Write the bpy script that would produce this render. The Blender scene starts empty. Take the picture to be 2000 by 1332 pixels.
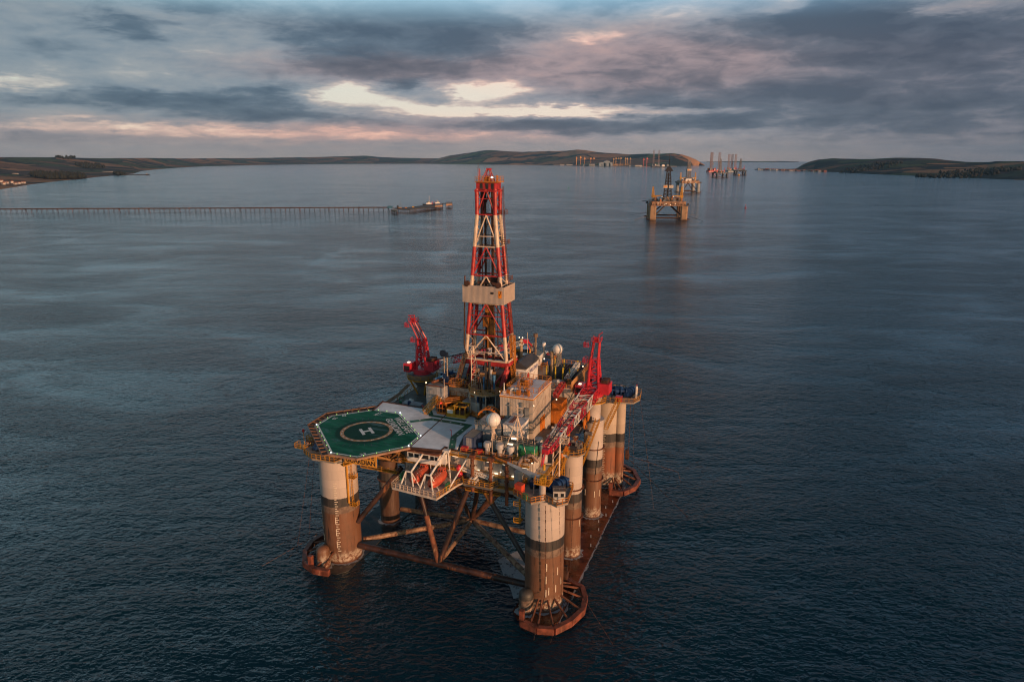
import bpy, math, random
from mathutils import Vector, Matrix
rnd = random.Random(11)
C = bpy.context.scene.collection
rad = math.radians

# ------------------------------------------------------------------ camera
sc = bpy.context.scene
CAM_H = 100.0
FPX, CX, CY = 1333.0, 1000.0, 666.0           # focal length and centre in 2000 px wide frame units
TH = math.atan((666 - 310) / FPX)             # camera pitch below the horizontal
cam_data = bpy.data.cameras.new("camera")
cam = bpy.data.objects.new("camera", cam_data)
C.objects.link(cam)
cam_data.sensor_width = 36.0
cam_data.lens = 36.0 * FPX / 2000.0
cam_data.clip_start = 1.0
cam_data.clip_end = 90000.0
cam.location = (0, 0, CAM_H)
cam.rotation_euler = (math.pi / 2 - TH, 0, 0)
sc.camera = cam

# ------------------------------------------------------------------ light and exposure
sc.view_settings.view_transform = 'Standard'
sc.view_settings.look = 'None'
sc.view_settings.exposure = 0.0
sc.view_settings.gamma = 1.0
SUN_EL, SUN_AZ = 8.0, 180.0 - 40.0            # azimuth clockwise from +Y: behind the camera, to the right
SUN_STRENGTH, SKY_STRENGTH = 4.3, 0.12
sd = bpy.data.lights.new("sun", 'SUN')
sd.energy = SUN_STRENGTH
sd.angle = rad(0.6)
sd.color = (1.0, 0.52, 0.28)
sun = bpy.data.objects.new("sun", sd)
C.objects.link(sun)
sv = Vector((math.sin(rad(SUN_AZ)) * math.cos(rad(SUN_EL)), math.cos(rad(SUN_AZ)) * math.cos(rad(SUN_EL)), math.sin(rad(SUN_EL))))
sun.rotation_euler = sv.to_track_quat('Z', 'Y').to_euler()
sc.cycles.max_bounces = 6
sc.cycles.glossy_bounces = 3
sc.cycles.diffuse_bounces = 3
sc.cycles.transparent_max_bounces = 8
sc.cycles.sample_clamp_indirect = 4.0
sc.cycles.caustics_reflective = False
sc.cycles.caustics_refractive = False
sc.cycles.volume_bounces = 0
sc.cycles.filter_width = 1.15

# ------------------------------------------------------------------ projection helpers (picture -> place)
def ray(u, v):
    x = (u - CX) / FPX
    y = -(v - CY) / FPX
    return Vector((x, math.cos(TH) + y * math.sin(TH), -math.sin(TH) + y * math.cos(TH)))
def at(u, v, z=0.0):
    d = ray(u, v)
    t = (z - CAM_H) / d.z
    return Vector((0, 0, CAM_H)) + d * t
OX, OY = 7.41884, 138.38789                    # the near right column of the big platform, on the water
EX, EY = (0.93306, -0.35971), (0.35971, 0.93306)
RIG_A = math.atan2(EX[1], EX[0])
def L(u, v, z):
    p = at(u, v, z)
    dx, dy = p.x - OX, p.y - OY
    return (dx * EX[0] + dy * EX[1], dx * EY[0] + dy * EY[1], z)
def LP(u, v, axis, val):
    d = ray(u, v)
    dl = (d.x * EX[0] + d.y * EX[1], d.x * EY[0] + d.y * EY[1], d.z)
    c0 = (-(OX * EX[0] + OY * EX[1]), -(OX * EY[0] + OY * EY[1]), CAM_H)
    t = (val - c0[axis]) / dl[axis]
    return tuple(c0[i] + t * dl[i] for i in range(3))
def W(x, y, z=0.0):
    return Vector((OX + x * EX[0] + y * EY[0], OY + x * EX[1] + y * EY[1], z))

# ------------------------------------------------------------------ node helper
class NT:
    def __init__(s, tree):
        s.t = tree
        s.n = tree.nodes
        s.l = tree.links
    def node(s, typ, **kw):
        nd = s.n.new(typ)
        for k, v in kw.items():
            setattr(nd, k, v)
        return nd
    def put(s, sock, val):
        if isinstance(val, bpy.types.NodeSocket):
            s.l.new(val, sock)
        elif isinstance(val, (tuple, list)) and len(val) == 3 and sock.type == 'RGBA':
            sock.default_value = (*val, 1)
        else:
            sock.default_value = val
    def math(s, op, a, b=None, c=None, clamp=False):
        nd = s.node('ShaderNodeMath', operation=op, use_clamp=clamp)
        s.put(nd.inputs[0], a)
        if b is not None: s.put(nd.inputs[1], b)
        if c is not None: s.put(nd.inputs[2], c)
        return nd.outputs[0]
    def mix(s, f, a, b, blend='MIX'):
        nd = s.node('ShaderNodeMix', data_type='RGBA', blend_type=blend)
        s.put(nd.inputs[0], f)
        s.put(nd.inputs[6], a)
        s.put(nd.inputs[7], b)
        return nd.outputs[2]
    def ramp(s, fac, stops, interp='LINEAR'):
        nd = s.node('ShaderNodeValToRGB')
        cr = nd.color_ramp
        cr.interpolation = interp
        while len(cr.elements) < len(stops):
            cr.elements.new(0.5)
        for e, (p, c) in zip(cr.elements, stops):
            e.position = p
            e.color = (*c, 1) if len(c) == 3 else c
        s.put(nd.inputs[0], fac)
        return nd.outputs[0]
    def smooth(s, v, a, b):
        nd = s.node('ShaderNodeMapRange', interpolation_type='SMOOTHSTEP')
        s.put(nd.inputs[0], v)
        nd.inputs[1].default_value = a
        nd.inputs[2].default_value = b
        return nd.outputs[0]
    def noise(s, vec, scale, detail=4, rough=0.5, dist=0.0, out=0):
        nd = s.node('ShaderNodeTexNoise')
        if vec is not None: s.put(nd.inputs['Vector'], vec)
        nd.inputs['Scale'].default_value = scale
        nd.inputs['Detail'].default_value = detail
        nd.inputs['Roughness'].default_value = rough
        nd.inputs['Distortion'].default_value = dist
        return nd.outputs[out]
    def mapping(s, vec, scale=(1, 1, 1), rot=(0, 0, 0), loc=(0, 0, 0)):
        nd = s.node('ShaderNodeMapping')
        s.put(nd.inputs[0], vec)
        nd.inputs['Location'].default_value = loc
        nd.inputs['Rotation'].default_value = rot
        nd.inputs['Scale'].default_value = scale
        return nd.outputs[0]

# ------------------------------------------------------------------ sky: Nishita light behind a broken deck of evening cloud
world = bpy.data.worlds.new("World")
sc.world = world
world.use_nodes = True
w = NT(world.node_tree)
w.n.clear()
gen = w.node('ShaderNodeTexCoord').outputs['Generated']
sep = w.node('ShaderNodeSeparateXYZ')
w.l.new(gen, sep.inputs[0])
sx, sy, sz = sep.outputs
zc = w.math('MAXIMUM', sz, 0.0)
sky = w.node('ShaderNodeTexSky', sky_type='NISHITA', sun_disc=False, sun_elevation=rad(SUN_EL), sun_rotation=rad(SUN_AZ), air_density=1.0, dust_density=2.0, ozone_density=1.5)
skyc = w.mix(1.0, sky.outputs[0], (SKY_STRENGTH,) * 3, 'MULTIPLY')
az = w.math('MULTIPLY', w.math('ARCTAN2', sx, sy), 57.2958)
el = w.math('MULTIPLY', w.math('ARCSINE', sz), 57.2958)
den = w.math('ADD', zc, 0.055)
cmb = w.node('ShaderNodeCombineXYZ')
w.put(cmb.inputs[0], w.math('DIVIDE', sx, den))
w.put(cmb.inputs[1], w.math('DIVIDE', sy, den))
cmb.inputs[2].default_value = 3.7
q = cmb.outputs[0]
n1 = w.noise(q, 0.30, 6, 0.54, 0.3)
n2 = w.noise(w.mapping(q, (1, 1, 1), loc=(31, 7, 2)), 1.3, 6, 0.6, 0.4)
cmb2 = w.node('ShaderNodeCombineXYZ')
w.put(cmb2.inputs[0], w.math('MULTIPLY', az, 0.09))
w.put(cmb2.inputs[1], w.math('MULTIPLY', el, 0.30))
q2 = cmb2.outputs[0]
n3 = w.noise(q2, 1.6, 7, 0.55, 0.6)
n4 = w.noise(w.mapping(q2, loc=(9, 4, 1)), 3.6, 6, 0.6, 0.4)
def azel(u, v):
    d = ray(u, v)
    return math.degrees(math.atan2(d.x, d.y)), math.degrees(math.atan2(d.z, math.hypot(d.x, d.y)))
wz = w.noise(w.mapping(q2, (1, 1.6, 1), loc=(2, 8, 5)), 2.4, 8, .66, out=1)
wsp = w.node('ShaderNodeSeparateColor')
w.l.new(wz, wsp.inputs[0])
waz = w.math('ADD', az, w.math('MULTIPLY', w.math('SUBTRACT', wsp.outputs[0], .5), 7.0))
wel = w.math('ADD', el, w.math('MULTIPLY', w.math('SUBTRACT', wsp.outputs[1], .5), 1.9))
def blob(u, v, ru, rv, k, power=1.0):
    """bank of cloud (or a gap) centred in a direction; its edge is torn by the warped coordinates"""
    a0, e0 = azel(u, v)
    da = w.math('DIVIDE', w.math('SUBTRACT', waz, a0), ru / 24.0)
    de = w.math('DIVIDE', w.math('SUBTRACT', wel, e0), rv / 24.0)
    r2 = w.math('ADD', w.math('MULTIPLY', da, da), w.math('MULTIPLY', de, de))
    g = w.math('POWER', 2.718, w.math('MULTIPLY', w.math('POWER', r2, 1.5), -power))
    return w.math('MULTIPLY', g, k * (1.35 if k > 0 else 1.0))
def addup(lst):
    t = lst[0]
    for x in lst[1:]:
        t = w.math('ADD', t, x)
    return t
BLOBS_DARK = [(780, 52, 255, 64, .34), (520, 214, 240, 30, .30), (150, 192, 170, 15, .20), (268, 55, 62, 20, .26), (365, 4, 80, 15, .25), (1195, 6, 110, 22, .25),
              (1560, 212, 480, 46, .19), (1480, 62, 150, 50, .22), (1650, 26, 115, 30, .28), (1800, 84, 160, 50, .22), (1930, 160, 260, 130, .11),
              (1150, 248, 360, 14, .28), (772, 176, 62, 15, .30), (866, 188, 34, 11, .30), (560, 176, 80, 11, .22), (1750, 185, 350, 60, .10), (1250, 160, 300, 50, .14), (760, 138, 270, 28, .14), (130, 265, 200, 12, .12)]
BLOBS_LIGHT = [(680, 186, 95, 22, -.75), (935, 180, 105, 20, -.72), (880, 216, 260, 12, -.58), (1170, 219, 230, 8, -.50), (1330, 22, 75, 26, -.36), (1530, 12, 45, 13, -.42), (1862, 10, 52, 12, -.36),
               (1160, 72, 60, 16, -.34), (50, 164, 70, 10, -.35), (200, 250, 300, 10, -.22), (820, 268, 340, 10, -.20), (450, 258, 460, 16, -.14), (420, 120, 160, 40, -.08)]
dens = addup([blob(*b_) for b_ in BLOBS_DARK + BLOBS_LIGHT])
tex = w.math('ADD', w.math('MULTIPLY', w.math('SUBTRACT', n3, 0.5), .62), w.math('MULTIPLY', w.math('SUBTRACT', n4, 0.5), 0.75))
tex = w.math('ADD', tex, w.math('MULTIPLY', w.math('SUBTRACT', n1, 0.5), 0.5))
tex = w.math('ADD', tex, w.math('MULTIPLY', w.math('SUBTRACT', n2, 0.5), 0.2))
dtot = w.math('ADD', w.math('ADD', dens, tex), 0.44)
# cloud colour by how thick it is; the thin places glow pale peach, the thick ones slate
cc = w.ramp(dtot, [(0.0, (.98, .80, .64)), (0.14, (.74, .56, .48)), (0.32, (.44, .385, .38)), (0.54, (.32, .315, .34)), (0.78, (.155, .18, .22)), (1.0, (.10, .125, .165))])
# warm low band, cooler high up
band = w.smooth(el, 6.0, 0.3)
warm = w.mix(w.math('MULTIPLY', band, 0.55), (0.86, 0.98, 1.06), (1.12, 0.97, 0.90))
cc = w.mix(1.0, cc, warm, 'MULTIPLY')
pink = addup([blob(1230, 125, 280, 60, .8), blob(760, 135, 270, 26, .75), blob(1700, 130, 300, 60, .3), blob(300, 262, 600, 24, .35), blob(820, 255, 360, 24, .35)])
cc = w.mix(w.math('MINIMUM', pink, 1.0), cc, w.mix(1.0, cc, (1.36, .95, .86), 'MULTIPLY'))
lefth = w.smooth(az, 5.0, -34.0)
righth = w.smooth(az, 12.0, 36.0)
cc = w.mix(w.math('MULTIPLY', lefth, 0.8), cc, w.mix(1.0, cc, (.78, .92, .94), 'MULTIPLY'))
cc = w.mix(w.math('MULTIPLY', righth, 0.8), cc, w.mix(1.0, cc, (.70, .68, .72), 'MULTIPLY'))
hz = w.smooth(el, 2.2, -0.3)
cc = w.mix(w.math('MULTIPLY', hz, 0.65), cc, w.mix(righth, (.43, .335, .285), (.20, .175, .18)))
# overhead the deck is thick and dark; the half of the sky behind the camera is open and takes the low sun
high = w.smooth(el, 9.3, 14.0)
side = w.smooth(az, -45, 45)
shelf = w.mix(side, (.80, 1.28, 1.5), (.27, .54, .82))
over = w.mix(side, (.05, .095, .125), (.035, .07, .10))
cc = w.mix(high, cc, w.mix(w.smooth(el, 16.0, 29.0), shelf, over))
back = w.smooth(sy, 0.15, -0.35)
cover = w.math('SUBTRACT', 1.0, w.math('MULTIPLY', back, w.math('SUBTRACT', 1.0, w.math('MULTIPLY', high, 0.5))))
cover = w.math('MULTIPLY', cover, 0.97)
fin = w.mix(cover, skyc, cc)
bg = w.node('ShaderNodeBackground')
w.put(bg.inputs[0], fin)
bg.inputs[1].default_value = 1.0
wo = w.node('ShaderNodeOutputWorld')
w.l.new(bg.outputs[0], wo.inputs[0])

# ------------------------------------------------------------------ mesh builder
class MB:
    def __init__(s):
        s.v = []
        s.f = []
    def add(s, vs, fs):
        o = len(s.v)
        s.v += [tuple(p) for p in vs]
        s.f += [tuple(i + o for i in f) for f in fs]
        return s
    def box(s, x0, y0, z0, x1, y1, z1):
        if x0 > x1: x0, x1 = x1, x0
        if y0 > y1: y0, y1 = y1, y0
        if z0 > z1: z0, z1 = z1, z0
        return s.add([(x0, y0, z0), (x1, y0, z0), (x1, y1, z0), (x0, y1, z0), (x0, y0, z1), (x1, y0, z1), (x1, y1, z1), (x0, y1, z1)],
                     [(0, 3, 2, 1), (4, 5, 6, 7), (0, 1, 5, 4), (1, 2, 6, 5), (2, 3, 7, 6), (3, 0, 4, 7)])
    def cbox(s, c, size, rz=0.0, ry=0.0, rx=0.0):
        m = Matrix.Translation(c) @ Matrix.Rotation(rz, 4, 'Z') @ Matrix.Rotation(ry, 4, 'Y') @ Matrix.Rotation(rx, 4, 'X')
        a, b, c_ = size[0] / 2, size[1] / 2, size[2] / 2
        vs = [m @ Vector(p) for p in ((-a, -b, -c_), (a, -b, -c_), (a, b, -c_), (-a, b, -c_), (-a, -b, c_), (a, -b, c_), (a, b, c_), (-a, b, c_))]
        return s.add(vs, [(0, 3, 2, 1), (4, 5, 6, 7), (0, 1, 5, 4), (1, 2, 6, 5), (2, 3, 7, 6), (3, 0, 4, 7)])
    def tube(s, p, q_, r, n=6, r2=None):
        p, q_ = Vector(p), Vector(q_)
        d = q_ - p
        if d.length < 1e-5: return s
        d.normalize()
        a = Vector((0, 0, 1)) if abs(d.z) < 0.9 else Vector((1, 0, 0))
        x = d.cross(a).normalized()
        y = d.cross(x)
        r2 = r if r2 is None else r2
        vs = []
        for i in range(n):
            t = 2 * math.pi * (i + .5) / n
            o = x * math.cos(t) + y * math.sin(t)
            vs.append(p + o * r)
        for i in range(n):
            t = 2 * math.pi * (i + .5) / n
            o = x * math.cos(t) + y * math.sin(t)
            vs.append(q_ + o * r2)
        fs = [(i, (i + 1) % n, n + (i + 1) % n, n + i) for i in range(n)]
        fs += [tuple(range(n - 1, -1, -1)), tuple(range(n, 2 * n))]
        return s.add(vs, fs)
    def path(s, pts, r, n=6):
        for a, b in zip(pts, pts[1:]):
            s.tube(a, b, r, n)
        return s
    def cyl(s, x, y, z0, z1, r, n=24, r2=None):
        r2 = r if r2 is None else r2
        vs = [(x + r * math.cos(2 * math.pi * i / n), y + r * math.sin(2 * math.pi * i / n), z0) for i in range(n)]
        vs += [(x + r2 * math.cos(2 * math.pi * i / n), y + r2 * math.sin(2 * math.pi * i / n), z1) for i in range(n)]
        fs = [(i, (i + 1) % n, n + (i + 1) % n, n + i) for i in range(n)]
        fs += [tuple(range(n - 1, -1, -1)), tuple(range(n, 2 * n))]
        return s.add(vs, fs)
    def lathe(s, x, y, prof, n=24):
        vs = []
        for r, z in prof:
            vs += [(x + r * math.cos(2 * math.pi * i / n), y + r * math.sin(2 * math.pi * i / n), z) for i in range(n)]
        fs = []
        for k in range(len(prof) - 1):
            fs += [(k * n + i, k * n + (i + 1) % n, (k + 1) * n + (i + 1) % n, (k + 1) * n + i) for i in range(n)]
        fs += [tuple(range(n - 1, -1, -1)), tuple(range((len(prof) - 1) * n, len(prof) * n))]
        return s.add(vs, fs)
    def prism(s, pts, z0, z1):
        n = len(pts)
        vs = [(p[0], p[1], z0) for p in pts] + [(p[0], p[1], z1) for p in pts]
        fs = [(i, (i + 1) % n, n + (i + 1) % n, n + i) for i in range(n)]
        fs += [tuple(range(n - 1, -1, -1)), tuple(range(n, 2 * n))]
        return s.add(vs, fs)
    def ball(s, c, r, n=16, m=10, sz=1.0):
        prof = []
        for k in range(m + 1):
            t = -math.pi / 2 + math.pi * k / m
            prof.append((max(r * math.cos(t), r * 0.02), c[2] + r * sz * math.sin(t)))
        return s.lathe(c[0], c[1], prof, n)
    def rail(s, pts, h=1.1, r=0.055, step=2.0, closed=False, mid=True):
        """handrail along 3D points: posts, top rail, mid rail"""
        pts = [Vector(p) for p in pts]
        if closed: pts = pts + [pts[0]]
        for a, b in zip(pts, pts[1:]):
            ln = (b - a).length
            k = max(1, round(ln / step))
            for i in range(k + 1):
                p = a.lerp(b, i / k)
                s.tube(p, p + Vector((0, 0, h)), r, 4)
            for hh in ((h, h * .55, .12) if mid else (h,)):
                s.tube(a + Vector((0, 0, hh)), b + Vector((0, 0, hh)), r * (1 if hh == h else .8), 4)
        return s
    def truss(s, p, q_, wa, ha, wb=None, hb=None, bays=6, rc=0.12, rb=0.07, up=Vector((0, 0, 1)), n=4):
        """four-chord lattice beam with zigzag lacing"""
        p, q_ = Vector(p), Vector(q_)
        d = (q_ - p).normalized()
        side = d.cross(up).normalized()
        top = side.cross(d).normalized()
        wb = wa if wb is None else wb
        hb = ha if hb is None else hb
        def c(i, t):
            ww, hh = wa + (wb - wa) * t, ha + (hb - ha) * t
            sx_, sy_ = ((-1, -1), (1, -1), (1, 1), (-1, 1))[i]
            return p.lerp(q_, t) + side * (sx_ * ww / 2) + top * (sy_ * hh / 2)
        for i in range(4):
            s.tube(c(i, 0), c(i, 1), rc, n)
        for k in range(bays):
            t0, t1 = k / bays, (k + 1) / bays
            for i in range(4):
                j = (i + 1) % 4
                if (k + i) % 2: s.tube(c(i, t0), c(j, t1), rb, 4)
                else: s.tube(c(j, t0), c(i, t1), rb, 4)
                s.tube(c(i, t0), c(j, t0), rb, 4)
        for i in range(4):
            s.tube(c(i, 1), c((i + 1) % 4, 1), rb, 4)
        return s
    def ladder(s, p, q_, w_=0.5, r=0.05, side=(1, 0, 0), step=0.5):
        p, q_, sd_ = Vector(p), Vector(q_), Vector(side) * (w_ / 2)
        s.tube(p - sd_, q_ - sd_, r, 4)
        s.tube(p + sd_, q_ + sd_, r, 4)
        k = max(1, int((q_ - p).length / step))
        for i in range(k + 1):
            m = p.lerp(q_, i / k)
            s.tube(m - sd_, m + sd_, r * .8, 4)
        return s
    def build(s, name, mat, parent=None, smooth=True):
        me = bpy.data.meshes.new(name)
        me.from_pydata(s.v, [], s.f)
        me.materials.append(mat)
        if smooth:
            me.polygons.foreach_set('use_smooth', [True] * len(me.polygons))
            me.set_sharp_from_angle(angle=rad(38))
        me.update()
        o = bpy.data.objects.new(name, me)
        C.objects.link(o)
        if parent is not None: o.parent = parent
        return o

def tag(o, label=None, cat=None, group=None, kind=None):
    if label: o['label'] = label
    if cat: o['category'] = cat
    if group: o['group'] = group
    if kind: o['kind'] = kind
    return o
def empty(name, loc, rz=0.0, label=None, cat=None, group=None):
    o = bpy.data.objects.new(name, None)
    C.objects.link(o)
    o.location = loc
    o.rotation_euler = (0, 0, rz)
    o.empty_display_size = 1.0
    return tag(o, label, cat, group)
def rigthing(name, x, y, z, rz, label, cat, group=None):
    """a thing standing on the big platform: base at platform coordinates (x, y, z)"""
    return empty(name, W(x, y, z), RIG_A + rz, label, cat, group)
def copy_tree(o, parent=None):
    c = o.copy()
    C.objects.link(c)
    c.parent = parent
    for ch in list(o.children):
        copy_tree(ch, c)
    return c
def text(name, body, mat, parent, loc, rot, size, align='CENTER', extrude=0.01, space=1.0, bold=0.0):
    cu = bpy.data.curves.new(name, 'FONT')
    cu.body = body
    cu.size = size
    cu.align_x = align
    cu.align_y = 'CENTER'
    cu.extrude = extrude
    cu.offset = bold
    cu.space_character = space
    cu.materials.append(mat)
    tmp = bpy.data.objects.new(name, cu)
    C.objects.link(tmp)
    me = bpy.data.meshes.new_from_object(tmp)
    bpy.data.objects.remove(tmp)
    o = bpy.data.objects.new(name, me)
    C.objects.link(o)
    o.parent = parent
    o.location = loc
    o.rotation_euler = rot
    return o

# ------------------------------------------------------------------ materials
MATS = {}
def paint(name, col, rough=0.55, metal=0.0, var=0.18, rust=0.0, rustcol=(.17, .055, .018), scale=0.5, streak=True, bump=0.02, emit=None):
    """weathered paint: colour varies by noise, rust runs down in streaks"""
    if name in MATS: return MATS[name]
    m = bpy.data.materials.new(name)
    m.use_nodes = True
    t = NT(m.node_tree)
    b = t.n['Principled BSDF']
    tc = t.node('ShaderNodeTexCoord').outputs['Object']
    n_a = t.noise(tc, scale, 5, 0.6)
    dark = tuple(c * (1 - var * 1.6) for c in col)
    lite = tuple(min(1, c * (1 + var * .7)) for c in col)
    cs = t.mix(t.smooth(n_a, 0.3, 0.7), dark, lite)
    rg = rough
    if rust > 0:
        n_b = t.noise(t.mapping(tc, (1.3, 1.3, .22) if streak else (1, 1, 1)), scale * 1.7, 6, 0.68)
        k = t.smooth(n_b, 0.68 - rust * .35, 0.80 - rust * .35)
        cs = t.mix(k, cs, rustcol)
        rg = t.math('ADD', t.math('MULTIPLY', k, 0.3), rough, clamp=True)
    t.put(b.inputs['Base Color'], cs)
    t.put(b.inputs['Roughness'], rg)
    b.inputs['Metallic'].default_value = metal
    if bump:
        bp = t.node('ShaderNodeBump')
        bp.inputs['Strength'].default_value = 0.4
        bp.inputs['Distance'].default_value = bump
        t.put(bp.inputs['Height'], t.noise(tc, scale * 5, 3, 0.6))
        t.l.new(bp.outputs[0], b.inputs['Normal'])
    MATS[name] = m
    return m
def glow(name, col, strength):
    if name in MATS: return MATS[name]
    m = bpy.data.materials.new(name)
    m.use_nodes = True
    b = m.node_tree.nodes['Principled BSDF']
    b.inputs['Base Color'].default_value = (*col, 1)
    b.inputs['Emission Color'].default_value = (*col, 1)
    b.inputs['Emission Strength'].default_value = strength
    MATS[name] = m
    return m

beige = paint('beige_paint', (.46, .40, .36), .55, rust=.16, scale=.25)
wallp = paint('wall_paint', (.50, .45, .39), .55, rust=.22, scale=.5)
greyw = paint('grey_wall_paint', (.30, .31, .32), .6, rust=.2, scale=.5)
white = paint('white_paint', (.70, .68, .64), .45, rust=.16, scale=.8)
redp = paint('red_paint', (.42, .022, .025), .42, var=.15, rust=.12, scale=.6)
crane_red = paint('crane_red_paint', (.50, .028, .045), .4, var=.15, rust=.06, scale=.6)
yel = paint('yellow_rail_paint', (.52, .24, .025), .5, var=.12, rust=.25, scale=1.2, bump=0)
orange = paint('orange_paint', (.52, .16, .02), .5, var=.2, rust=.25, scale=.8)
boat_or = paint('lifeboat_orange', (.50, .095, .05), .4, var=.18, rust=.08, scale=.7)
blue = paint('machinery_blue', (.015, .05, .15), .4, var=.25, rust=.12, scale=1.0)
sky_blue = paint('drum_blue', (.06, .22, .42), .45, var=.2, rust=.15)
dark = paint('dark_steel', (.035, .032, .032), .5, var=.3, rust=.3, rustcol=(.10, .035, .015))
mid = paint('grey_steel', (.16, .155, .15), .5, var=.3, rust=.35)
rustm = paint('rust_steel', (.155, .05, .022), .75, var=.4, rust=.35, rustcol=(.30, .17, .10), scale=.5)
rustd = paint('dark_rust_steel', (.07, .028, .016), .7, var=.5, rust=.25, rustcol=(.19, .07, .03), scale=.35)
deckf = paint('deck_floor', (.10, .095, .085), .65, var=.35, rust=.4, rustcol=(.13, .07, .04), streak=False)
greyd = paint('grey_deck_paint', (.76, .78, .81), .5, var=.14, rust=.10, rustcol=(.25, .22, .23), scale=.22, streak=False, bump=.008)
green = paint('green_paint', (.03, .20, .10), .45, var=.2, rust=.12)
glassm = paint('dark_glass', (.02, .022, .025), .12, var=.1, bump=0)
radomem = paint('radome_white', (.74, .73, .70), .4, var=.05, scale=.5, bump=0)
lampw = glow('lamp_white', (1.0, .80, .56), 2.0)
lampc = glow('lamp_cool', (.75, .92, 1.0), 2.5)
lampg = glow('lamp_green', (.45, 1.0, .25), 1.3)
lampr = glow('lamp_red', (1.0, .02, .02), 5.0)

# ------------------------------------------------------------------ sea
def sea_material():
    m = bpy.data.materials.new('sea_water')
    m.use_nodes = True
    t = NT(m.node_tree)
    b = t.n['Principled BSDF']
    tc = t.node('ShaderNodeTexCoord').outputs['Object']
    b.inputs['Base Color'].default_value = (.001, .017, .032, 1)
    b.inputs['IOR'].default_value = 1.34
    b.inputs['Specular Tint'].default_value = (.78, .96, 1.0, 1)
    big = t.noise(t.mapping(tc, (.0016, .0034, 1), rot=(0, 0, .35)), 1.0, 6, .62, 1.6)
    gust = t.noise(t.mapping(tc, (.010, .022, 1), rot=(0, 0, .35)), 1.0, 5, .6, .8)
    # calm slicks: wandering lanes where the ripples die down
    wrp = t.noise(t.mapping(tc, (.006, .006, 1)), 1.0, 5, .6, 1.0, out=1)
    vm = t.node('ShaderNodeVectorMath', operation='MULTIPLY_ADD')
    t.l.new(wrp, vm.inputs[0]); vm.inputs[1].default_value = (90, 90, 0); t.l.new(tc, vm.inputs[2])
    wv = vm.outputs[0]
    sl = t.noise(t.mapping(wv, (.0026, .0060, 1), rot=(0, 0, .62), loc=(3.1, 1.2, 0)), 1.0, 4, .5, 1.2)
    lane = t.math('ABSOLUTE', t.math('SUBTRACT', sl, .52))
    slick = t.math('MULTIPLY', t.math('MULTIPLY', t.smooth(lane, .040, .006), t.smooth(big, .46, .60)), .5)
    def patch(u, v, ru, rv, rot, k):
        c = at(u, v, 0)
        q_ = t.mapping(wv, (1, 1, 0), loc=(-c.x - 45, -c.y - 45, 0))
        q2_ = t.mapping(q_, (1 / ru, 1 / rv, 0), rot=(0, 0, rot))
        ln = t.node('ShaderNodeVectorMath', operation='LENGTH')
        t.l.new(q2_, ln.inputs[0])
        return t.math('MULTIPLY', t.smooth(ln.outputs['Value'], 1.0, .25), k * .8)
    for a_ in ((868, 500, 16, 150, .10, .9), (825, 615, 14, 60, .3, .8), (640, 500, 10, 170, -.75, .6), (1230, 412, 22, 60, 0, .7), (235, 385, 18, 130, -.5, .8), (320, 430, 9, 60, -.4, .7), (120, 470, 14, 220, -1.2, .5), (760, 440, 10, 120, -.6, .6), (1150, 372, 20, 300, -1.3, .5), (1800, 440, 12, 300, 1.2, .4)):
        slick = t.math('MAXIMUM', slick, patch(*a_))
    amp = t.math('MULTIPLY', t.math('ADD', .30, t.math('MULTIPLY', t.math('ADD', t.smooth(big, .36, .64), t.smooth(gust, .34, .66)), .62)), t.math('SUBTRACT', 1.0, t.math('MULTIPLY', slick, .8)))
    w1 = t.noise(t.mapping(tc, (.55, .92, 1), rot=(0, 0, .30)), 1.0, 3, .5, .35)
    w2 = t.noise(t.mapping(tc, (.14, .20, 1), rot=(0, 0, .48)), 1.0, 3, .5, .4)
    w3 = t.noise(t.mapping(tc, (1.2, 2.2, 1), rot=(0, 0, .1)), 1.0, 2, .5, .2)
    h = t.math('ADD', t.math('MULTIPLY', w1, .66), t.math('MULTIPLY', w2, .95))
    h = t.math('ADD', h, t.math('MULTIPLY', w3, .10))
    w0 = t.noise(t.mapping(tc, (.022, .045, 1), rot=(0, 0, .4)), 1.0, 3, .5, .6)
    h = t.math('ADD', t.math('MULTIPLY', h, amp), t.math('MULTIPLY', w0, .8))
    bp = t.node('ShaderNodeBump')
    bp.inputs['Strength'].default_value = 1.0
    bp.inputs['Distance'].default_value = 1.0
    t.put(bp.inputs['Height'], h)
    t.l.new(bp.outputs[0], b.inputs['Normal'])
    b.inputs['Roughness'].default_value = .09
    return m
def make_sea():
    mb = MB()
    rs = [0, 60, 120, 200, 320, 520, 900, 1600, 2900, 5200, 9000, 15000, 24500]
    n = 72
    vs = [(0, 0, 0)]
    for r in rs[1:]:
        vs += [(r * math.cos(2 * math.pi * i / n), r * math.sin(2 * math.pi * i / n), 0) for i in range(n)]
    fs = [(0, 1 + i, 1 + (i + 1) % n) for i in range(n)]
    for k in range(len(rs) - 2):
        a, b_ = 1 + k * n, 1 + (k + 1) * n
        fs += [(a + i, b_ + i, b_ + (i + 1) % n, a + (i + 1) % n) for i in range(n)]
    mb.add(vs, fs)
    o = mb.build('sea_water', sea_material(), smooth=False)
    o['kind'] = 'structure'
make_sea()

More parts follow.
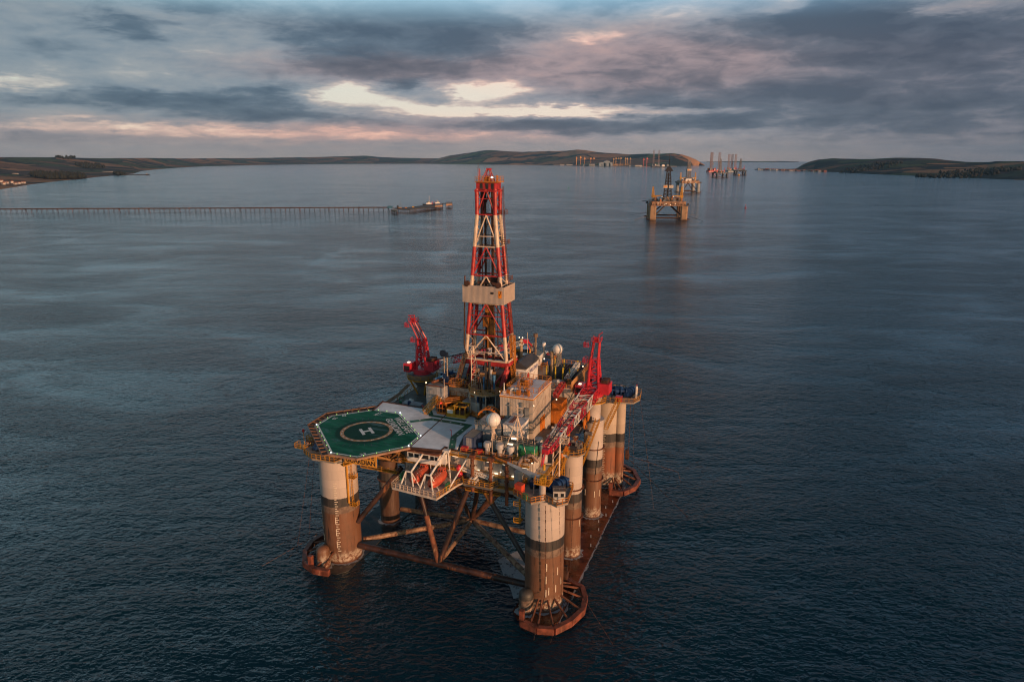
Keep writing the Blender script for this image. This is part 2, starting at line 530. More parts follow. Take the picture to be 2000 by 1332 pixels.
# ------------------------------------------------------------------ land
def land_material(name, cols, wood, scale, rough=.95, steep=None):
    m = bpy.data.materials.new(name)
    m.use_nodes = True
    t = NT(m.node_tree)
    b = t.n['Principled BSDF']
    b.inputs['Roughness'].default_value = rough
    b.inputs['Specular IOR Level'].default_value = .15
    tc = t.node('ShaderNodeTexCoord').outputs['Object']
    wob = t.noise(tc, scale * .8, 3, .5, 0, out=1)
    vec = t.node('ShaderNodeVectorMath', operation='MULTIPLY_ADD')
    t.l.new(wob, vec.inputs[0])
    vec.inputs[1].default_value = (.35 / scale, .35 / scale, 0)
    t.l.new(tc, vec.inputs[2])
    flat = t.mapping(vec.outputs[0], (1, 1, 0), rot=(0, 0, .5))
    vo = t.node('ShaderNodeTexVoronoi')
    vo.inputs['Scale'].default_value = scale
    t.l.new(flat, vo.inputs['Vector'])
    sp = t.node('ShaderNodeSeparateColor')
    t.l.new(vo.outputs['Color'], sp.inputs[0])
    n = len(cols)
    c = t.ramp(sp.outputs[0], [(i / n, cols[i]) for i in range(n)], 'CONSTANT')
    fine = t.noise(tc, scale * 18, 4, .6)
    c = t.mix(t.math('MULTIPLY', t.smooth(fine, .35, .75), .35), c, tuple(x * .55 for x in wood))
    # hedges and shelter belts along the field edges
    ve = t.node('ShaderNodeTexVoronoi', feature='DISTANCE_TO_EDGE')
    ve.inputs['Scale'].default_value = scale
    t.l.new(flat, ve.inputs['Vector'])
    hed = t.math('MULTIPLY', t.smooth(ve.outputs['Distance'], .05, .02), t.smooth(fine, .38, .5))
    c = t.mix(hed, c, wood)
    wn = t.noise(tc, scale * .9, 5, .62, .8)
    c = t.mix(t.smooth(wn, .54, .58), c, wood)
    t.put(b.inputs['Base Color'], c)
    bp = t.node('ShaderNodeBump')
    bp.inputs['Distance'].default_value = 6.0
    bp.inputs['Strength'].default_value = .8
    t.put(bp.inputs['Height'], t.noise(tc, scale * 9, 4, .65))
    t.l.new(bp.outputs[0], b.inputs['Normal'])
    return m
def interp(tab, u):
    if u <= tab[0][0]: return tab[0][1]
    for (a, va), (b, vb) in zip(tab, tab[1:]):
        if u <= b:
            return va + (vb - va) * (u - a) / (b - a)
    return tab[-1][1]
from mathutils import noise as mnoise
LANDS = {}
def land(name, mat, shore, ridge, far, us, rows=26, p=1.6, beach=1.5, rough=.06, vscale=500.):
    """terrain sheet: shoreline and skyline, each at its own distance; far = ridge distance per bearing"""
    vs, fs = [], []
    prof = []
    for u in us:
        s_ = at(u, interp(shore, u), 0)
        d0 = math.hypot(s_.x, s_.y)
        bx, by = s_.x / d0, s_.y / d0
        d1 = interp(far, u)
        rr = ray(u, interp(ridge, u))
        z1 = CAM_H + rr.z / math.hypot(rr.x, rr.y) * d1
        z1 = max(z1, 3.0)
        col = []
        for k in range(rows):
            t = k / (rows - 4)
            if t <= 1:
                d = d0 + (d1 - d0) * t
                z = beach * min(1, t * 14) + (z1 - beach) * t ** p
            else:
                d = d0 + (d1 - d0) * (1 + (t - 1) * 3)
                z = z1 * max(0.0, 1 - (t - 1) * 5)
            if k == 0: z = -1.5
            x, y = bx * d, by * d
            if 0 < t < 1.01:
                z += z1 * rough * 1.3 * mnoise.fractal(Vector((x / vscale, y / vscale, 2.0)), 1.0, 2.0, 5) * min(1, 5 * t) * (1.0 if t < .96 else .35)
                z = max(z, .6)
            col.append((x, y, z))
        prof.append(col)
    for col in prof: vs += col
    n = len(us)
    for i in range(n - 1):
        for k in range(rows - 1):
            a = i * rows + k
            fs.append((a, a + rows, a + rows + 1, a + 1))
    mb = MB()
    mb.add(vs, fs)
    o = mb.build(name, mat)
    o['kind'] = 'structure'
    LANDS[name] = prof
    return o
def lin(a, b, n):
    return [a + (b - a) * i / (n - 1) for i in range(n)]
tan, brown, olive, moor = (.27, .14, .065), (.16, .08, .042), (.06, .075, .03), (.07, .045, .035)
plain_m = land_material('plain_fields', [tan, brown, olive, tan, moor, brown, olive], (.012, .018, .016), 1 / 420)
hill_m = land_material('hill_fields', [(.13, .15, .06), (.30, .16, .08), (.15, .16, .065), (.20, .11, .06), (.10, .10, .05), (.38, .21, .11)], (.018, .026, .024), 1 / 700)
head_m = land_material('headland_fields', [moor, olive, brown, (.03, .045, .025), moor, tan], (.010, .016, .016), 1 / 330)
LS = [(-800, 470), (-260, 412), (0, 372), (60, 362), (100, 357), (160, 350), (210, 345), (245, 342), (262, 340), (275, 335), (300, 332), (350, 328), (400, 325.5), (500, 323), (600, 321.5), (700, 320.5), (870, 320.5)]
LR = [(-800, 303), (-260, 304), (0, 307), (90, 307.5), (200, 309.5), (300, 309), (350, 310), (430, 309.5), (500, 309), (560, 308), (600, 307.5), (640, 306.5), (690, 305), (715, 304.5), (740, 307), (780, 308.5), (830, 309.5), (870, 310)]
LF = [(-800, 4200), (-260, 5000), (0, 6500), (250, 9000), (400, 13500), (600, 17500), (870, 18500)]
land('coastal_plain_land', plain_m, LS, LR, LF, lin(-800, 868, 300), rows=34, p=2.1, beach=2.0, rough=.05, vscale=700)
HS = [(838, 320.6), (1000, 322.4), (1100, 323.4), (1150, 324.2), (1250, 325.2), (1310, 325.4), (1345, 324.4), (1376, 323.2)]
HR = [(838, 316), (858, 309.5), (880, 304), (905, 300), (930, 297), (960, 294.5), (990, 295.5), (1020, 297), (1040, 296.5), (1085, 296), (1110, 294.5), (1126, 292.5), (1145, 294), (1165, 297.5), (1195, 300), (1230, 302), (1262, 300.5), (1290, 301), (1312, 300.5), (1330, 303), (1345, 307), (1358, 312), (1368, 318), (1377, 322.8)]
HF = [(838, 17000), (1000, 14500), (1150, 12800), (1300, 10900), (1376, 10850)]
land('hill_land', hill_m, HS, HR, HF, lin(838, 1376.5, 150), rows=28, p=1.25, beach=2.0, rough=.10, vscale=900)
RS = [(1474, 331.4), (1500, 332.6), (1560, 334.2), (1640, 337), (1700, 340.6), (1800, 344.4), (1900, 348.4), (2000, 352.5), (2200, 366), (2800, 395)]
RR = [(1474, 330.6), (1500, 330), (1545, 330.5), (1556, 329.5), (1566, 322), (1580, 316), (1596, 312), (1625, 309.8), (1660, 310.5), (1700, 311), (1745, 309), (1790, 308.6), (1820, 310.5), (1850, 314), (1880, 316.5), (1925, 317.5), (1940, 315.5), (1990, 315), (2020, 317), (2200, 314), (2800, 308)]
RF = [(1474, 6900), (1548, 6700), (1570, 7600), (1700, 6900), (2000, 5600), (2200, 5200), (2800, 4200)]
land('headland_land', head_m, RS, RR, RF, lin(1474, 2800, 300), rows=30, p=.95, beach=2.0, rough=.09, vscale=420)
FS = [(1380, 317.2), (1560, 317.4)]
FR = [(1380, 316.4), (1420, 315.6), (1450, 315.0), (1485, 315.6), (1520, 314.9), (1560, 316)]
land('far_coast_land', hill_m, FS, FR, [(1380, 22000), (1560, 22000)], lin(1380, 1560, 40), rows=10, p=.7, rough=.02, vscale=3000)
def ground_z(x, y):
    """height of the coastal plain near a point (nearest terrain sample)"""
    best, bz = 1e18, 2.0
    for prof in LANDS.values():
        for col in prof[::2]:
            for q_ in col:
                d = (q_[0] - x) ** 2 + (q_[1] - y) ** 2
                if d < best: best, bz = d, q_[2]
    return bz

# woods on the plain: each a thicket of small rough crowns
treem = paint('wood_foliage', (.014, .018, .013), .9, var=.35, scale=.05, bump=0)
def crown_blob(mb, x, y, z, r, h):
    n, m = 6, 4
    vs = [(x, y, z)]
    for k in range(1, m):
        t = k / m
        rr = r * math.sin(math.pi * min(.98, t * .78 + .16)) * rnd.uniform(.75, 1.2)
        a0 = rnd.random()
        vs += [(x + rr * math.cos(6.283 * (i + a0) / n) * rnd.uniform(.8, 1.2), y + rr * math.sin(6.283 * (i + a0) / n), z + h * t) for i in range(n)]
    vs.append((x, y, z + h * rnd.uniform(1.0, 1.15)))
    fs = [(0, 1 + (i + 1) % n, 1 + i) for i in range(n)]
    for k in range(m - 2):
        a, b = 1 + k * n, 1 + (k + 1) * n
        fs += [(a + i, a + (i + 1) % n, b + (i + 1) % n, b + i) for i in range(n)]
    e = len(vs) - 1
    a = 1 + (m - 2) * n
    fs += [(a + i, a + (i + 1) % n, e) for i in range(n)]
    mb.add(vs, fs)
def wood(pix_box, count, h, dens=1.0, name='woodland'):
    """pix_box: picture quad (u0, u1, v_near, v_far) of the ground the wood covers"""
    mb = MB()
    u0, u1, v0, v1 = pix_box
    for i in range(count):
        a, b = rnd.random(), rnd.random()
        edge = 1 - abs(2 * a - 1) ** 3
        u = u0 + (u1 - u0) * a
        v = v0 + (v1 - v0) * (b * edge + (1 - edge) * .5)
        p = at(u, v, 6)
        z = ground_z(p.x, p.y) - 1
        hh = h * rnd.uniform(.65, 1.15)
        crown_blob(mb, p.x, p.y, z, hh * .42, hh)
    o = mb.build(name, treem)
    o['kind'] = 'stuff'
wood((62, 165, 349, 343), 300, 26)
wood((150, 205, 335, 332), 160, 24)
wood((222, 246, 341, 339.5), 50, 22)
wood((100, 150, 331, 328), 120, 22)
wood((0, 90, 323, 318), 260, 26)
wood((90, 300, 321, 317), 320, 28)
wood((1790, 1990, 346, 342), 240, 20)
wood((1640, 1760, 337, 335), 130, 18)
wood((1855, 1890, 325, 324), 40, 22)

# ------------------------------------------------------------------ the big drilling platform
rig = empty('drilling_platform', W(0, 0, 0), RIG_A, 'large drilling platform on eight columns with green helideck and red and white derrick', 'oil rig', 'moored drilling platforms')
def column_material(name, beige_c, z_top, z_band, z_low, hot):
    m = bpy.data.materials.new(name)
    m.use_nodes = True
    t = NT(m.node_tree)
    b = t.n['Principled BSDF']
    tc = t.node('ShaderNodeTexCoord').outputs['Object']
    sp = t.node('ShaderNodeSeparateXYZ')
    t.l.new(tc, sp.inputs[0])
    z = sp.outputs[2]
    nf = t.noise(tc, .9, 5, .65)
    ns = t.noise(t.mapping(tc, (1.2, 1.2, .09)), 1.0, 6, .68)
    nb = t.noise(t.mapping(tc, (.5, .5, .3), loc=(4, 2, 1)), .7, 5, .62)
    zj = t.math('ADD', z, t.math('ADD', t.math('MULTIPLY', t.math('SUBTRACT', nf, .5), .35), t.math('MULTIPLY', t.math('SUBTRACT', ns, .5), .5)))
    zw = t.math('ADD', z, t.math('MULTIPLY', t.math('SUBTRACT', ns, .5), 5.0))
    top = t.mix(t.math('MULTIPLY', t.smooth(ns, .52, .80), .7), beige_c, tuple(c * .72 for c in beige_c))
    top = t.mix(t.smooth(nb, .68, .74), top, (.22, .10, .05))
    band = t.mix(t.smooth(ns, .4, .7), (.028, .027, .027), (.075, .062, .055))
    low = t.mix(t.smooth(ns, .30, .50), tuple(.5 * h_ + .5 * k_ for h_, k_ in zip(hot, (.22, .15, .11))), hot)
    low = t.mix(t.smooth(ns, .56, .68), low, (.042, .024, .018))
    low = t.mix(t.smooth(nb, .45, .75), low, (.125, .068, .042))
    lite = t.mix(t.smooth(nf, .4, .6), (.20, .145, .11), (.12, .08, .06))
    salt = t.mix(t.smooth(t.noise(tc, 1.3, 6, .72), .44, .58), (.40, .33, .26), (.13, .05, .025))
    wet = t.mix(t.smooth(nf, .4, .6), (.10, .035, .015), (.05, .02, .012))
    c = t.mix(t.smooth(zj, z_top - .03, z_top + .03), band, top)
    c = t.mix(t.smooth(zj, z_band + .05, z_band - .03), c, lite)
    c = t.mix(t.smooth(zj, z_band - 1.6, z_band - 1.9), c, low)
    c = t.mix(t.smooth(zw, z_low + .8, z_low - .8), c, salt)
    c = t.mix(t.smooth(zj, 1.0, .5), c, wet)
    # plate courses: every strake of plate took the paint a little differently
    wn_ = t.node('ShaderNodeTexWhiteNoise', noise_dimensions='1D')
    t.put(wn_.inputs['W'], t.math('SNAP', z, 2.35))
    k_ = t.math('ADD', .88, t.math('MULTIPLY', wn_.outputs['Value'], .2))
    fr = t.math('FRACT', t.math('DIVIDE', z, 2.35))
    k_ = t.math('MULTIPLY', k_, t.math('SUBTRACT', 1.0, t.math('MULTIPLY', t.smooth(fr, .035, .0), .3)))
    kc = t.node('ShaderNodeCombineColor')
    for s_ in kc.inputs: t.put(s_, k_)
    c = t.mix(1.0, c, kc.outputs[0], 'MULTIPLY')
    t.put(b.inputs['Base Color'], c)
    t.put(b.inputs['Roughness'], t.math('ADD', .45, t.math('MULTIPLY', ns, .25)))
    bp = t.node('ShaderNodeBump')
    bp.inputs['Distance'].default_value = .03
    bp.inputs['Strength'].default_value = .5
    t.put(bp.inputs['Height'], t.math('ADD', nf, t.math('MULTIPLY', t.noise(tc, 4, 3, .6), .4)))
    t.l.new(bp.outputs[0], b.inputs['Normal'])
    return m
colm = column_material('column_paint', (.46, .395, .35), 18.4, 16.0, 3.2, (.17, .078, .042))
colr = column_material('column_paint_rusty', (.44, .36, .28), 18.2, 15.4, 5.0, (.24, .08, .035))
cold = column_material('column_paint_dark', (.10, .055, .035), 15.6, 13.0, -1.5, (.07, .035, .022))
pontm = paint('pontoon_deck', (.13, .034, .015), .22, var=.5, rust=.35, rustcol=(.16, .06, .03), scale=.25, streak=False)
for x in (0, -55):
    mb = MB()
    hw = 5.4
    pts = [(x - hw, -6), (x - hw + 2, -8.5), (x + hw - 2, -8.5), (x + hw, -6), (x + hw, 71), (x + hw - 2, 73.5), (x - hw + 2, 73.5), (x - hw, 71)]
    mb.prism(pts, -6.0, .32 if x == 0 else .16)
    po = mb.build('pontoon', pontm if x == 0 else paint('awash_deck', (.05, .05, .05), .08, var=.3, scale=.2, streak=False), rig, smooth=False)
    if x == 0:
        for k in range(9):
            mbm = MB(); mbm.cbox((x + 4.2 - (k % 2) * 1.1, 27 + k * 4.3, .34), (.22, 1.5, .03), rz=.25); mbm.build('edge_dash', white, po)
RC, RM = 4.7, 2.7
def add_column(x, y, r, ztop, mat, ring=None):
    mb = MB()
    mb.lathe(x, y, [(r, -4), (r, ztop - .5), (r + .12, ztop - .5), (r + .12, ztop)], 40)
    o = mb.build('column', mat, rig)
    if ring:
        for zz in ring:
            rb = MB(); rb.lathe(x, y, [(r + .02, zz - .25), (r + .55, zz), (r + .55, zz + .12), (r + .02, zz + .12)], 32)
            rb.build('ring_flange', rustm, o)
    return o
colA = add_column(0, 0, 4.45, 28, colm)
colB = add_column(-55, 0, RC, 28.6, colm)
colC = add_column(-1.2, 65, 4.2, 29, colr)
add_column(-55, 65, RC, 28.6, colm)
colD1 = add_column(0, 21.5, RM, 29, colm, (11.5, 19.5))
colD2 = add_column(0, 43.2, RM, 30, colm, (12.0, 21.5))
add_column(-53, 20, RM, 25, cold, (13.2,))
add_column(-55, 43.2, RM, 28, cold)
# caisson lobe on the far corner column, small caissons at the near ones
mb = MB(); mb.lathe(3.0, 64.2, [(1.7, -2), (1.7, 27.5), (1.9, 28.4)], 24); mb.build('caisson', colr, rig)
for cx_, cy_ in ((-2.6, -4.9), (-56.6, -6.5)):
    mb = MB(); mb.lathe(cx_, cy_, [(1.7, -2), (1.7, 4.6), (1.55, 5.2), (1.1, 5.7), (.3, 5.9)], 20)
    mb.build('caisson', column_material('caisson_paint', (.05, .045, .04), 4.2, 3.9, 1.6, (.12, .07, .05)) if cx_ > -5 else MATS.get('cz', colm), rig)
# draught marks: ladder of short white strokes painted up the columns, and longer plates
def draught(x, y, r, ang, z0, z1, parent):
    n = int((z1 - z0) / .62)
    mm = paint('mark_paint', (.70, .62, .50), .6, rust=.15)
    for i in range(n):
        z = z0 + i * .62
        for da, ww in ((0, .5), (.085, .30)):
            a = ang + da
            if da and i % 2: continue
            if da == 0: mb = MB()
            mb.cbox((x + (r + .03) * math.cos(a), y + (r + .03) * math.sin(a), z), (.05, ww, .16), rz=a)
        mb.build('draught_mark', mm, parent)
def plates(x, y, r, lst, parent):
    for ang, z in lst:
        a = rad(ang)
        mb = MB(); mb.cbox((x + (r + .04) * math.cos(a), y + (r + .04) * math.sin(a), z), (.08, .17, 1.9), rz=a)
        mb.build('anode_plate', paint('mark_paint', (.70, .62, .50), .6), parent)
draught(-55, 0, RC, rad(-68), 4.0, 23.5, colB)
draught(-1.2, 65, 4.2, rad(-88), 4.0, 23.5, colC)
plates(-55, 0, RC, [(-72, 12.5), (-72, 9.2), (-72, 5.8), (-145, 12.5), (-138, 9.5), (-132, 6.5)], colB)
plates(0, 0, 4.45, [(-65, 12), (-66, 8.8), (-66, 5.4), (-30, 10.5), (-14, 7.5), (-58, 5.9), (-36, 6.2)], colA)
plates(0, 43.2, RM, [(-60, 8), (-25, 8), (-120, 8.2)], colD2)
plates(0, 21.5, RM, [(-20, 10)], colD1)
# anchor guards: octagonal rust-red racks carried on radial struts round the foot of each column
def guard(x, y, pts, name='anchor_rack', posts=()):
    mb = MB()
    z = 1.5
    P = [Vector((p[0], p[1], z)) for p in pts]
    for a, b in zip(P, P[1:]):
        d = (b - a).normalized()
        nrm = Vector((d.y, -d.x, 0)) * .55
        vs = []
        for p in (a, b):
            vs += [p - nrm + Vector((0, 0, -.8)), p + nrm + Vector((0, 0, -.8)), p + nrm + Vector((0, 0, .75)), p - nrm + Vector((0, 0, .75))]
        mb.add(vs, [(0, 1, 5, 4), (1, 2, 6, 5), (2, 3, 7, 6), (3, 0, 4, 7), (0, 3, 2, 1), (4, 5, 6, 7)])
    for a in posts:
        mb.cbox((a[0], a[1], 2.6), (1.0, 1.0, 3.8))
    o = mb.build(name, paint('rack_rust', (.19, .055, .032), .6, var=.4, rust=.3, rustcol=(.36, .20, .13), scale=.6), rig, smooth=False)
    c = Vector((x, y, 3.6))
    for p in P[1:-1] + [P[0].lerp(P[1], .5), P[-1].lerp(P[-2], .4)]:
        st = MB()
        d = (p - c); d.z = 0; d.normalize()
        st.tube(c + d * 4.2, p, .26, 6)
        st.build('strut', rustm, o)
    return o
guard(0, 0, [(-1.6, -10.6), (2.4, -11.6), (5.9, -10.6), (8.4, -6.8), (9.9, -2), (9.3, 2.5), (7.6, 6.0), (3, 7.8)], posts=[(-1.6, -10.4)])
guard(-55, 0, [(-52.3, -10.2), (-56.5, -10.6), (-60.6, -8.9), (-63.4, -5.0), (-64.6, -.6), (-63.9, 4.2), (-60.5, 7.6)], posts=[(-58.2, -9.4)])
guard(0, 65, [(2.4, 56.2), (6.4, 56.8), (9.0, 61.5), (9.4, 66.5), (6.6, 72.6), (2, 75.8)], posts=[(2.6, 56.4)])
# fairleads: rusty sheaves hung on the columns
for x, y, z in ((4.3, 2.6, 6.6), (-59.6, 2.2, 7.4), (4.9, 68.5, 8.4)):
    mb = MB(); mb.tube((x - .5, y, z), (x + .6, y, z), 1.0, 14); mb.cbox((x, y, z + 1.6), (1.0, .9, 1.6)); mb.build('fairlead', rustd, rig)

# bracing between the columns
def brace(p, q_, r, mat, sleeve=None):
    mb = MB(); mb.tube(p, q_, r, 16)
    o = mb.build('brace', mat, rig)
    if sleeve:
        a, b, m_ = sleeve
        P, Q = Vector(p), Vector(q_)
        s_ = MB(); s_.tube(P.lerp(Q, a), P.lerp(Q, b), r + .12, 16); s_.build('sleeve', m_, o)
    return o
nd = (-28.5, 22.6, 3.4)
mf = (-27.3, 0, 3.8)
brm = paint('brace_paint', (.045, .02, .015), .5, var=.5, rust=.35, rustcol=(.20, .075, .03), scale=.35)
brt = paint('brace_tan', (.28, .17, .10), .6, var=.4, rust=.5, rustcol=(.09, .03, .015), scale=.5, streak=False)
brace((-50.6, 0, 3.8), (-4.3, 0, 3.6), .80, brm)
brace((-51, 3, 3.6), nd, .66, brt)
brace((-50, 21, 3.4), nd, .66, brt)
brace(nd, (-3, 21.5, 3.4), .66, brt)
brace(nd, (-4.0, 2.6, 3.4), .66, brt)
brace(nd, mf, .59, brt)
brace((-52, 43.2, 3.6), (-3, 43.2, 3.6), .70, rustd)
brace((-50.6, 65, 3.8), (-4.3, 65, 3.8), .77, rustd)
brace(nd, (-27, 43.2, 3.6), .63, rustd)
sl = paint('sleeve_orange', (.34, .13, .035), .6, rust=.3)
brace(mf, (-35.8, 5, 24.6), .56, brm, (.0, .52, rustm))
brace(mf, (-20.6, 5, 24.6), .66, brm)
brace((-50.2, 0, 10.4), (-40.2, 6, 24.6), .66, brm)
brace((-4.4, .6, 9.0), (-18.0, 5, 24.6), .59, dark, (.74, .92, sl))
brace(nd, (-21.5, 14, 24.6), .63, rustd)
brace(nd, (-33.5, 15, 24.6), .56, rustd)
brace(nd, (-14, 22, 24.6), .56, rustd)
brace((-51, 20, 10), (-42, 20, 24.6), .56, rustd)

# hull box and main deck
hullm = paint('hull_side', (.20, .19, .18), .6, var=.25, rust=.35, scale=.4)
mb = MB()
mb.box(-51.5, 12, 24.4, -4.2, 62, 31.0)
mb.box(-37.5, 3.0, 24.4, -4.2, 12, 31.0)
hull = mb.build('deck_box', hullm, rig, smooth=False)
mb = MB(); mb.box(-51.4, 12.1, 31.0, -2.4, 66, 31.12); mb.box(-4.2, 8, 30.4, -1.0, 62, 31.1); mb.build('main_deck', deckf, rig, smooth=False)
mb = MB()
for yy in (3.2, 9, 15, 24, 33, 42, 51, 60):
    mb.box(-51.5 if yy > 10 else -37.5, yy, 23.4, -4.2, yy + .6, 24.4)
for xx in (-37, -30, -22, -14, -5):
    mb.box(xx, 3.9, 23.7, xx + .5, 61, 24.4)
mb.build('girder', rustd, hull, smooth=False)
# port side structure under the helideck
mb = MB()
mb.truss((-51.5, 2, 30.2), (-37.5, 2, 30.2), 3, 2.4, bays=5, rc=.28, rb=.18)
mb.truss((-51.5, 10, 30.2), (-37.5, 10, 30.2), 3, 2.4, bays=5, rc=.28, rb=.18)
for p, q_ in (((-55, 3, 28.6), (-55, 3, 33)), ((-55, -3, 28.6), (-55, -3, 33)), ((-59, 0, 28.6), (-60, 4, 33)), ((-47, -6, 33), (-51.5, -2.5, 27)), ((-43, -6, 33), (-37.6, 3.2, 27.5)), ((-38, -2, 33), (-37.5, 4, 29)), ((-48, 14, 33), (-48, 14, 31)), ((-56, 14, 33), (-53, 20, 25))):
    mb.tube(p, q_, .28, 8)
mb.build('support_truss', paint('truss_ochre', (.30, .15, .05), .6, rust=.35), rig)

# accommodation block
mb = MB()
mb.box(-37.0, 3.0, 31.0, -4.2, 23.5, 32.9)
mb.box(-36.9, 2.75, 24.6, -4.3, 3.0, 32.7)
acc = mb.build('accommodation_wall', wallp, rig, smooth=False)
mb = MB()
for k in range(32):
    x = -36.6 + k * 1.04
    mb.box(x, 2.70, 24.8, x + .09, 2.75, 32.5)
mb.build('stiffener', wallp, acc, smooth=False)
mb = MB(); mb.box(-22.3, 3.2, 32.9, -4.4, 24, 33.0); mb.build('roof_floor', deckf, rig, smooth=False)
mb = MB()
for x, z in ((-24.5, 30.5), (-15.7, 30.6), (-11.4, 30.4), (-7.9, 27.8), (-34, 27.5), (-31, 27.5), (-21.5, 27.4), (-12.6, 27.2), (-6.2, 30.2), (-16.2, 25.8)):
    mb.box(x, 2.66, z, x + .9, 2.70, z + 1.7)
mb.build('door_panel', paint('bluegrey_door', (.10, .12, .15), .5), acc, smooth=False)
mb = MB()
for x in (-24.0, -15.2, -11.2, -6.4, -9.0, -13.8, -18.5): mb.box(x, 2.4, 31.9 if x not in (-9.0, -13.8, -18.5) else 29.2, x + 1.35, 2.66, (31.9 if x not in (-9.0, -13.8, -18.5) else 29.2) + .24)
mb.build('strip_lamp', lampw, acc, smooth=False)
# control cab projecting from the block, with its row of windows
mb = MB(); mb.box(-34.6, -.4, 30.2, -26.4, 2.6, 32.8); mb.box(-26.4, .8, 30.2, -25.0, 2.6, 32.8)
cab = mb.build('control_cab', white, rig, smooth=False)
mb = MB()
for x0, x1 in ((-34.2, -33.0), (-32.6, -31.5), (-31.0, -28.9), (-28.4, -27.5), (-27.2, -26.6)):
    mb.box(x0, -.46, 31.4, x1, -.4, 32.4)
mb.build('window', glassm, cab, smooth=False)
mb = MB(); mb.box(-34.9, -.9, 32.85, -26.0, 2.6, 33.25); mb.build('eaves', rustm, cab, smooth=False)
# walkways with yellow rails along the front
def walkway(name, pts, z, wdt=1.1, side=-1, rail_m=yel, floor_m=None, both=False):
    P = [Vector((p[0], p[1], z)) for p in pts]
    mb = MB()
    rl = MB()
    outer = []
    for i, (a, b) in enumerate(zip(P, P[1:])):
        d = (b - a).normalized()
        n_ = Vector((d.y, -d.x, 0)) * side * wdt * -1
        mb.add([a, b, b + n_, a + n_, a - Vector((0, 0, .18)), b - Vector((0, 0, .18)), b + n_ - Vector((0, 0, .18)), a + n_ - Vector((0, 0, .18))],
               [(0, 1, 2, 3), (7, 6, 5, 4), (0, 4, 5, 1), (1, 5, 6, 2), (2, 6, 7, 3), (3, 7, 4, 0)])
        rl.rail([a + n_, b + n_])
        if both: rl.rail([a, b])
    o = mb.build(name, floor_m or yel, rig, smooth=False)
    rl.build('handrail', rail_m, o, smooth=False)
    return o
walkway('walkway', [(-37.5, 2.6), (-5, 2.6)], 29.0, 1.2)
walkway('walkway', [(-20, 2.6), (-5, 2.6)], 26.4, 1.2)
walkway('walkway', [(-26, 2.6), (-4.6, 2.6)], 32.5, .9)
walkway('walkway', [(-48, 1), (-38, 1)], 26.2, 1.3)
walkway('walkway', [(-50.6, -4.9), (-47, 2.0)], 28.6, 1.6)
walkway('walkway', [(-21, 4.3), (-12, 4.3)], 23.6, 1.6)
# three brown stand pipes and the grey exhaust silencer down the front
for x, zb in ((-18.2, 24.6), (-13.6, 22.6), (-9.6, 22.6)):
    mb = MB(); mb.path([(x, 3.3, 33.4), (x, 1.1, 33.2), (x, .9, 32.6), (x, .9, zb)], .42, 10)
    mb.cbox((x, 1.2, 33.3), (1.3, 1.0, .9))
    for zz in (25.5, 28.5, 31): mb.cyl(x, .9, zz, zz + .2, .62, 12)
    mb.build('stand_pipe', rustm, rig)
mb = MB(); mb.path([(-3.0, 3.5, 33.6), (-4.4, 3.0, 35.2), (-6.2, 2.0, 34.6), (-6.9, 1.4, 33.2), (-6.9, 1.4, 31.8)], .42, 10)
ex = mb.build('exhaust_pipe', paint('pipe_brown', (.20, .14, .11), .5, rust=.3), rig)
mb = MB(); mb.lathe(-6.9, 1.4, [(.5, 26.6), (1.05, 27.0), (1.05, 31.6), (.5, 32.0)], 20); mb.cyl(-6.9, 1.4, 21.8, 26.7, .4, 12); mb.build('silencer', paint('silencer_grey', (.38, .38, .37), .4, metal=.3, rust=.1), ex)

dred = paint('derrick_red_paint', (.40, .028, .028), .5, var=.28, rust=.26, rustcol=(.22, .07, .04), scale=.7)

# ------------------------------------------------------------------ helideck and grey pad deck
HZ = 33.9
OCT = [(-63.0, 3.0), (-63.4, 10.0), (-55.2, 18.0), (-47.2, 18.0), (-34.6, 6.2), (-34.2, -.4), (-42.2, -10.0), (-49.2, -10.2)]
HC = (-48.7, 4.2)
def heli_material():
    m = bpy.data.materials.new('helideck_green')
    m.use_nodes = True
    t = NT(m.node_tree)
    b = t.n['Principled BSDF']
    tc = t.node('ShaderNodeTexCoord').outputs['Object']
    a = t.noise(t.mapping(tc, (.10, .5, 1), rot=(0, 0, .5)), 1.0, 5, .6, 1.0)
    c = t.mix(t.smooth(a, .38, .68), (.004, .085, .048), (.014, .15, .085))
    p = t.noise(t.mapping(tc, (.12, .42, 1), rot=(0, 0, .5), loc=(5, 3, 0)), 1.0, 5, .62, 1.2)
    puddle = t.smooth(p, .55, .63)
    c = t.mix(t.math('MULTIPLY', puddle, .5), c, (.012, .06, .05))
    g = t.noise(tc, 3.0, 4, .7)
    c = t.mix(t.smooth(g, .60, .68), c, (.02, .05, .03))
    # worn dark disc where machines land
    vd = t.node('ShaderNodeVectorMath', operation='DISTANCE')
    t.l.new(tc, vd.inputs[0])
    vd.inputs[1].default_value = (HC[0], HC[1], HZ)
    dd = t.math('ADD', vd.outputs['Value'], t.math('MULTIPLY', t.math('SUBTRACT', g, .5), 1.2))
    c = t.mix(t.math('MULTIPLY', t.smooth(dd, 8.3, 7.3), .82), c, (.006, .03, .02))
    b.inputs['Specular IOR Level'].default_value = .05
    t.put(b.inputs['Base Color'], c)
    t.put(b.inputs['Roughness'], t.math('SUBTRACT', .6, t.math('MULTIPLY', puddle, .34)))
    return m
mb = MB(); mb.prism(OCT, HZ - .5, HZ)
heli = mb.build('helideck', heli_material(), rig, smooth=False)
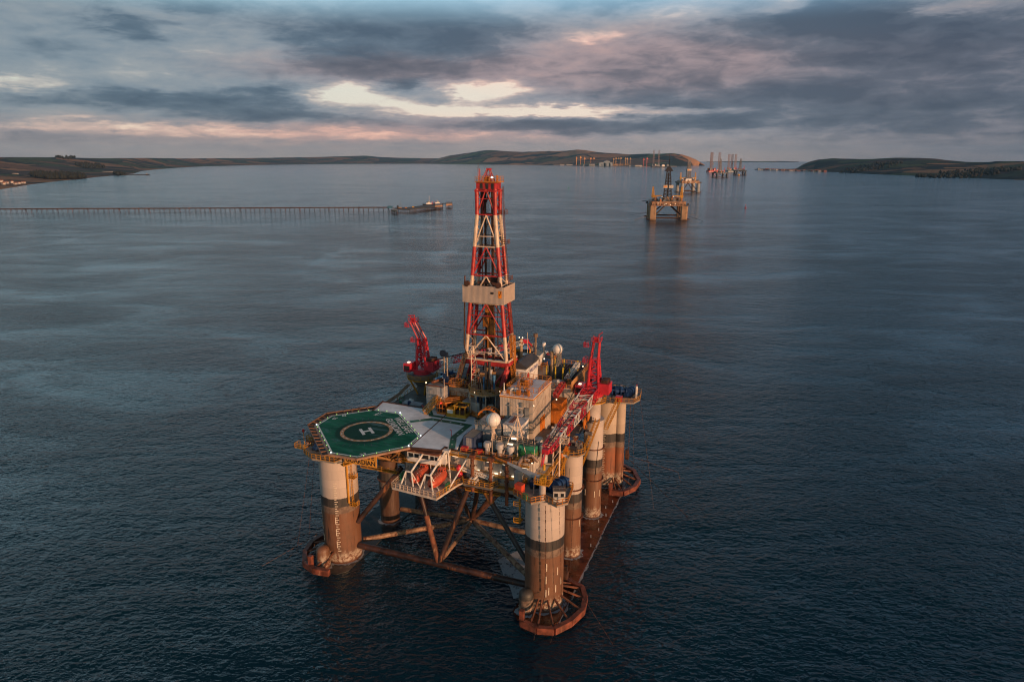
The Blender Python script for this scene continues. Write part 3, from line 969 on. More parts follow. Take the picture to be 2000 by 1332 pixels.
def scale_poly(pts, d):
    """offset a convex polygon outwards by d"""
    cx_ = sum(p[0] for p in pts) / len(pts); cy_ = sum(p[1] for p in pts) / len(pts)
    out = []
    n = len(pts)
    for i in range(n):
        a, b, c = Vector(pts[i - 1]), Vector(pts[i]), Vector(pts[(i + 1) % n])
        d1, d2 = (b - a).normalized(), (c - b).normalized()
        n1, n2 = Vector((d1.y, -d1.x)), Vector((d2.y, -d2.x))
        if n1.dot(b - Vector((cx_, cy_))) < 0: n1, n2 = -n1, -n2
        k = (n1 + n2) / (1 + n1.dot(n2))
        out.append(tuple(b + k * d))
    return out
def edge_strip(mb, pts, w_, z, closed=True, th=.012):
    """flat painted strip along a polyline, corners mitred so no two faces overlap"""
    P = [Vector((p[0], p[1])) for p in pts]
    n = len(P)
    L_, R_ = [], []
    for i in range(n):
        pv = P[i - 1] if (i > 0 or closed) else None
        nx = P[(i + 1) % n] if (i < n - 1 or closed) else None
        d1 = (P[i] - pv).normalized() if pv is not None else None
        d2 = (nx - P[i]).normalized() if nx is not None else None
        d1 = d2 if d1 is None else d1
        d2 = d1 if d2 is None else d2
        n1, n2 = Vector((-d1.y, d1.x)), Vector((-d2.y, d2.x))
        m = (n1 + n2) / max(.35, 1 + n1.dot(n2)) * (w_ / 2)
        L_.append(P[i] + m); R_.append(P[i] - m)
    k = n if closed else n - 1
    for i in range(k):
        j = (i + 1) % n
        mb.add([(*L_[i], z), (*R_[i], z), (*R_[j], z), (*L_[j], z)], [(0, 1, 2, 3)])
    return mb
markw = paint('deck_white', (.66, .66, .64), .5, var=.1, rust=.10, streak=False, bump=0)
mb = MB(); edge_strip(mb, scale_poly(OCT, -.35), .38, HZ + .008); mb.build('edge_line', markw, heli, smooth=False)
mb = MB(); edge_strip(mb, scale_poly(OCT, .25), .5, HZ - .05); 
P8 = [Vector((p[0], p[1], HZ - .35)) for p in scale_poly(OCT, .45)]
mb.path(P8 + [P8[0]], .26, 6)
mb.build('gutter_rim', paint('rim_tan', (.34, .20, .13), .6, rust=.3), heli, smooth=False)
def ring(name, r0, r1, z, mat, n=56):
    vs = []
    for i in range(n):
        a = 2 * math.pi * i / n
        vs += [(HC[0] + r0 * math.cos(a), HC[1] + r0 * math.sin(a), z), (HC[0] + r1 * math.cos(a), HC[1] + r1 * math.sin(a), z)]
    fs = [(2 * i, 2 * i + 1, (2 * i + 3) % (2 * n), (2 * i + 2) % (2 * n)) for i in range(n)]
    mb = MB(); mb.add(vs, fs)
    return mb.build(name, mat, heli, smooth=False)
ring('landing_circle', 5.6, 6.55, HZ + .010, paint('circle_brown', (.44, .23, .085), .6, var=.3, scale=1.0, streak=False, bump=0))
mb = MB()
for i in range(22):
    a = 2 * math.pi * (i + .3) / 22
    mb.cbox((HC[0] + 6.08 * math.cos(a), HC[1] + 6.08 * math.sin(a), HZ + .016), (.16, .8, .006), rz=a)
mb.build('dash_mark', markw, heli, smooth=False)
mb = MB()
for i in range(34):
    a = 2 * math.pi * i / 34 + .05
    r_ = rnd.uniform(8.2, 9.6)
    mb.cbox((HC[0] + r_ * math.cos(a), HC[1] + r_ * math.sin(a), HZ + .010), (rnd.uniform(.9, 1.8), .10, .005), rz=a)
mb.build('tie_down_slot', dark, heli, smooth=False)
mb = MB()
ha = rad(-43)
ux, uy = math.cos(ha), math.sin(ha)              # reading direction along the chamfered edge
def H(a, b): return (HC[0] + ux * a - uy * b, HC[1] + uy * a + ux * b, HZ + .014)
for s_ in (-1, 1):
    mb.cbox(H(0, s_ * 1.15), (4.0, .75, .008), rz=ha)
mb.cbox(H(0, 0), (.75, 1.55, .006), rz=ha)
mb.build('letter_h', markw, heli, smooth=False)
def htext(name, body, a, b, size, rot=0.0, space=1.0, bold=.0):
    p = H(a, b)
    return text(name, body, markw, heli, (p[0], p[1], HZ + .02), (0, 0, ha + rot), size, extrude=.002, space=space, bold=bold)
mx, my = (-47.2 - 34.6) / 2 - HC[0], (18.0 + 6.2) / 2 - HC[1]
ea, eb = mx * ux + my * uy, -mx * uy + my * ux
htext('name_lettering', 'WELL·SAFE', ea - .2, eb - 1.75, 2.4, space=.98, bold=.035)
htext('name_lettering', 'GUARDIAN', ea - .2, eb - 3.95, 2.4, space=.98, bold=.035)
text('weight_number', '23', markw, heli, (-41.8, -8.0, HZ + .02), (0, 0, rad(50)), 1.5, extrude=.002, bold=.03)
text('weight_number', '23', markw, heli, (-61.4, 8.6, HZ + .02), (0, 0, rad(-88)), 1.5, extrude=.002, bold=.03)
text('weight_number', '12.8t', markw, heli, (-52.5, 15.7, HZ + .02), (0, 0, rad(-100)), 1.3, extrude=.002, bold=.03)
text('weight_number', '23', markw, heli, (-60.2, 11.3, HZ + .02), (0, 0, rad(130)), 1.4, extrude=.002, bold=.03)
# perimeter lamps
mb = MB(); mb2 = MB()
for i in range(8):
    a, b = Vector(OCT[i]), Vector(OCT[(i + 1) % 8])
    k = max(2, round((b - a).length / 3.0))
    for j in range(k):
        p = a.lerp(b, (j + .5) / k)
        mb.ball((p.x, p.y, HZ + .12), .09, 8, 5)
for p in (OCT[0], OCT[7], OCT[5], OCT[3], OCT[4]):
    mb2.ball((p[0] + .1, p[1], HZ + .22), .16, 8, 6)
mb.build('perimeter_lamp', lampg, heli)
mb2.build('corner_lamp', lampc, heli)
# safety net frame round the outer sides
outer = scale_poly(OCT, 2.1)
netm = paint('net_dark', (.030, .022, .018), .8, var=.3, bump=0)
mb = MB(); nb_ = MB()
ids = [6, 7, 0, 1, 2]
for a_, b_ in zip(ids[1:], ids[2:]):
    A, B = Vector((*outer[a_], HZ + .1)), Vector((*outer[b_], HZ + .1))
    Ai, Bi = Vector((*OCT[a_], HZ - .3)), Vector((*OCT[b_], HZ - .3))
    mb.tube(A, B, .14, 5)
    k = max(3, round((B - A).length / 2.2))
    for j in range(k + 1):
        mb.tube(A.lerp(B, j / k), Ai.lerp(Bi, j / k), .15, 5)
    nb_.add([A - Vector((0, 0, .08)), B - Vector((0, 0, .08)), Bi, Ai, A - Vector((0, 0, .14)), B - Vector((0, 0, .14)), Bi - Vector((0, 0, .06)), Ai - Vector((0, 0, .06))], [(0, 1, 2, 3), (7, 6, 5, 4), (0, 4, 5, 1), (1, 5, 6, 2), (2, 6, 7, 3), (3, 7, 4, 0)])
nf_ = mb.build('net_frame', paint('net_frame_brown', (.20, .10, .055), .6, rust=.3), heli, smooth=False)
nb_.build('safety_net', netm, nf_, smooth=False)
# underside beams
mb = MB()
for k in range(9):
    a = -60 + k * 3.0
    mb.box(a, -5 if -56 < a < -38 else 3, HZ - 1.1, a + .3, 14, HZ - .5)
for k in range(5):
    mb.box(-61, -4 + k * 4.2, HZ - 1.5, -37, -3.7 + k * 4.2, HZ - 1.1)
mb.build('underdeck_beam', rustm, heli, smooth=False)

GZ = 33.86
GP = [L(u, v, GZ)[:2] for u, v in ((728, 802), (747, 784.5), (838, 799), (928, 815), (931, 833), (906, 849), (892, 878), (869, 871.5), (861, 878.5), (800, 872.5), (818, 852), (780, 809))]
mb = MB(); mb.prism(GP, GZ - .35, GZ)
gdk = mb.build('pad_deck', greyd, rig, smooth=False)
mb = MB()
for a, b in zip(GP[6:9], GP[7:10]): mb.tube((*a, GZ - .25), (*b, GZ - .25), .3, 6)
mb.tube((*GP[1], GZ - .1), (*GP[2], GZ - .1), .35, 6); mb.tube((*GP[0], GZ - .1), (*GP[1], GZ - .1), .35, 6)
mb.build('edge_beam', rustd, gdk)
gm = paint('stripe_green', (.010, .13, .07), .5, var=.25, streak=False, bump=0)
def gl(pts, w_, z, mat, name):
    mb = MB(); edge_strip(mb, [L(u, v, GZ)[:2] for u, v in pts], w_, z, closed=False)
    return mb.build(name, mat, gdk, smooth=False)
for s_ in ([(801, 823.5), (842, 818.5), (872, 823), (915, 830.5), (886, 854), (882.5, 876)], [(838.5, 800), (842.5, 811.5), (875, 816.5), (910, 822)]):
    gl(s_, 2.0 if len(s_) == 6 else 1.7, GZ + .006, markw, 'white_border')
    gl(s_, 1.5 if len(s_) == 6 else 1.2, GZ + .012, gm, 'green_stripe')
gl([(802, 872), (876, 806)], .32, GZ + .018, rustm, 'deck_seam')
mb = MB()
for i, (u, v) in enumerate([(820, 821), (846, 819.5), (862, 821.5), (880, 825), (900, 828), (903, 840), (894, 848), (884, 858), (883, 868), (840, 806)]):
    p = L(u, v, GZ); mb.box(p[0] - .2, p[1] - .2, GZ + .02, p[0] + .2, p[1] + .2, GZ + .03)
mb.build('footprint_mark', markw, gdk, smooth=False)
# lower white pad beyond the helideck on the port side
p0 = L(786, 793, 32.3)
mb = MB(); mb.prism([L(u, v, 32.3)[:2] for u, v in ((785, 786), (794, 780.5), (827, 787), (820, 792))], 31.9, 32.3)
mb.build('locker_roof', paint('pale_roof', (.42, .44, .46), .5, rust=.1), rig, smooth=False)
# yellow name board under the helideck edge
nbp = (-41.6, -6.0)
sgn = MB(); sgn.box(-48.3, -6.25, 30.0, -39.5, -6.05, 33.3)
bo = sgn.build('name_board', paint('board_yellow', (.62, .30, .05), .5, rust=.1), rig, smooth=False)
ink = paint('ink_black', (.02, .02, .02), .5, bump=0)
text('board_lettering', 'WELL-SAFE', ink, bo, (-43.9, -6.27, 32.35), (rad(90), 0, 0), 1.55, bold=.035)
text('board_lettering', 'GUARDIAN', ink, bo, (-43.9, -6.27, 30.85), (rad(90), 0, 0), 1.6, bold=.035)

# ------------------------------------------------------------------ deck buildings
def panel_wall(mb, x0, y0, z0, x1, y1, z1, face, step=.9):
    """raised ribs on one face of a box, so a plated wall catches the light"""
    if face == 'y':
        k = int((x1 - x0) / step)
        for i in range(1, k): mb.box(x0 + i * step, y0 - .05, z0 + .1, x0 + i * step + .1, y0, z1 - .1)
    else:
        k = int((y1 - y0) / step)
        for i in range(1, k): mb.box(x1, y0 + i * step, z0 + .1, x1 + .05, y0 + i * step + .1, z1 - .1)
def house(name, x0, y0, z0, x1, y1, z1, mat, roofm=None, parent=None, ribs=True, rail=None, rail_step=1.8, step=.9):
    mb = MB(); mb.box(x0, y0, z0, x1, y1, z1)
    o = mb.build(name, mat, parent or rig, smooth=False)
    if ribs:
        r_ = MB(); panel_wall(r_, x0, y0, z0, x1, y1, z1, 'y', step); panel_wall(r_, x0, y0, z0, x1, y1, z1, 'x', step)
        r_.build('wall_rib', mat, o, smooth=False)
    if roofm:
        r_ = MB(); r_.box(x0 - .12, y0 - .12, z1, x1 + .12, y1 + .12, z1 + .12); r_.build('roof', roofm, o, smooth=False)
    if rail:
        r_ = MB(); r_.rail([(x0, y0, z1 + .12), (x1, y0, z1 + .12), (x1, y1, z1 + .12), (x0, y1, z1 + .12)], closed=True, step=rail_step)
        r_.build('handrail', rail, o, smooth=False)
    return o
# drill floor substructure
sub = house('substructure_wall', -40.5, 28.0, 31.1, -22.4, 45.5, 39.6, wallp, deckf, step=1.3)
mb = MB(); mb.box(-31.6, 24.4, 31.1, -22.6, 28.0, 37.3); mb.build('lower_wall', paint('pale_wall', (.42, .42, .41), .6, rust=.15), sub, smooth=False)
orr = paint('rail_orange', (.50, .19, .03), .5, rust=.25, bump=0)
mb = MB()
mb.rail([(-36.5, 28.1, 39.75), (-30.2, 28.1, 39.75)], r=.07); mb.rail([(-22.2, 28.5, 39.75), (-22.2, 45.5, 39.75)], r=.07)
mb.build('handrail', orr, sub, smooth=False)
mb = MB(); mb.box(-36.4, 27.6, 31.2, -31.7, 27.98, 36.8); mb.build('recess_shade_panel', dark, sub, smooth=False)  # dark slab on the wall face, painted shade in place of a recess
mb = MB(); mb.box(-31.0, 27.9, 37.4, -29.8, 27.96, 39.3); mb.build('door', orange, sub, smooth=False)
mb = MB()
for z in (34.5, 36.2): mb.box(-22.35, 36.4, z, -22.2, 38.0, z + 1.0)
mb.build('window', lampw, sub, smooth=False)
# lower port house with the floodlit corner
ph = house('port_house', -41.9, 23.4, 31.1, -36.9, 33.5, 40.6, greyw, paint('roof_grey', (.18, .18, .17), .6, rust=.3), step=1.1)
mb = MB(); mb.tube((-41.8, 23.5, 40.9), (-37, 23.5, 40.9), .14, 6); mb.tube((-41, 25, 41.2), (-38, 33, 41.3), .35, 8); mb.build('roof_pipe', rustm, ph)
mb = MB(); mb.tube((-41.2, 27, 41.2), (-40.0, 31.5, 41.2), .5, 8); mb.build('blue_tank', sky_blue, ph)
# yellow stair between helideck and port house
mb = MB()
for s_ in (0, 1.0):
    mb.tube((-41.0 + s_, 20.0, 33.9), (-38.2 + s_, 23.2, 37.6), .12, 5)
mb.truss((-41.0, 20.0, 34.4), (-38.2, 23.2, 38.0), 1.2, 1.1, bays=5, rc=.1, rb=.06)
mb.build('stair', yel, rig, smooth=False)
# intermediate platforms in front of the substructure
def slab(name, pts, z, mat, rail=None, th=.3, h=1.2, rr=.075):
    mb = MB(); mb.prism(pts, z - th, z)
    o = mb.build(name, mat, rig, smooth=False)
    if rail:
        r_ = MB(); r_.rail([(*p, z) for p in pts], h=h, r=rr, closed=True, step=1.6); r_.build('handrail', rail, o, smooth=False)
    return o
slab('platform', [(-38.4, 22.4), (-35.4, 21.6), (-32.4, 24.0), (-31.7, 27.9), (-36.8, 27.9), (-38.4, 23.3)], 37.2, orange, orr)
slab('platform', [(-35.8, 25.0), (-32.8, 25.0), (-32.8, 28), (-35.8, 28)], 41.0, orange, orr)
rc_ = (-25.6, 26.5)
semi_ = [(rc_[0] + 4.6 * math.cos(a), rc_[1] + 4.6 * math.sin(a)) for a in [math.pi + i * math.pi / 9 for i in range(10)]]
slab('round_platform', semi_ + [(-21.0, 29.5), (-30.2, 29.5)], 40.6, paint('platform_cream', (.42, .30, .18), .5, rust=.2), yel, th=.5, h=1.3, rr=.09)
slab('round_platform', semi_ + [(-21.0, 28), (-30.2, 28)], 34.6, orange, orr, h=1.1)
mb = MB()
for a in (3.3, 3.9, 4.5, 5.1, 5.7, 6.15): mb.tube((rc_[0] + 4.5 * math.cos(a), rc_[1] + 4.5 * math.sin(a), 34.6), (rc_[0] + 4.5 * math.cos(a), rc_[1] + 4.5 * math.sin(a), 40.3), .13, 6)
mb.build('platform_post', paint('post_cream', (.5, .42, .32), .5, rust=.2), rig)
# riser tensioners: dark and blue cylinders standing in the round platform
for i, (x, y, z1, r_, m_) in enumerate([(-27.4, 25.0, 40.0, .55, blue), (-26.2, 24.2, 43.5, .32, dark), (-25.2, 25.6, 47.5, .42, dark), (-24.0, 25.2, 47.9, .42, dark), (-23.2, 26.4, 44.0, .5, sky_blue), (-26.0, 26.4, 43.2, .5, sky_blue), (-24.5, 24.0, 38, .6, dark), (-27.8, 26.6, 43, .35, rustm), (-22.8, 24.8, 40, .5, dark)]):
    mb = MB(); mb.tube((x, y, 34.6), (x, y, z1 - 4), r_, 10); mb.tube((x, y, z1 - 4), (x, y, z1), r_ * .6, 10); mb.tube((x, y, z1 - .5), (x, y, z1 + .9), r_ * .85, 10)
    mb.build('tensioner', m_, rig)
# blue pipe tower with sheave, port side
px_, py_ = -37.6, 26.6
mb = MB(); mb.box(px_ - .55, py_ - .45, 33, px_ + .25, py_ + .4, 43.8); mb.box(px_ + .4, py_ - .3, 34, px_ + .9, py_ + .3, 43)
tw = mb.build('tensioner_tower', paint('navy_paint', (.012, .030, .085), .4, rust=.15), rig, smooth=False)
mb = MB(); mb.tube((px_ - .3, py_, 43.8), (px_ - .3, py_, 48.6), .2, 8); mb.tube((px_ + .6, py_, 43), (px_ + .6, py_, 48.6), .22, 8); mb.build('rod', paint('rod_chrome', (.35, .30, .26), .3, metal=.6), tw)
mb = MB(); mb.tube((px_ - .5, py_ - .2, 49.3), (px_ - .5, py_ + .2, 49.3), 1.0, 14); mb.box(px_ + .3, py_ - .3, 48.4, px_ + .9, py_ + .3, 49.8); mb.build('sheave', paint('sheave_navy', (.012, .02, .04), .4), tw)
# big starboard house
big = house('module_house', -17.3, 16.0, 31.1, -8.7, 30.5, 43.6, paint('module_paint', (.44, .38, .32), .55, rust=.22, scale=.4), greyd, step=.7)
mb = MB(); mb.rail([(-17.2, 20.0, 43.7), (-8.7, 20.0, 43.7), (-8.7, 30.5, 43.7), (-17.2, 30.5, 43.7)], closed=True, r=.08, h=1.3, step=1.2)
mb.rail([(-17.2, 16.0, 43.7), (-8.7, 16.0, 43.7)], r=.07, h=1.1, step=1.3)
mb.box(-17.4, 15.9, 43.2, -8.6, 15.97, 43.7); mb.box(-8.65, 16, 43.2, -8.6, 30.4, 43.7)
mb.build('handrail', orr, big, smooth=False)
mb = MB(); mb.box(-8.68, 21.6, 31.2, -8.55, 25.2, 36.6); mb.build('door', orange, big, smooth=False)
for x, y, s_, h_ in ((-14.5, 25, 1.2, 1.4), (-13, 23.5, .8, 2.0), (-15.6, 17.6, .9, .9), (-12.9, 17.4, .9, 1.2), (-11.2, 18.2, .7, .8), (-10.2, 17.2, .5, 1.5)):
    mb = MB(); mb.box(x - s_ / 2, y - s_ / 2, 43.75, x + s_ / 2, y + s_ / 2, 43.7 + h_); mb.box(x - s_ / 2 - .05, y - s_ / 2 - .05, 43.7 + h_, x + s_ / 2 + .05, y + s_ / 2 + .05, 43.78 + h_); mb.build('roof_hatch', orange, big, smooth=False)
mb = MB()
mb.rail([(-15, 22, 43.7), (-12.4, 22, 43.7), (-12.4, 26.5, 43.7), (-15, 26.5, 43.7)], closed=True, r=.09, h=1.6, step=1.0)
mb.build('hatch_rail', orr, big, smooth=False)
mb = MB()
for x in (-15.0, -13.9): mb.tube((x, 18.3, 43.9), (x, 18.3, 45.0), .5, 10)
mb.lathe(-16.6, 17.0, [(.5, 43.7), (.5, 44.3), (.15, 44.6), (.1, 46.4), (.02, 46.6)], 10); mb.build('roof_vent', white, big)
mb = MB(); mb.box(-11.7, 15.55, 31.2, -11.2, 16, 42.4); mb.box(-10.6, 15.55, 31.2, -9.5, 16, 41.2); mb.tube((-14.6, 15.7, 31.2), (-14.6, 15.7, 42), .16, 6); mb.box(-15.2, 15.6, 41.2, -14.2, 15.95, 41.5)
mb.build('duct', paint('duct_grey', (.22, .22, .21), .5, rust=.3), big, smooth=False)
# starboard lower lane: machinery behind the module house
h2 = house('mud_house', -8.9, 31.2, 31.1, -6.0, 36.5, 37.5, orange, None, ribs=True)
h3 = house('shaker_house', -12.4, 38, 31.1, -5.6, 44.5, 39.6, wallp, None)
mb = MB(); mb.rail([(-12.4, 38, 39.6), (-5.6, 38, 39.6), (-5.6, 44.5, 39.6)], r=.08, step=1.2); mb.build('handrail', orr, h3, smooth=False)
mb = MB(); mb.box(-5.5, 38.2, 38.6, -5.35, 52, 41.5); mb.box(-5.5, 44.6, 31.2, -5.3, 52, 41.0); mb.build('bulwark', paint('bulwark_orange', (.42, .22, .08), .6, rust=.35), rig, smooth=False)
mb = MB()
for k in range(9):
    mb.box(-6.0, 44.8 + k * .8, 31.2, -5.2, 44.95 + k * .8, 41.2)
mb.build('bulwark_rib', paint('rib_tan', (.32, .20, .11), .6, rust=.3), rig, smooth=False)
# dark pipe deck
pd = house('pipe_rack', -20.5, 47.0, 31.1, -6.6, 62, 38.6, dark, deckf, ribs=False)
mb = MB()
for k in range(16):
    x = -13.2 + k * .42
    mb.tube((x, 46.5 + rnd.uniform(-.6, .6), 39.0), (x, 61.5, 39.0), .17, 6)
    if k % 2: mb.tube((x + .2, 47.5, 39.35), (x + .2, 60.5, 39.35), .17, 6)
mb.build('drill_pipe', rustd, pd)
mb = MB()
for x, y in ((-15.4, 47), (-12.6, 46.6), (-10.4, 46.6), (-8.4, 46.6), (-12.6, 55), (-8.4, 55), (-15.4, 55)): mb.tube((x, y, 38.6), (x, y, 42.6), .2, 6)
mb.build('stanchion', paint('post_yellow', (.50, .36, .03), .5, rust=.2), pd)
mb = MB(); mb.rail([(-18, 61.8, 38.7), (-6.6, 61.8, 38.7), (-6.6, 55, 38.7)], r=.09, h=1.6, step=1.4); mb.build('handrail', orr, pd, smooth=False)
mb = MB(); mb.truss((-8.4, 43.5, 40.2), (-8.2, 54.5, 41.6), 1.1, 1.1, bays=9, rc=.12, rb=.08); mb.build('catwalk_truss', white, rig, smooth=False)
mb = MB(); mb.truss((-7.8, 31.5, 39.6), (-7.8, 38.4, 40.6), 1.2, 1.2, bays=7, rc=.12, rb=.08); mb.build('catwalk_truss', dred, rig, smooth=False)
# workshop with dark pitched roof, sign on its side
mb = MB(); mb.box(-20.4, 34.5, 39.0, -17.2, 44.5, 44.6)
ws = mb.build('workshop', white, rig, smooth=False)
mb = MB(); mb.add([(-20.8, 34.2, 44.6), (-17.0, 34.2, 45.0), (-17.0, 44.8, 45.0), (-20.8, 44.8, 44.6), (-20.8, 34.2, 46.0), (-19.0, 34.2, 46.7), (-17.0, 34.2, 45.5), (-20.8, 44.8, 46.0), (-19.0, 44.8, 46.7), (-17.0, 44.8, 45.5)],
    [(0, 1, 6, 5, 4), (3, 7, 8, 9, 2), (4, 5, 8, 7), (5, 6, 9, 8), (1, 2, 9, 6), (0, 4, 7, 3), (0, 3, 2, 1)])
mb.build('roof', paint('slate_roof', (.05, .05, .055), .6), ws, smooth=False)
mb = MB(); mb.tube((-17.18, 36.2, 42.6), (-17.12, 36.2, 42.6), .8, 16); mb.build('round_emblem', dred, ws)
text('wall_lettering', 'WELL-SAFE', paint('ink_blue', (.08, .10, .25), .5, bump=0), ws, (-17.16, 40.8, 43.3), (rad(90), 0, rad(90)), 1.35, bold=.03)
# store block behind: containers and satellite domes stand on it
stb = house('aft_store', -30, 46.5, 31.1, -15.5, 62, 42.2, mid, deckf, ribs=False)
mb = MB(); mb.rail([(-24, 46.6, 42.3), (-15.5, 46.6, 42.3), (-15.5, 61.8, 42.3)], r=.08, step=1.4); mb.build('handrail', orr, stb, smooth=False)
# forward houses under the near radome
f1 = house('forward_house', -21.2, 9.5, 33.0, -14.6, 17.0, 37.6, greyw, paint('roof_pale', (.36, .35, .34), .6, rust=.25, streak=False), step=.8)
f2 = house('white_house', -14.0, 9.8, 33.0, -9.6, 19.0, 38.6, white, paint('roof_skygrey', (.50, .52, .55), .5, rust=.12, streak=False), step=.7)
f3 = house('vent_room', -15.6, 6.6, 33.0, -5.4, 9.6, 35.8, wallp, deckf, step=.8)
mb = MB(); mb.box(-11.6, 6.52, 33.1, -10.0, 6.6, 35.2); mb.box(-14.6, 6.52, 33.4, -13.4, 6.6, 35); mb.build('doorway', dark, f3, smooth=False)
mb = MB(); mb.box(-11.7, 6.2, 35.3, -10.2, 6.5, 35.5); mb.box(-8.0, 6.2, 35.2, -6.8, 6.5, 35.4); mb.build('strip_lamp', lampw, f3, smooth=False)
mb = MB(); mb.rail([(-21.2, 9.4, 37.7), (-14.6, 9.4, 37.7)], r=.08, h=1.2, step=.6); mb.rail([(-15.6, 6.5, 35.9), (-5.4, 6.5, 35.9)], r=.07, step=1.3); mb.build('handrail', paint('rail_cream', (.55, .42, .30), .5, bump=0), f1, smooth=False)
mb = MB()
for k in range(3): mb.tube((-13.0 + k * .4, 11, 38.85), (-13.0 + k * .4, 17.5, 38.85), .09, 6)
mb.build('roof_pipe', rustm, f2)
mb = MB(); mb.rail([(-22.2, 3.1, 33.0), (-4.5, 3.1, 33.0), (-4.4, 8, 33)], r=.07, h=1.1, step=1.5); mb.build('handrail', orr, rig, smooth=False)
# yellow hatches in the deck
mb = MB()
for x in (-13.9, -10.9, -8.6): mb.box(x, 3.7, 33.0, x + 1.7, 6.2, 33.12)
mb.build('hatch', paint('hatch_yellow', (.42, .24, .03), .6, rust=.2), rig, smooth=False)
# exhaust hood arch beside the module
mb = MB()
for yy in (16.2, 18.2):
    pts = [(-20.6 + 2.9 * math.cos(a), yy, 36.6 + 2.7 * math.sin(a)) for a in [math.pi * i / 12 for i in range(13)]]
    mb.path(pts, .22, 6)
for i in range(13):
    a = math.pi * i / 12
    mb.tube((-20.6 + 2.9 * math.cos(a), 16.2, 36.6 + 2.7 * math.sin(a)), (-20.6 + 2.9 * math.cos(a), 18.2, 36.6 + 2.7 * math.sin(a)), .1, 4)
mb.build('arch_frame', orange, rig)
# mushroom vents
def mushroom(x, y, z, r, h):
    mb = MB(); mb.lathe(x, y, [(r * .62, z), (r * .62, z + h * .55), (r, z + h * .62), (r, z + h * .92), (r * .8, z + h), (.05, z + h)], 18)
    mb.build('mushroom_vent', paint('vent_grey', (.46, .45, .44), .5, rust=.1), rig)
for a in ((-15.8, 4.4, 33, .95, 3.0), (-12.6, 4.2, 33, .95, 3.1), (-9.8, 4.0, 33, .85, 3.0), (-5.2, 10.5, 31.1, 1.05, 5.2), (-3.0, 8.2, 31.1, 1.25, 4.6)):
    mushroom(*a)
# yellow drum tank and pipe bits: deck machinery, each a piece of its own
def greeble(region, z, n, smax, hmax, cols, names=('deck_locker', 'valve_box', 'pump_unit', 'winch_unit')):
    x0, y0, x1, y1 = region
    for i in range(n):
        x, y = rnd.uniform(x0, x1), rnd.uniform(y0, y1)
        a, b, h_ = rnd.uniform(.35, smax), rnd.uniform(.35, smax), rnd.uniform(.4, hmax)
        mb = MB(); k = rnd.randrange(4)
        if k == 0:
            mb.box(x, y, z, x + a, y + b, z + h_); mb.box(x + .1, y + .1, z + h_, x + a * .6, y + b * .6, z + h_ + .3)
        elif k == 1:
            mb.lathe(x, y, [(a * .5, z), (a * .5, z + h_ * .8), (a * .3, z + h_), (.05, z + h_)], 12); mb.tube((x, y, z), (x + a, y, z + .3), .12, 6)
        elif k == 2:
            mb.tube((x, y, z + a * .5), (x + b + .6, y, z + a * .5), a * .5, 10); mb.box(x + .1, y - a * .4, z, x + .3, y + a * .4, z + a * .4); mb.box(x + b + .2, y - a * .4, z, x + b + .4, y + a * .4, z + a * .4)
        else:
            mb.path([(x, y, z), (x, y, z + h_), (x + a, y, z + h_), (x + a, y + b, z + h_), (x + a, y + b, z)], .10, 6); mb.box(x, y, z, x + a, y + b * .5, z + h_ * .4)
        mb.build(rnd.choice(names), rnd.choice(cols), rig)
cols_ = [orange, mid, dark, rustm, white, blue, yel, greyw, dred, rustm, orange]
greeble((-36, 29, -33, 32), 39.8, 10, 1.4, 1.6, cols_)
greeble((-33, 28.6, -23.4, 30.4), 39.8, 16, 1.3, 1.6, cols_)
greeble((-33, 42, -23.4, 45), 39.7, 8, 1.8, 2.0, cols_)
greeble((-21, 18.5, -18, 26), 33.2, 14, 1.5, 2.6, cols_)
greeble((-21.5, 30, -17.8, 45), 33, 10, 1.5, 5.5, cols_)
greeble((-8, 16, -4.8, 31), 31.1, 26, 1.5, 1.8, cols_)
greeble((-8, 32, -1.4, 50), 31.1, 26, 1.8, 3.2, cols_)
greeble((-4, 9, 1.6, 38), 31.1, 26, 1.3, 1.8, cols_)
greeble((-16, 17.2, -9.4, 19.2), 43.7, 7, .9, .9, cols_)
greeble((-17, 44, -9, 46), 33, 8, 1.6, 5.5, cols_)
greeble((-50, 34, -43, 60), 31.1, 26, 2.0, 3.0, cols_)
greeble((-56, 18, -50, 33), 31.1, 14, 1.6, 2.0, [white, blue, green, greyw, mid])
greeble((-17, 4, -5, 6.2), 33.0, 12, .9, 1.2, cols_)
greeble((-20, 13, -15, 16.5), 37.7, 5, .9, .9, cols_)
greeble((-24, 47, -16, 61), 42.3, 18, 2.0, 1.8, cols_)
greeble((-20, 4, -5.5, 9), 33.0, 16, .8, 1.4, cols_)
greeble((-33, 29, -23.5, 44), 39.8, 24, 1.3, 2.4, cols_)
greeble((-7.8, 9.8, -4.6, 15.5), 31.1, 14, 1.2, 1.8, cols_)
greeble((-3.8, 30, -1.2, 60), 31.1, 20, 1.0, 2.6, cols_)
pc_ = [orange, rustm, rustm, mid, yel, white]
greeble((-36, 29, -31, 34), 39.8, 14, 1.2, 2.4, pc_)
greeble((-22, 31, -18, 45), 39.8, 14, 1.0, 2.2, pc_)
greeble((-12, 38.5, -6, 44), 39.7, 10, 1.2, 1.6, pc_)
greeble((-30, 47, -24, 61), 42.3, 14, 1.6, 2.4, pc_)
greeble((-41.5, 24, -37.4, 33), 40.8, 8, 1.1, 1.2, pc_)
greeble((-19, 20, -17.6, 30), 31.1, 10, 1.2, 7.5, cols_)
# extra deck plate on port side carries the crane approach
mb = MB(); mb.box(-57.5, 18.2, 30.6, -51.4, 60, 31.0); mb.build('side_deck', deckf, rig, smooth=False)
mb = MB(); mb.rail([(-57.4, 22, 31), (-57.4, 60, 31)], r=.08, step=2); mb.build('handrail', yel, rig, smooth=False)
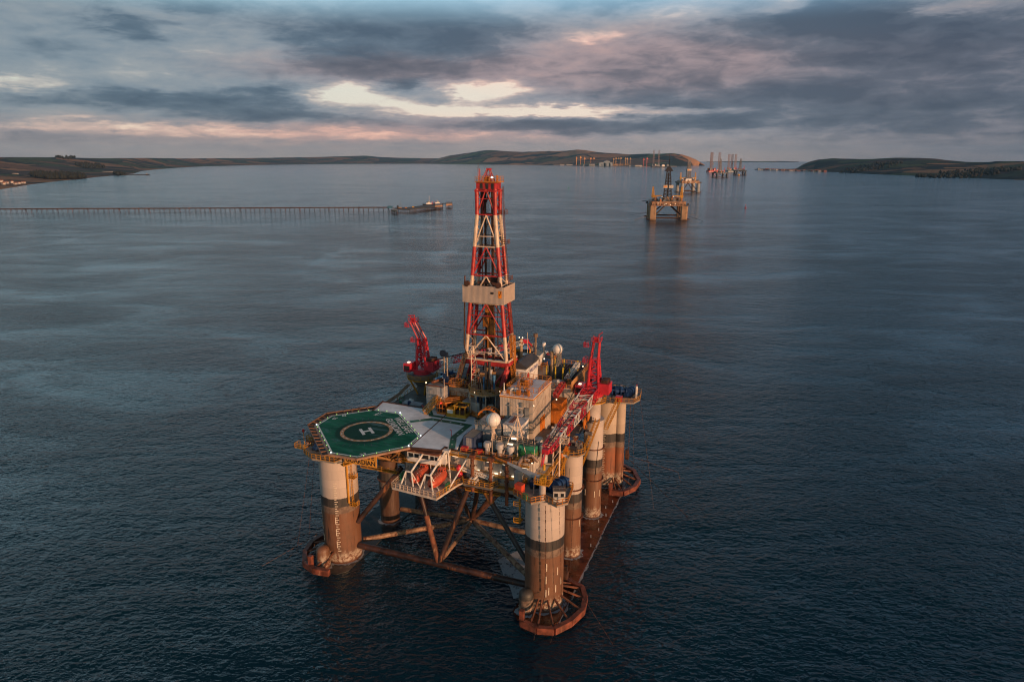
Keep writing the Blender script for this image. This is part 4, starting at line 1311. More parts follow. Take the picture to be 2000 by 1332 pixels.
# curved pipe bundle at the port edge
mb = MB()
for k in range(4):
    mb.path([(-58.2 + k * .35, 19, 31.6), (-57.8 + k * .35, 26, 32.2), (-56.5 + k * .3, 33, 33.4), (-55.5 + k * .3, 37, 35.2)], .16, 6)
mb.build('hose_bundle', paint('hose_tan', (.20, .14, .09), .6), rig)
# work lamps
def lamp(x, y, z, r=.22, m=None, par=None):
    mb = MB(); mb.ball((x, y, z), min(r * .72, .2), 10, 6)
    mb.build('work_lamp', m or lampw, par or rig)
for p in ((-41.8, 23.3, 41.6, .42), (-39.0, 28, 41.9, .2), (-36.9, 22.4, 38.2, .2), (-27.0, 22.2, 41.0, .16), (-21.2, 25.4, 41.0, .16), (-8.4, 15.9, 42.0, .18), (-7.2, 30.6, 38.8, .26), (-6.0, 52, 41.9, .28), (-16, 46.6, 44.6, .28), (-20, 47, 44.4, .26), (-24, 50, 45.2, .26),
          (-26.4, 2.6, 33.2, .2), (-11.6, 2.2, 30.0, .22), (-4.2, 2.9, 33.2, .22), (-2.3, 33.5, 36.6, .26), (-8.6, 36.0, 33.2, .2), (-13.5, 31.5, 43, .2), (-1.0, 3.0, 30.4, .2)):
    lamp(*p)
lamp(-36.6, 21.6, 37.0, .2, lampr)

# ------------------------------------------------------------------ derrick
drk = MB()
DCX, DCY = -27.4, 33.6
def dhx(z):
    if z > 86: return 2.55
    return 2.55 + (86 - z) / (86 - 48) * 3.35
def dhy(z):
    if z > 86: return 1.7
    return 1.7 + (86 - z) / (86 - 48) * 1.0
def dc(i, z):
    sx_, sy_ = ((-1, -1), (1, -1), (1, 1), (-1, 1))[i]
    return Vector((DCX + sx_ * dhx(z), DCY + sy_ * dhy(z), z))
crm = paint('derrick_cream', (.60, .47, .36), .5, rust=.22)
mb = MB(); mb.tube(dc(0, 94.4), dc(1, 94.4), .1, 4)
mb.box(DCX - 2.6, DCY - 1.9, 92.3, DCX + 2.7, DCY + 1.9, 94.1)
mb.box(DCX - 3.0, DCY - 2.2, 91.8, DCX + 3.0, DCY + 2.2, 92.2)
der = mb.build('derrick', dred, rig, smooth=False)
SEG = [(94, 80.6, 'r2'), (86, 77.8, 'c'), (77.8, 70.2, 'r'), (70.2, 67.8, 'c'), (63, 54.2, 'r'), (54.2, 47.4, 'c')]
SEG = [(92.5, 86.0, dred), (86.0, 77.8, crm), (77.8, 70.2, dred), (70.2, 62.8, crm), (62.8, 54.2, dred), (54.2, 47.2, crm)]
for zt, zb, m_ in SEG:
    for i in range(4):
        mb = MB(); mb.tube(dc(i, zb), dc(i, zt), 0.50, 8); mb.build('leg_section', m_, der)
    for i in range(4):
        j = (i + 1) % 4
        mb = MB()
        a0, a1 = dc(i, zb), dc(j, zb)
        top = dc(i, zt).lerp(dc(j, zt), .5)
        if i in (0, 2):
            mb.tube(a0, top, .21, 5); mb.tube(a1, top, .21, 5)
            mb.tube(a0, a1, .22, 5)
            zm = zb + (zt - zb) * (.33 if m_ is crm else .62)
            mb.tube(dc(i, zm), dc(j, zm), .15, 4)
        else:
            n_ = max(2, round((zt - zb) / 2.8))
            for k in range(n_):
                z0_, z1_ = zb + (zt - zb) * k / n_, zb + (zt - zb) * (k + 1) / n_
                s_, e_ = (i, j) if k % 2 else (j, i)
                mb.tube(dc(s_, z0_), dc(e_, z1_), .12, 4)
                mb.tube(dc(i, z0_), dc(j, z0_), .11, 4)
        mb.build('cross_brace', m_, der)
# ladder cage down the starboard side, guide rails inside, raising ropes
mb = MB()
for za, zb in ((93, 80), (80, 66), (63, 48)):
    mb.ladder((DCX + dhx(za) + .9, DCY + 1.4, za), (DCX + dhx(zb) + .9, DCY + 1.4, zb), .7, .07, (0, 1, 0), 1.0)
for z in (86, 78.4, 69): mb.rail([(DCX + dhx(z) + .2, DCY + .6, z), (DCX + dhx(z) + 1.7, DCY + .6, z), (DCX + dhx(z) + 1.7, DCY + 2.4, z)], r=.08, step=1)
mb.build('ladder', rustm, der, smooth=False)
mb = MB()
for x, r_ in ((-1.3, .34), (.75, .42), (-2.3, .14), (2.0, .10)):
    mb.tube((DCX + x, DCY + .8, 42), (DCX + x, DCY + .8, 92.4), r_, 6)
mb.build('guide_rail', rustd, der)
mb = MB()
for x in (-.6, -.3, 0, .3, 1.9, 2.2, -2.0): mb.tube((DCX + x, DCY - .3, 62), (DCX + x * .8, DCY - .3, 92.4), .045, 4)
mb.tube((DCX + 2.6, DCY, 47), (DCX + 1.6, DCY, 90), .08, 4)
mb.build('wire_rope', dark, der)
mb = MB()
for x, y, z, a, b, c_ in ((-.3, .6, 50, 1.0, 1.0, 11), (-1.0, .2, 56, 1.6, 1.2, 2.6), (-.2, .2, 60.0, 1.8, 1.0, 2.0), (.8, .3, 53, 1.0, 1.2, 5), (-.9, .1, 52.5, 1.5, 1.0, 1.2)):
    mb.box(DCX + x - a / 2, DCY + y - b / 2, z, DCX + x + a / 2, DCY + y + b / 2, z + c_)
mb.build('top_drive', paint('topdrive_orange', (.38, .14, .02), .5, var=.4, rust=.4), der, smooth=False)
mb = MB(); mb.path([(DCX - 1.3, DCY, 54), (DCX - 1.7, DCY, 50.5), (DCX - 3.0, DCY - .2, 49.2), (DCX - 4.2, DCY - .5, 50.5)], .16, 6)
mb.path([(DCX - 5.9, DCY - 2.6, 70), (DCX - 6.3, DCY - 2.9, 51), (DCX - 5.4, DCY - 3.1, 48), (DCX - 7.6, DCY - 3.4, 41)], .22, 6)
mb.path([(DCX - 5.4, DCY + 1, 66), (DCX - 5.6, DCY + 1, 48)], .25, 6); mb.path([(DCX + 4.6, DCY + .5, 62), (DCX + 5.0, DCY + .5, 48)], .16, 6)
mb.build('mud_hose', rustd, der)
# wind wall: open topped box of ribbed plate
wm = paint('windwall_paint', (.43, .36, .31), .6, var=.06, rust=.06)
wx0, wx1, wy0, wy1, wz0, wz1 = DCX - 5.85, DCX + 6.0, DCY - 4.4, DCY + 3.4, 63.3, 67.9
mb = MB()
mb.box(wx0, wy0, wz0, wx1, wy0 + .12, wz1); mb.box(wx0, wy1 - .12, wz0, wx1, wy1, wz1)
mb.box(wx0, wy0 + .12, wz0, wx0 + .12, wy1 - .12, wz1); mb.box(wx1 - .12, wy0 + .12, wz0, wx1, wy1 - .12, wz1)
mb.box(wx0 + .12, wy0 + .12, 64.0, wx1 - .12, wy1 - .12, 64.15)
ww = mb.build('wind_wall', wm, der, smooth=False)
mb = MB()
for k in range(34):
    x = wx0 + .25 + k * .345
    mb.box(x, wy0 - .05, wz0 + .05, x + .12, wy0, wz1 - .05)
for k in range(22):
    y = wy0 + .2 + k * .345
    mb.box(wx1, y, wz0 + .05, wx1 + .05, y + .12, wz1 - .05)
mb.build('corrugation', wm, ww, smooth=False)
mb = MB(); mb.box(wx1 - 1.6, wy0 - .09, 65.0, wx1 - .7, wy0 - .05, 66.9)
em = mb.build('orange_emblem', paint('emblem_orange', (.75, .24, .01), .5, bump=0), ww, smooth=False)
mb = MB(); mb.tube((wx1 - 1.3, wy0 - .12, 65.9), (wx1 - 1.1, wy0 - .12, 65.7), .07, 4); mb.tube((wx1 - 1.15, wy0 - .12, 65.8), (wx1 - .8, wy0 - .12, 66.8), .08, 4); mb.build('tick_mark', ink, em)
mb = MB(); mb.box(wx1 - 3.8, wy0 - .09, 65.9, wx1 - 2.9, wy0 - .05, 66.5); mb.build('small_window', dark, ww, smooth=False)
mb = MB(); mb.box(DCX - 2.5, DCY - 2, 68, DCX + 3, DCY + 1.5, 68.6); mb.box(DCX + .5, DCY - 1, 68.6, DCX + 2.6, DCY, 69.6)
for x in (-4.6, 4.3): mb.tube((DCX + x, wy0 - .2, 68.3), (DCX + x, wy0 + .6, 68.3), .75, 12)
mb.build('racking_board', rustd, der, smooth=False)
# crown: platform, gin-pole A-frame, sheaves and aerials
mb = MB(); mb.box(DCX - 2.8, DCY - 2.3, 94.1, DCX + 3.4, DCY + 2.3, 94.3); mb.rail([(DCX - 2.75, DCY - 2.25, 94.3), (DCX + 3.35, DCY - 2.25, 94.3), (DCX + 3.35, DCY + 2.25, 94.3), (DCX - 2.75, DCY + 2.25, 94.3)], closed=True, h=1.3, r=.06, step=1.1)
cp = mb.build('crown_platform', orr, der, smooth=False)
mb = MB()
for sx_ in (-1, 1):
    for sy_ in (-1, 1):
        mb.tube((DCX + sx_ * 1.3 - (.3 if sx_ < 0 else -.1), DCY + sy_ * 1.1, 94.3), (DCX + .35 * sx_ + .1, DCY + sy_ * .3, 97.3), .14, 5)
    mb.tube((DCX + sx_ * .85, DCY - .7, 95.9), (DCX + sx_ * .85, DCY + .7, 95.9), .08, 4); mb.tube((DCX + 1.3, DCY + sx_ * 1.1, 94.3), (DCX - .5, DCY + sx_ * .6, 96.4), .07, 4); mb.tube((DCX - 1.6, DCY + sx_ * 1.1, 94.3), (DCX + .8, DCY + sx_ * .6, 96.4), .07, 4)
mb.box(DCX - .4, DCY - .4, 97.1, DCX + .75, DCY + .4, 97.6)
mb.build('gin_frame', dred, der, smooth=False)
for x, z, r_ in ((-.6, 94.9, .65), (.3, 94.9, .75)):
    mb = MB(); mb.tube((DCX + x, DCY - .15, z), (DCX + x, DCY + .15, z), r_, 14); mb.build('crown_sheave', orange, der)
mb = MB(); mb.box(DCX + 2.3, DCY - .3, 94.3, DCX + 2.55, DCY + .3, 95.9); mb.build('crown_post', orange, der, smooth=False)
mb = MB(); mb.tube((DCX - 2.3, DCY - 1.2, 94.3), (DCX - 2.3, DCY - 1.2, 97.6), .09, 5); mb.tube((DCX - 1.8, DCY - 1.3, 94.3), (DCX - 1.8, DCY - 1.3, 97.5), .15, 5); mb.build('aerial', dred, der)
mb = MB(); mb.tube((DCX - 2.3, DCY - 1.2, 97.6), (DCX - 2.3, DCY - 1.2, 98.8), .07, 5); mb.build('aerial_tip', dark, der)
mb = MB(); mb.box(DCX + 1.5, DCY - 1.9, 95.2, DCX + 2.1, DCY - 1.6, 95.5); mb.build('crown_lamp', lampc, der, smooth=False)
for x in (-1.2, .4, 1.9):
    mb = MB(); mb.box(DCX + x - .4, DCY - 1.94, 92.5, DCX + x + .4, DCY - 1.9, 93.9); mb.build('crown_opening', dark, der, smooth=False)
# red base: beams and splayed legs down to the substructure
mb = MB()
B = [Vector((DCX - 6.3, DCY - 3.2, 46.6)), Vector((DCX + 6.3, DCY - 3.2, 46.6)), Vector((DCX + 6.3, DCY + 3.3, 46.6)), Vector((DCX - 6.3, DCY + 3.3, 46.6))]
F = [Vector((DCX - 9.0, DCY - 3.9, 39.7)), Vector((DCX + 5.6, DCY - 4.6, 39.7)), Vector((DCX + 5.6, DCY + 4.6, 39.7)), Vector((DCX - 9.0, DCY + 4.6, 39.7))]
for i in range(4):
    mb.tube(B[i], F[i], .5, 8); mb.tube(B[i], B[(i + 1) % 4], .62, 8)
mb.tube(B[0] + Vector((3.4, 0, 0)), F[0] + Vector((4.6, 0, 0)), .42, 8); mb.tube(B[1] - Vector((.2, 0, 1)), F[1] - Vector((3.6, 0, 0)), .3, 8); mb.tube(B[1] + Vector((0, 0, -1)), F[1] + Vector((-.6, 0, 0)), .8, 8)
mb.build('derrick_base', dred, der)
mb = MB(); mb.tube(B[0] + Vector((.5, -.3, .95)), B[1] + Vector((-.3, -.3, .95)), .28, 6); mb.tube(B[1] + Vector((.3, 0, .95)), B[2] + Vector((.3, 0, .95)), .28, 6); mb.build('base_rail', crm, der)
mb = MB(); mb.truss((DCX - 8.2, DCY - 4.6, 39.7), (DCX - 5.4, DCY - 4.3, 49), 1.2, .8, bays=10, rc=.13, rb=.1); mb.build('pipe_chute', paint('chute_brown', (.14, .10, .07), .6, rust=.3), der, smooth=False)
mb = MB(); mb.box(DCX - 5, DCY - 2.5, 39.7, DCX + 4.5, DCY + 3, 43.5); mb.build('drill_floor_house', paint('doghouse', (.16, .09, .05), .6, var=.4, rust=.3), der, smooth=False)
mb = MB()
for x, z in ((-3.6, 43.8), (-1.6, 42.8), (1.4, 43.4), (2.4, 41.6), (-.2, 44.4)): mb.box(DCX + x, DCY - 3.2, z, DCX + x + 1.5, DCY - 2.5, z + .9)
mb.build('gear_box', paint('gear_tan', (.42, .24, .10), .5, rust=.3), der, smooth=False)
mb = MB(); mb.box(DCX + 1.0, DCY - 3.4, 40, DCX + 1.9, DCY - 2.8, 45); mb.build('white_panel', white, der, smooth=False)
mb = MB(); mb.truss((DCX + 7.0, DCY + .5, 39), (DCX + 6.4, DCY + .5, 54), 1.1, 1.1, bays=14, rc=.13, rb=.09); mb.build('stair_tower', orr, der, smooth=False)

# ------------------------------------------------------------------ masts on the platform
def radar_mast(name, x, y, z0, z1, lab=None):
    mb = MB()
    mb.tube((x - .6, y - .6, z0), (x - .6, y - .6, z1), .14, 5)
    zt = z1 - 1.2
    for dx, dy in ((2.3, .2), (1.6, 1.6), (-.4, 1.6)):
        mb.tube((x + dx, y + dy, z0), (x + .1, y, zt), .1, 5)
    k = 7
    for i in range(k):
        a, b = i / k, (i + 1) / k
        z_a, z_b = z0 + (zt - z0) * a, z0 + (zt - z0) * b
        mb.tube((x - .6, y - .6, z_a), (x + .1 + 2.2 * (1 - b), y + .2 * (1 - b), z_b), .07, 4)
        mb.tube((x - .6, y - .6, z_b), (x + .1 + 2.2 * (1 - b), y + .2 * (1 - b), z_b), .07, 4)
        mb.tube((x + .1 + 2.2 * (1 - a), y + .2, z_a), (x + .1 + 1.5 * (1 - b), y + 1.6 * (1 - b), z_b), .06, 4)
    mb.box(x - 1.2, y - .9, zt, x + 1.1, y + .8, zt + .15); mb.tube((x - .3, y, zt), (x - .3, y, z1 + .9), .2, 6)
    mb.box(x - 1.4, y - .12, z1 + .8, x + 1.1, y + .12, z1 + 1.05)
    mb.box(x - .2, y - .1, zt + .2, x + 3.0, y + .1, zt + .35); mb.tube((x + 2.9, y, zt + .3), (x + 3.0, y, zt - 1.0), .05, 4)
    return mb.build(name, crm, rig, smooth=False)
radar_mast('radar_mast', -29.4, 27.6, 39.7, 51.0)
# white tripod mast on the forward deck
mx_, my_ = -8.6, 5.2
mb = MB()
mb.tube((mx_, my_, 33), (mx_, my_, 46), .16, 6)
for bx_, by_ in ((-12.0, 4.2), (-6.0, 4.6), (-8.4, 9.4)):
    mb.tube((bx_, by_, 33 if by_ < 7 else 35.8), (mx_, my_, 43), .12, 5)
mb.path([(-10.2, 4.7, 38), (-7.3, 4.9, 38.2), (-8.5, 7.3, 38.2), (-10.2, 4.7, 38)], .12, 5)
mb.box(mx_ - 1.3, my_ - .7, 43.4, mx_ + 1.3, my_ + .7, 43.55); mb.box(mx_ - 1.4, my_ - .12, 45.1, mx_ + 1.4, my_ + .12, 45.35)
mb.tube((mx_ - 1.2, my_, 45.2), (mx_, my_, 44.2), .07, 4); mb.tube((mx_ + 1.2, my_, 45.2), (mx_, my_, 44.2), .07, 4)
mb.build('signal_mast', crm, rig, smooth=False)
mb = MB(); mb.box(-9.9, 4.5, 37.6, -8.7, 4.8, 37.9); mb.build('mast_lamp', lampw, rig, smooth=False)
# thin aerials
for x, y, z0, z1 in ((-14.2, 3.4, 33, 40.5), (-4.0, 4.0, 33, 39.0), (-36.0, 22.6, 37.2, 43.5), (-20.4, 44.5, 46, 52.5), (-2.0, -2.0, 28, 33)):
    mb = MB(); mb.tube((x, y, z0), (x, y, z1), .09, 5); mb.build('whip_aerial', crm, rig, smooth=False)
mb = MB(); mb.tube((-19.0, 47.5, 42.3), (-19.0, 47.5, 51.6), .32, 8); mb.cyl(-19.0, 47.5, 50.6, 51.6, .7, 8); mb.build('flare_stack', paint('stack_brown', (.18, .12, .08), .6, rust=.3), rig)
mb = MB(); mb.tube((-14.6, 49.5, 39), (-14.6, 49.5, 46.4), .5, 8); mb.build('exhaust_stack', paint('stack_tan', (.36, .25, .15), .6, rust=.3), rig)
mb = MB(); mb.tube((-21.6, 51.5, 42.3), (-21.6, 51.5, 47.6), .5, 8); mb.build('exhaust_stack', mid, rig)
# hanging brown lamp column behind the derrick
mb = MB(); mb.tube((-23.2, 47, 40), (-23.2, 47, 49.8), .45, 8); mb.build('lamp_column', paint('stack_tan', (.36, .25, .15)), rig)
lamp(-23.7, 46.7, 50.2, .25); lamp(-22.7, 46.7, 50.2, .25)

# ------------------------------------------------------------------ satellite domes: things of their own
def dome(x, y, z, r, h, label, tall=False, stand='tripod'):
    t = rigthing('satellite_dome', x, y, z, 0, label, 'satellite dome', 'satellite domes on the platform')
    mb = MB()
    if tall:
        mb.lathe(0, 0, [(r * .8, h), (r, h + .3), (r, h + r * 1.4), (r * .86, h + r * 1.95), (r * .5, h + r * 2.3), (.03, h + r * 2.4)], 18)
    else:
        mb.ball((0, 0, h + r), r, 24, 16)
    d_ = mb.build('dome_shell', radomem, t)
    if not tall:
        sm = MB()
        for k in range(3):
            a = k * math.pi / 3 + .35
            pts = [((r + .012) * math.cos(t_) * math.cos(a), (r + .012) * math.cos(t_) * math.sin(a), h + r + (r + .012) * math.sin(t_)) for t_ in [2 * math.pi * i / 32 for i in range(33)]]
            sm.path(pts, .022, 3)
        pts = [((r * .985 + .02) * math.cos(t_), (r * .985 + .02) * math.sin(t_), h + r * .86) for t_ in [2 * math.pi * i / 32 for i in range(33)]]
        sm.path(pts, .022, 3)
        sm.build('panel_seam', paint('seam_grey', (.40, .36, .32), .5, bump=0), d_)
    mb = MB()
    if stand == 'tripod':
        mb.tube((0, 0, 0), (0, 0, h + .1), .28, 8)
        for a in (0.4, 2.5, 4.6): mb.tube((1.2 * math.cos(a), 1.2 * math.sin(a), 0), (0, 0, h * .7), .1, 5)
        mb.cyl(0, 0, h - .3, h + .15, r * .5, 14)
    else:
        mb.tube((0, 0, 0), (0, 0, h + .05), r * .35, 10)
    mb.build('stand', crm, t, smooth=False)
    return t
dome(-15.3, 6.9, 35.9, 1.7, 3.1, 'white round satellite dome in front of the flat white roof')
dome(-12.9, 49.5, 42.0, 1.5, 3.6, 'largest white satellite dome on the far end of the platform')
dome(-17.6, 51.0, 42.3, .62, 4.6, 'small capsule shaped satellite dome next to the largest dome', tall=True, stand='post')
dome(-20.6, 52.0, 42.3, .62, 4.0, 'small capsule shaped satellite dome above the two blue and white containers', tall=True, stand='post')

# ------------------------------------------------------------------ containers, crates
def container(x, y, z, lx, ly, lz, mat, roofm, rz, label, group=None, name='shipping_container', cat='container'):
    t = rigthing(name, x, y, z, rz, label, cat, group)
    mb = MB(); mb.box(-lx / 2 + .06, -ly / 2 + .06, .1, lx / 2 - .06, ly / 2 - .06, lz - .12)
    mb.build('body', mat, t, smooth=False)
    mb = MB()
    for sx_ in (-1, 1):
        for sy_ in (-1, 1): mb.box(sx_ * lx / 2 - .09 * sx_ - .09, sy_ * ly / 2 - .09 * sy_ - .09, 0, sx_ * lx / 2 - .09 * sx_ + .09, sy_ * ly / 2 - .09 * sy_ + .09, lz)
    for sy_ in (-1, 1):
        mb.box(-lx / 2 + .18, sy_ * (ly / 2 - .08) - .07, lz - .16, lx / 2 - .18, sy_ * (ly / 2 - .08) + .07, lz - .01)
        mb.box(-lx / 2 + .18, sy_ * (ly / 2 - .08) - .07, .02, lx / 2 - .18, sy_ * (ly / 2 - .08) + .07, .18)
    for sx_ in (-1, 1): mb.box(sx_ * (lx / 2 - .08) - .07, -ly / 2 + .18, lz - .16, sx_ * (lx / 2 - .08) + .07, ly / 2 - .18, lz - .01)
    mb.build('frame', mat, t, smooth=False)
    mb = MB()
    k = int(ly / .42)
    for i in range(1, k): mb.box(lx / 2 - .06, -ly / 2 + i * .42, .2, lx / 2 - .01, -ly / 2 + i * .42 + .18, lz - .2)
    mb.build('side_rib', mat, t, smooth=False)
    mb = MB(); mb.box(-lx / 2 + .1, -ly / 2 + .1, lz - .10, lx / 2 - .1, ly / 2 - .1, lz - .05); mb.build('top', roofm, t, smooth=False)
    mb = MB(); mb.box(-.06, -ly / 2 + .01, .2, .06, -ly / 2 + .05, lz - .2)
    for sx_ in (-.55, -.3, .3, .55): mb.tube((sx_, -ly / 2 + .02, .2), (sx_, -ly / 2 + .02, lz - .2), .04, 4)
    mb.build('door_bar', white if mat is not white else dark, t, smooth=False)
    return t
navy = paint('container_navy', (.045, .07, .14), .5, rust=.12)
container(-20.6, 7.1, 33.05, 2.9, 5.4, 3.4, navy, paint('roof_tan', (.28, .24, .20), .7, rust=.3, streak=False), 0, 'dark blue shipping container with a tan top beside the grey pad deck')
c1 = container(-24.6, 55, 42.35, 2.4, 4.2, 2.6, dark, white, .1, 'dark sided container with a white top, farther of the pair behind the derrick', 'containers behind the derrick')
c2 = container(-22.6, 48.6, 42.35, 2.4, 3.2, 2.4, dark, white, .1, 'dark sided container with a white top, nearer of the pair behind the derrick', 'containers behind the derrick')
c3 = container(-18.8, 49.6, 42.35, 2.7, 6.2, 3.0, white, paint('roof_moss', (.32, .34, .29), .7, rust=.2, streak=False), .05, 'white cabin container with mossy roof on the far deck', name='cabin_container')
# green locker with lid
t = rigthing('storage_skip', -6.5, 6.6, 33.1, 0, 'green covered skip near the foot of the white tripod mast', 'skip')
mb = MB(); mb.box(-2.1, -1.0, 0, 2.1, 1.0, 1.9); mb.build('body', green, t, smooth=False)
mb = MB(); mb.add([(-2.2, -1.1, 1.9), (2.2, -1.1, 1.9), (2.2, 1.1, 1.9), (-2.2, 1.1, 1.9), (-2.0, -.5, 2.6), (2.0, -.5, 2.6), (2.0, .7, 2.6), (-2.0, .7, 2.6)], [(0, 3, 2, 1), (4, 5, 6, 7), (0, 1, 5, 4), (1, 2, 6, 5), (2, 3, 7, 6), (3, 0, 4, 7)]); mb.build('lid', paint('lid_green', (.03, .24, .14), .5), t, smooth=False)
mb = MB(); mb.box(-1.4, -1.15, .2, -.4, -1.0, 1.2); mb.box(1.2, -1.15, .1, 1.9, -1.0, 1.5); mb.build('panel', paint('panel_lime', (.10, .36, .08), .5), t, smooth=False)
# yellow cages on the grey deck
def basket(x, y, z, lx, ly, lz, label, mat, solid=.35, roof=True, extra=None):
    t = rigthing('tool_basket', x, y, z, 0, label, 'tool basket', 'yellow baskets on the grey deck')
    mb = MB(); mb.box(-lx / 2, -ly / 2, 0, lx / 2, ly / 2, lz * .18); mb.build('base', mat, t, smooth=False)
    mb = MB()
    xs, ys = lin(-lx / 2, lx / 2, 4), lin(-ly / 2, ly / 2, 4)
    for a in xs:
        for b in (-ly / 2, ly / 2): mb.tube((a, b, lz * .18), (a, b, lz), .09, 4)
    for b in ys:
        for a in (-lx / 2, lx / 2): mb.tube((a, b, lz * .18), (a, b, lz), .09, 4)
    for z_ in (lz * .6, lz): mb.path([(-lx / 2, -ly / 2, z_), (lx / 2, -ly / 2, z_), (lx / 2, ly / 2, z_), (-lx / 2, ly / 2, z_), (-lx / 2, -ly / 2, z_)], .12, 4)
    for a in xs: mb.tube((a, -ly / 2, lz), (a, ly / 2, lz), .09, 4)
    for b in ys: mb.tube((-lx / 2, b, lz), (lx / 2, b, lz), .09, 4)
    mb.build('cage', mat, t, smooth=False)
    mb = MB(); mb.box(-lx * .36, -ly * .36, lz * .18, lx * .1, ly * .3, lz * .75); mb.tube((lx * .25, -ly * .3, lz * .4), (lx * .25, ly * .3, lz * .4), lx * .12, 8); mb.build('engine', rustd, t)
    if extra:
        mb = MB(); mb.box(*extra); mb.build('panel', white, t, smooth=False)
    return t
basket(-36.6, 22.6, GZ + .02, 2.6, 2.2, 2.9, 'orange cage basket with rusty machinery, left of the yellow power unit', orange)
yb = paint('unit_yellow', (.52, .27, .02), .5, rust=.12)
tb = rigthing('power_unit', -31.6, 22.2, GZ + .02, 0, 'yellow caged power unit on a skid at the back of the grey pad deck', 'power unit')
mb = MB(); mb.box(-3.0, -1.6, 0, 2.6, 1.6, .8); mb.build('skid', yb, tb, smooth=False)
mb = MB(); mb.box(-2.9, -1.5, .8, -.6, 1.5, 2.2); mb.build('body', yb, tb, smooth=False)
mb = MB(); mb.box(-2.7, -1.56, 1.0, -1.1, -1.5, 2.0); mb.build('panel', white, tb, smooth=False)
mb = MB()
for a in (-.6, .9, 2.4):
    for b in (-1.4, 1.4): mb.tube((a, b, .8), (a, b, 3.2), .12, 4)
for b in (-1.5, 1.5): mb.tube((-.8, b, 3.2), (2.6, b, 3.2), .22, 5)
for a in (-.8, 2.6): mb.tube((a, -1.5, 3.2), (a, 1.5, 3.2), .22, 5)
mb.build('cage', yb, tb, smooth=False)
mb = MB()
for k in range(9): mb.box(-.5 + k * .33, -1.2, 3.05, -.35 + k * .33, 1.2, 3.15)
mb.box(-.4, -1.0, .8, 2.0, 1.0, 1.9); mb.build('grille', rustd, tb, smooth=False)
# little red sticks lying on the pad, red locker row, gas bottles
for (u, v), lab in (((827, 804), 'red windsock pole standing on the upper grey pad deck'), ((882, 852), 'red windsock pole standing on the lower grey pad deck')):
    p = L(u, v, GZ)
    t = rigthing('marker_pole', p[0], p[1], GZ, 0, lab, 'marker pole', 'red poles on the pad')
    mb = MB(); mb.tube((0, 0, 0), (0, 0, 1.6), .10, 5, .06); mb.build('pole', crane_red, t)
    mb = MB(); mb.tube((0, 0, 1.5), (-.5, .1, 1.75), .14, 6, .05); mb.build('flag_cone', crane_red, t)
for x, y, s_, lab in ((-21.4, 3.9, 1.1, 'red locker at the left end of the rail below the blue container'), (-17.6, 3.6, 1.0, 'small red locker on the rail between container and first mushroom vent')):
    t = rigthing('red_locker', x, y, 33.05, 0, lab, 'locker', 'red lockers by the rail')
    mb = MB(); mb.box(-s_ * .7, -.4, 0, s_ * .7, .4, s_); mb.build('body', crane_red, t, smooth=False)
    mb = MB(); mb.box(-s_ * .72, -.42, s_, s_ * .72, .42, s_ + .08); mb.build('lid', crane_red, t, smooth=False)
for i, (x, y) in enumerate(((-18.7, 6.6), (-17.3, 7.3), (-18.0, 8.2))):
    t = rigthing('cable_reel', x, y, 33.05, .4 + i * .5, ('blue reel lying nearest the vents by the blue container', 'blue reel with an orange side beside the container', 'blue reel behind the two others by the container')[i], 'cable reel', 'blue reels by the container')
    mb = MB(); mb.tube((-.5, 0, .75), (.5, 0, .75), .7, 14); mb.build('drum', sky_blue, t)
    mb = MB(); mb.tube((.5, 0, .75), (.6, 0, .75), .78, 14); mb.tube((-.6, 0, .75), (-.5, 0, .75), .78, 14); mb.build('flange', orange if i == 1 else dark, t)

# ------------------------------------------------------------------ lifeboats on their davit platform
PZ = 26.2
PP = [(-35.2, -7.0), (-23.0, -8.2), (-21.6, -.8), (-20.6, 2.7), (-35.8, 2.7)]
mb = MB(); mb.prism(PP, PZ - .45, PZ)
lp = mb.build('lifeboat_platform', paint('platform_white', (.55, .50, .45), .5, rust=.2), rig, smooth=False)
mb = MB(); mb.rail([(*PP[4], PZ), (*PP[0], PZ), (*PP[1], PZ)], r=.085, h=1.3, step=1.1); mb.build('handrail', crm, lp, smooth=False)
mb = MB(); mb.rail([(*PP[1], PZ), (*PP[2], PZ), (*PP[3], PZ)], r=.085, h=1.3, step=1.2); mb.build('side_handrail', yel, lp, smooth=False)
mb = MB(); mb.box(-23.1, -3.6, PZ, -22.5, -2.2, PZ + 1.5); mb.box(-35.4, -3.0, PZ, -35.0, -1.2, PZ + 1.6); mb.build('green_panel', green, lp, smooth=False)
slab2 = MB(); slab2.prism([(-20.8, 2.7), (-20.6, .6), (-19.6, -.9), (-13.0, -.9), (-12.0, 1.2), (-12.0, 2.7)], 26.6, 27.1)
fb = slab2.build('bottle_platform', mid, rig, smooth=False)
mb = MB(); mb.rail([(-20.6, .6, 27.1), (-19.6, -.9, 27.1), (-13.0, -.9, 27.1), (-12.0, 1.2, 27.1)], r=.08, h=1.2, step=1.3); mb.build('handrail', yel, fb, smooth=False)
bot = 0
for (dx, dz) in ((0, 0), (.75, 0), (1.5, 0), (.37, .66), (1.12, .66)):
    t = rigthing('gas_bottle', -18.6 + dx, .6, 27.12, 0, ('white bottle at the left end of the lower row of the stack', 'white bottle in the middle of the lower row of the stack', 'white bottle at the right end of the lower row of the stack', 'white bottle on top of the stack, left of the two', 'white bottle on top of the stack, right of the two')[bot], 'gas bottle', 'white bottles stacked right of the lifeboats')
    mb = MB(); mb.tube((0, -1.0, .36 + dz), (0, 1.0, .36 + dz), .34, 14); mb.build('cylinder', white, t)
    mb = MB(); mb.tube((0, -1.08, .36 + dz), (0, -1.0, .36 + dz), .22, 12); mb.build('end_cap', orange, t)
    bot += 1
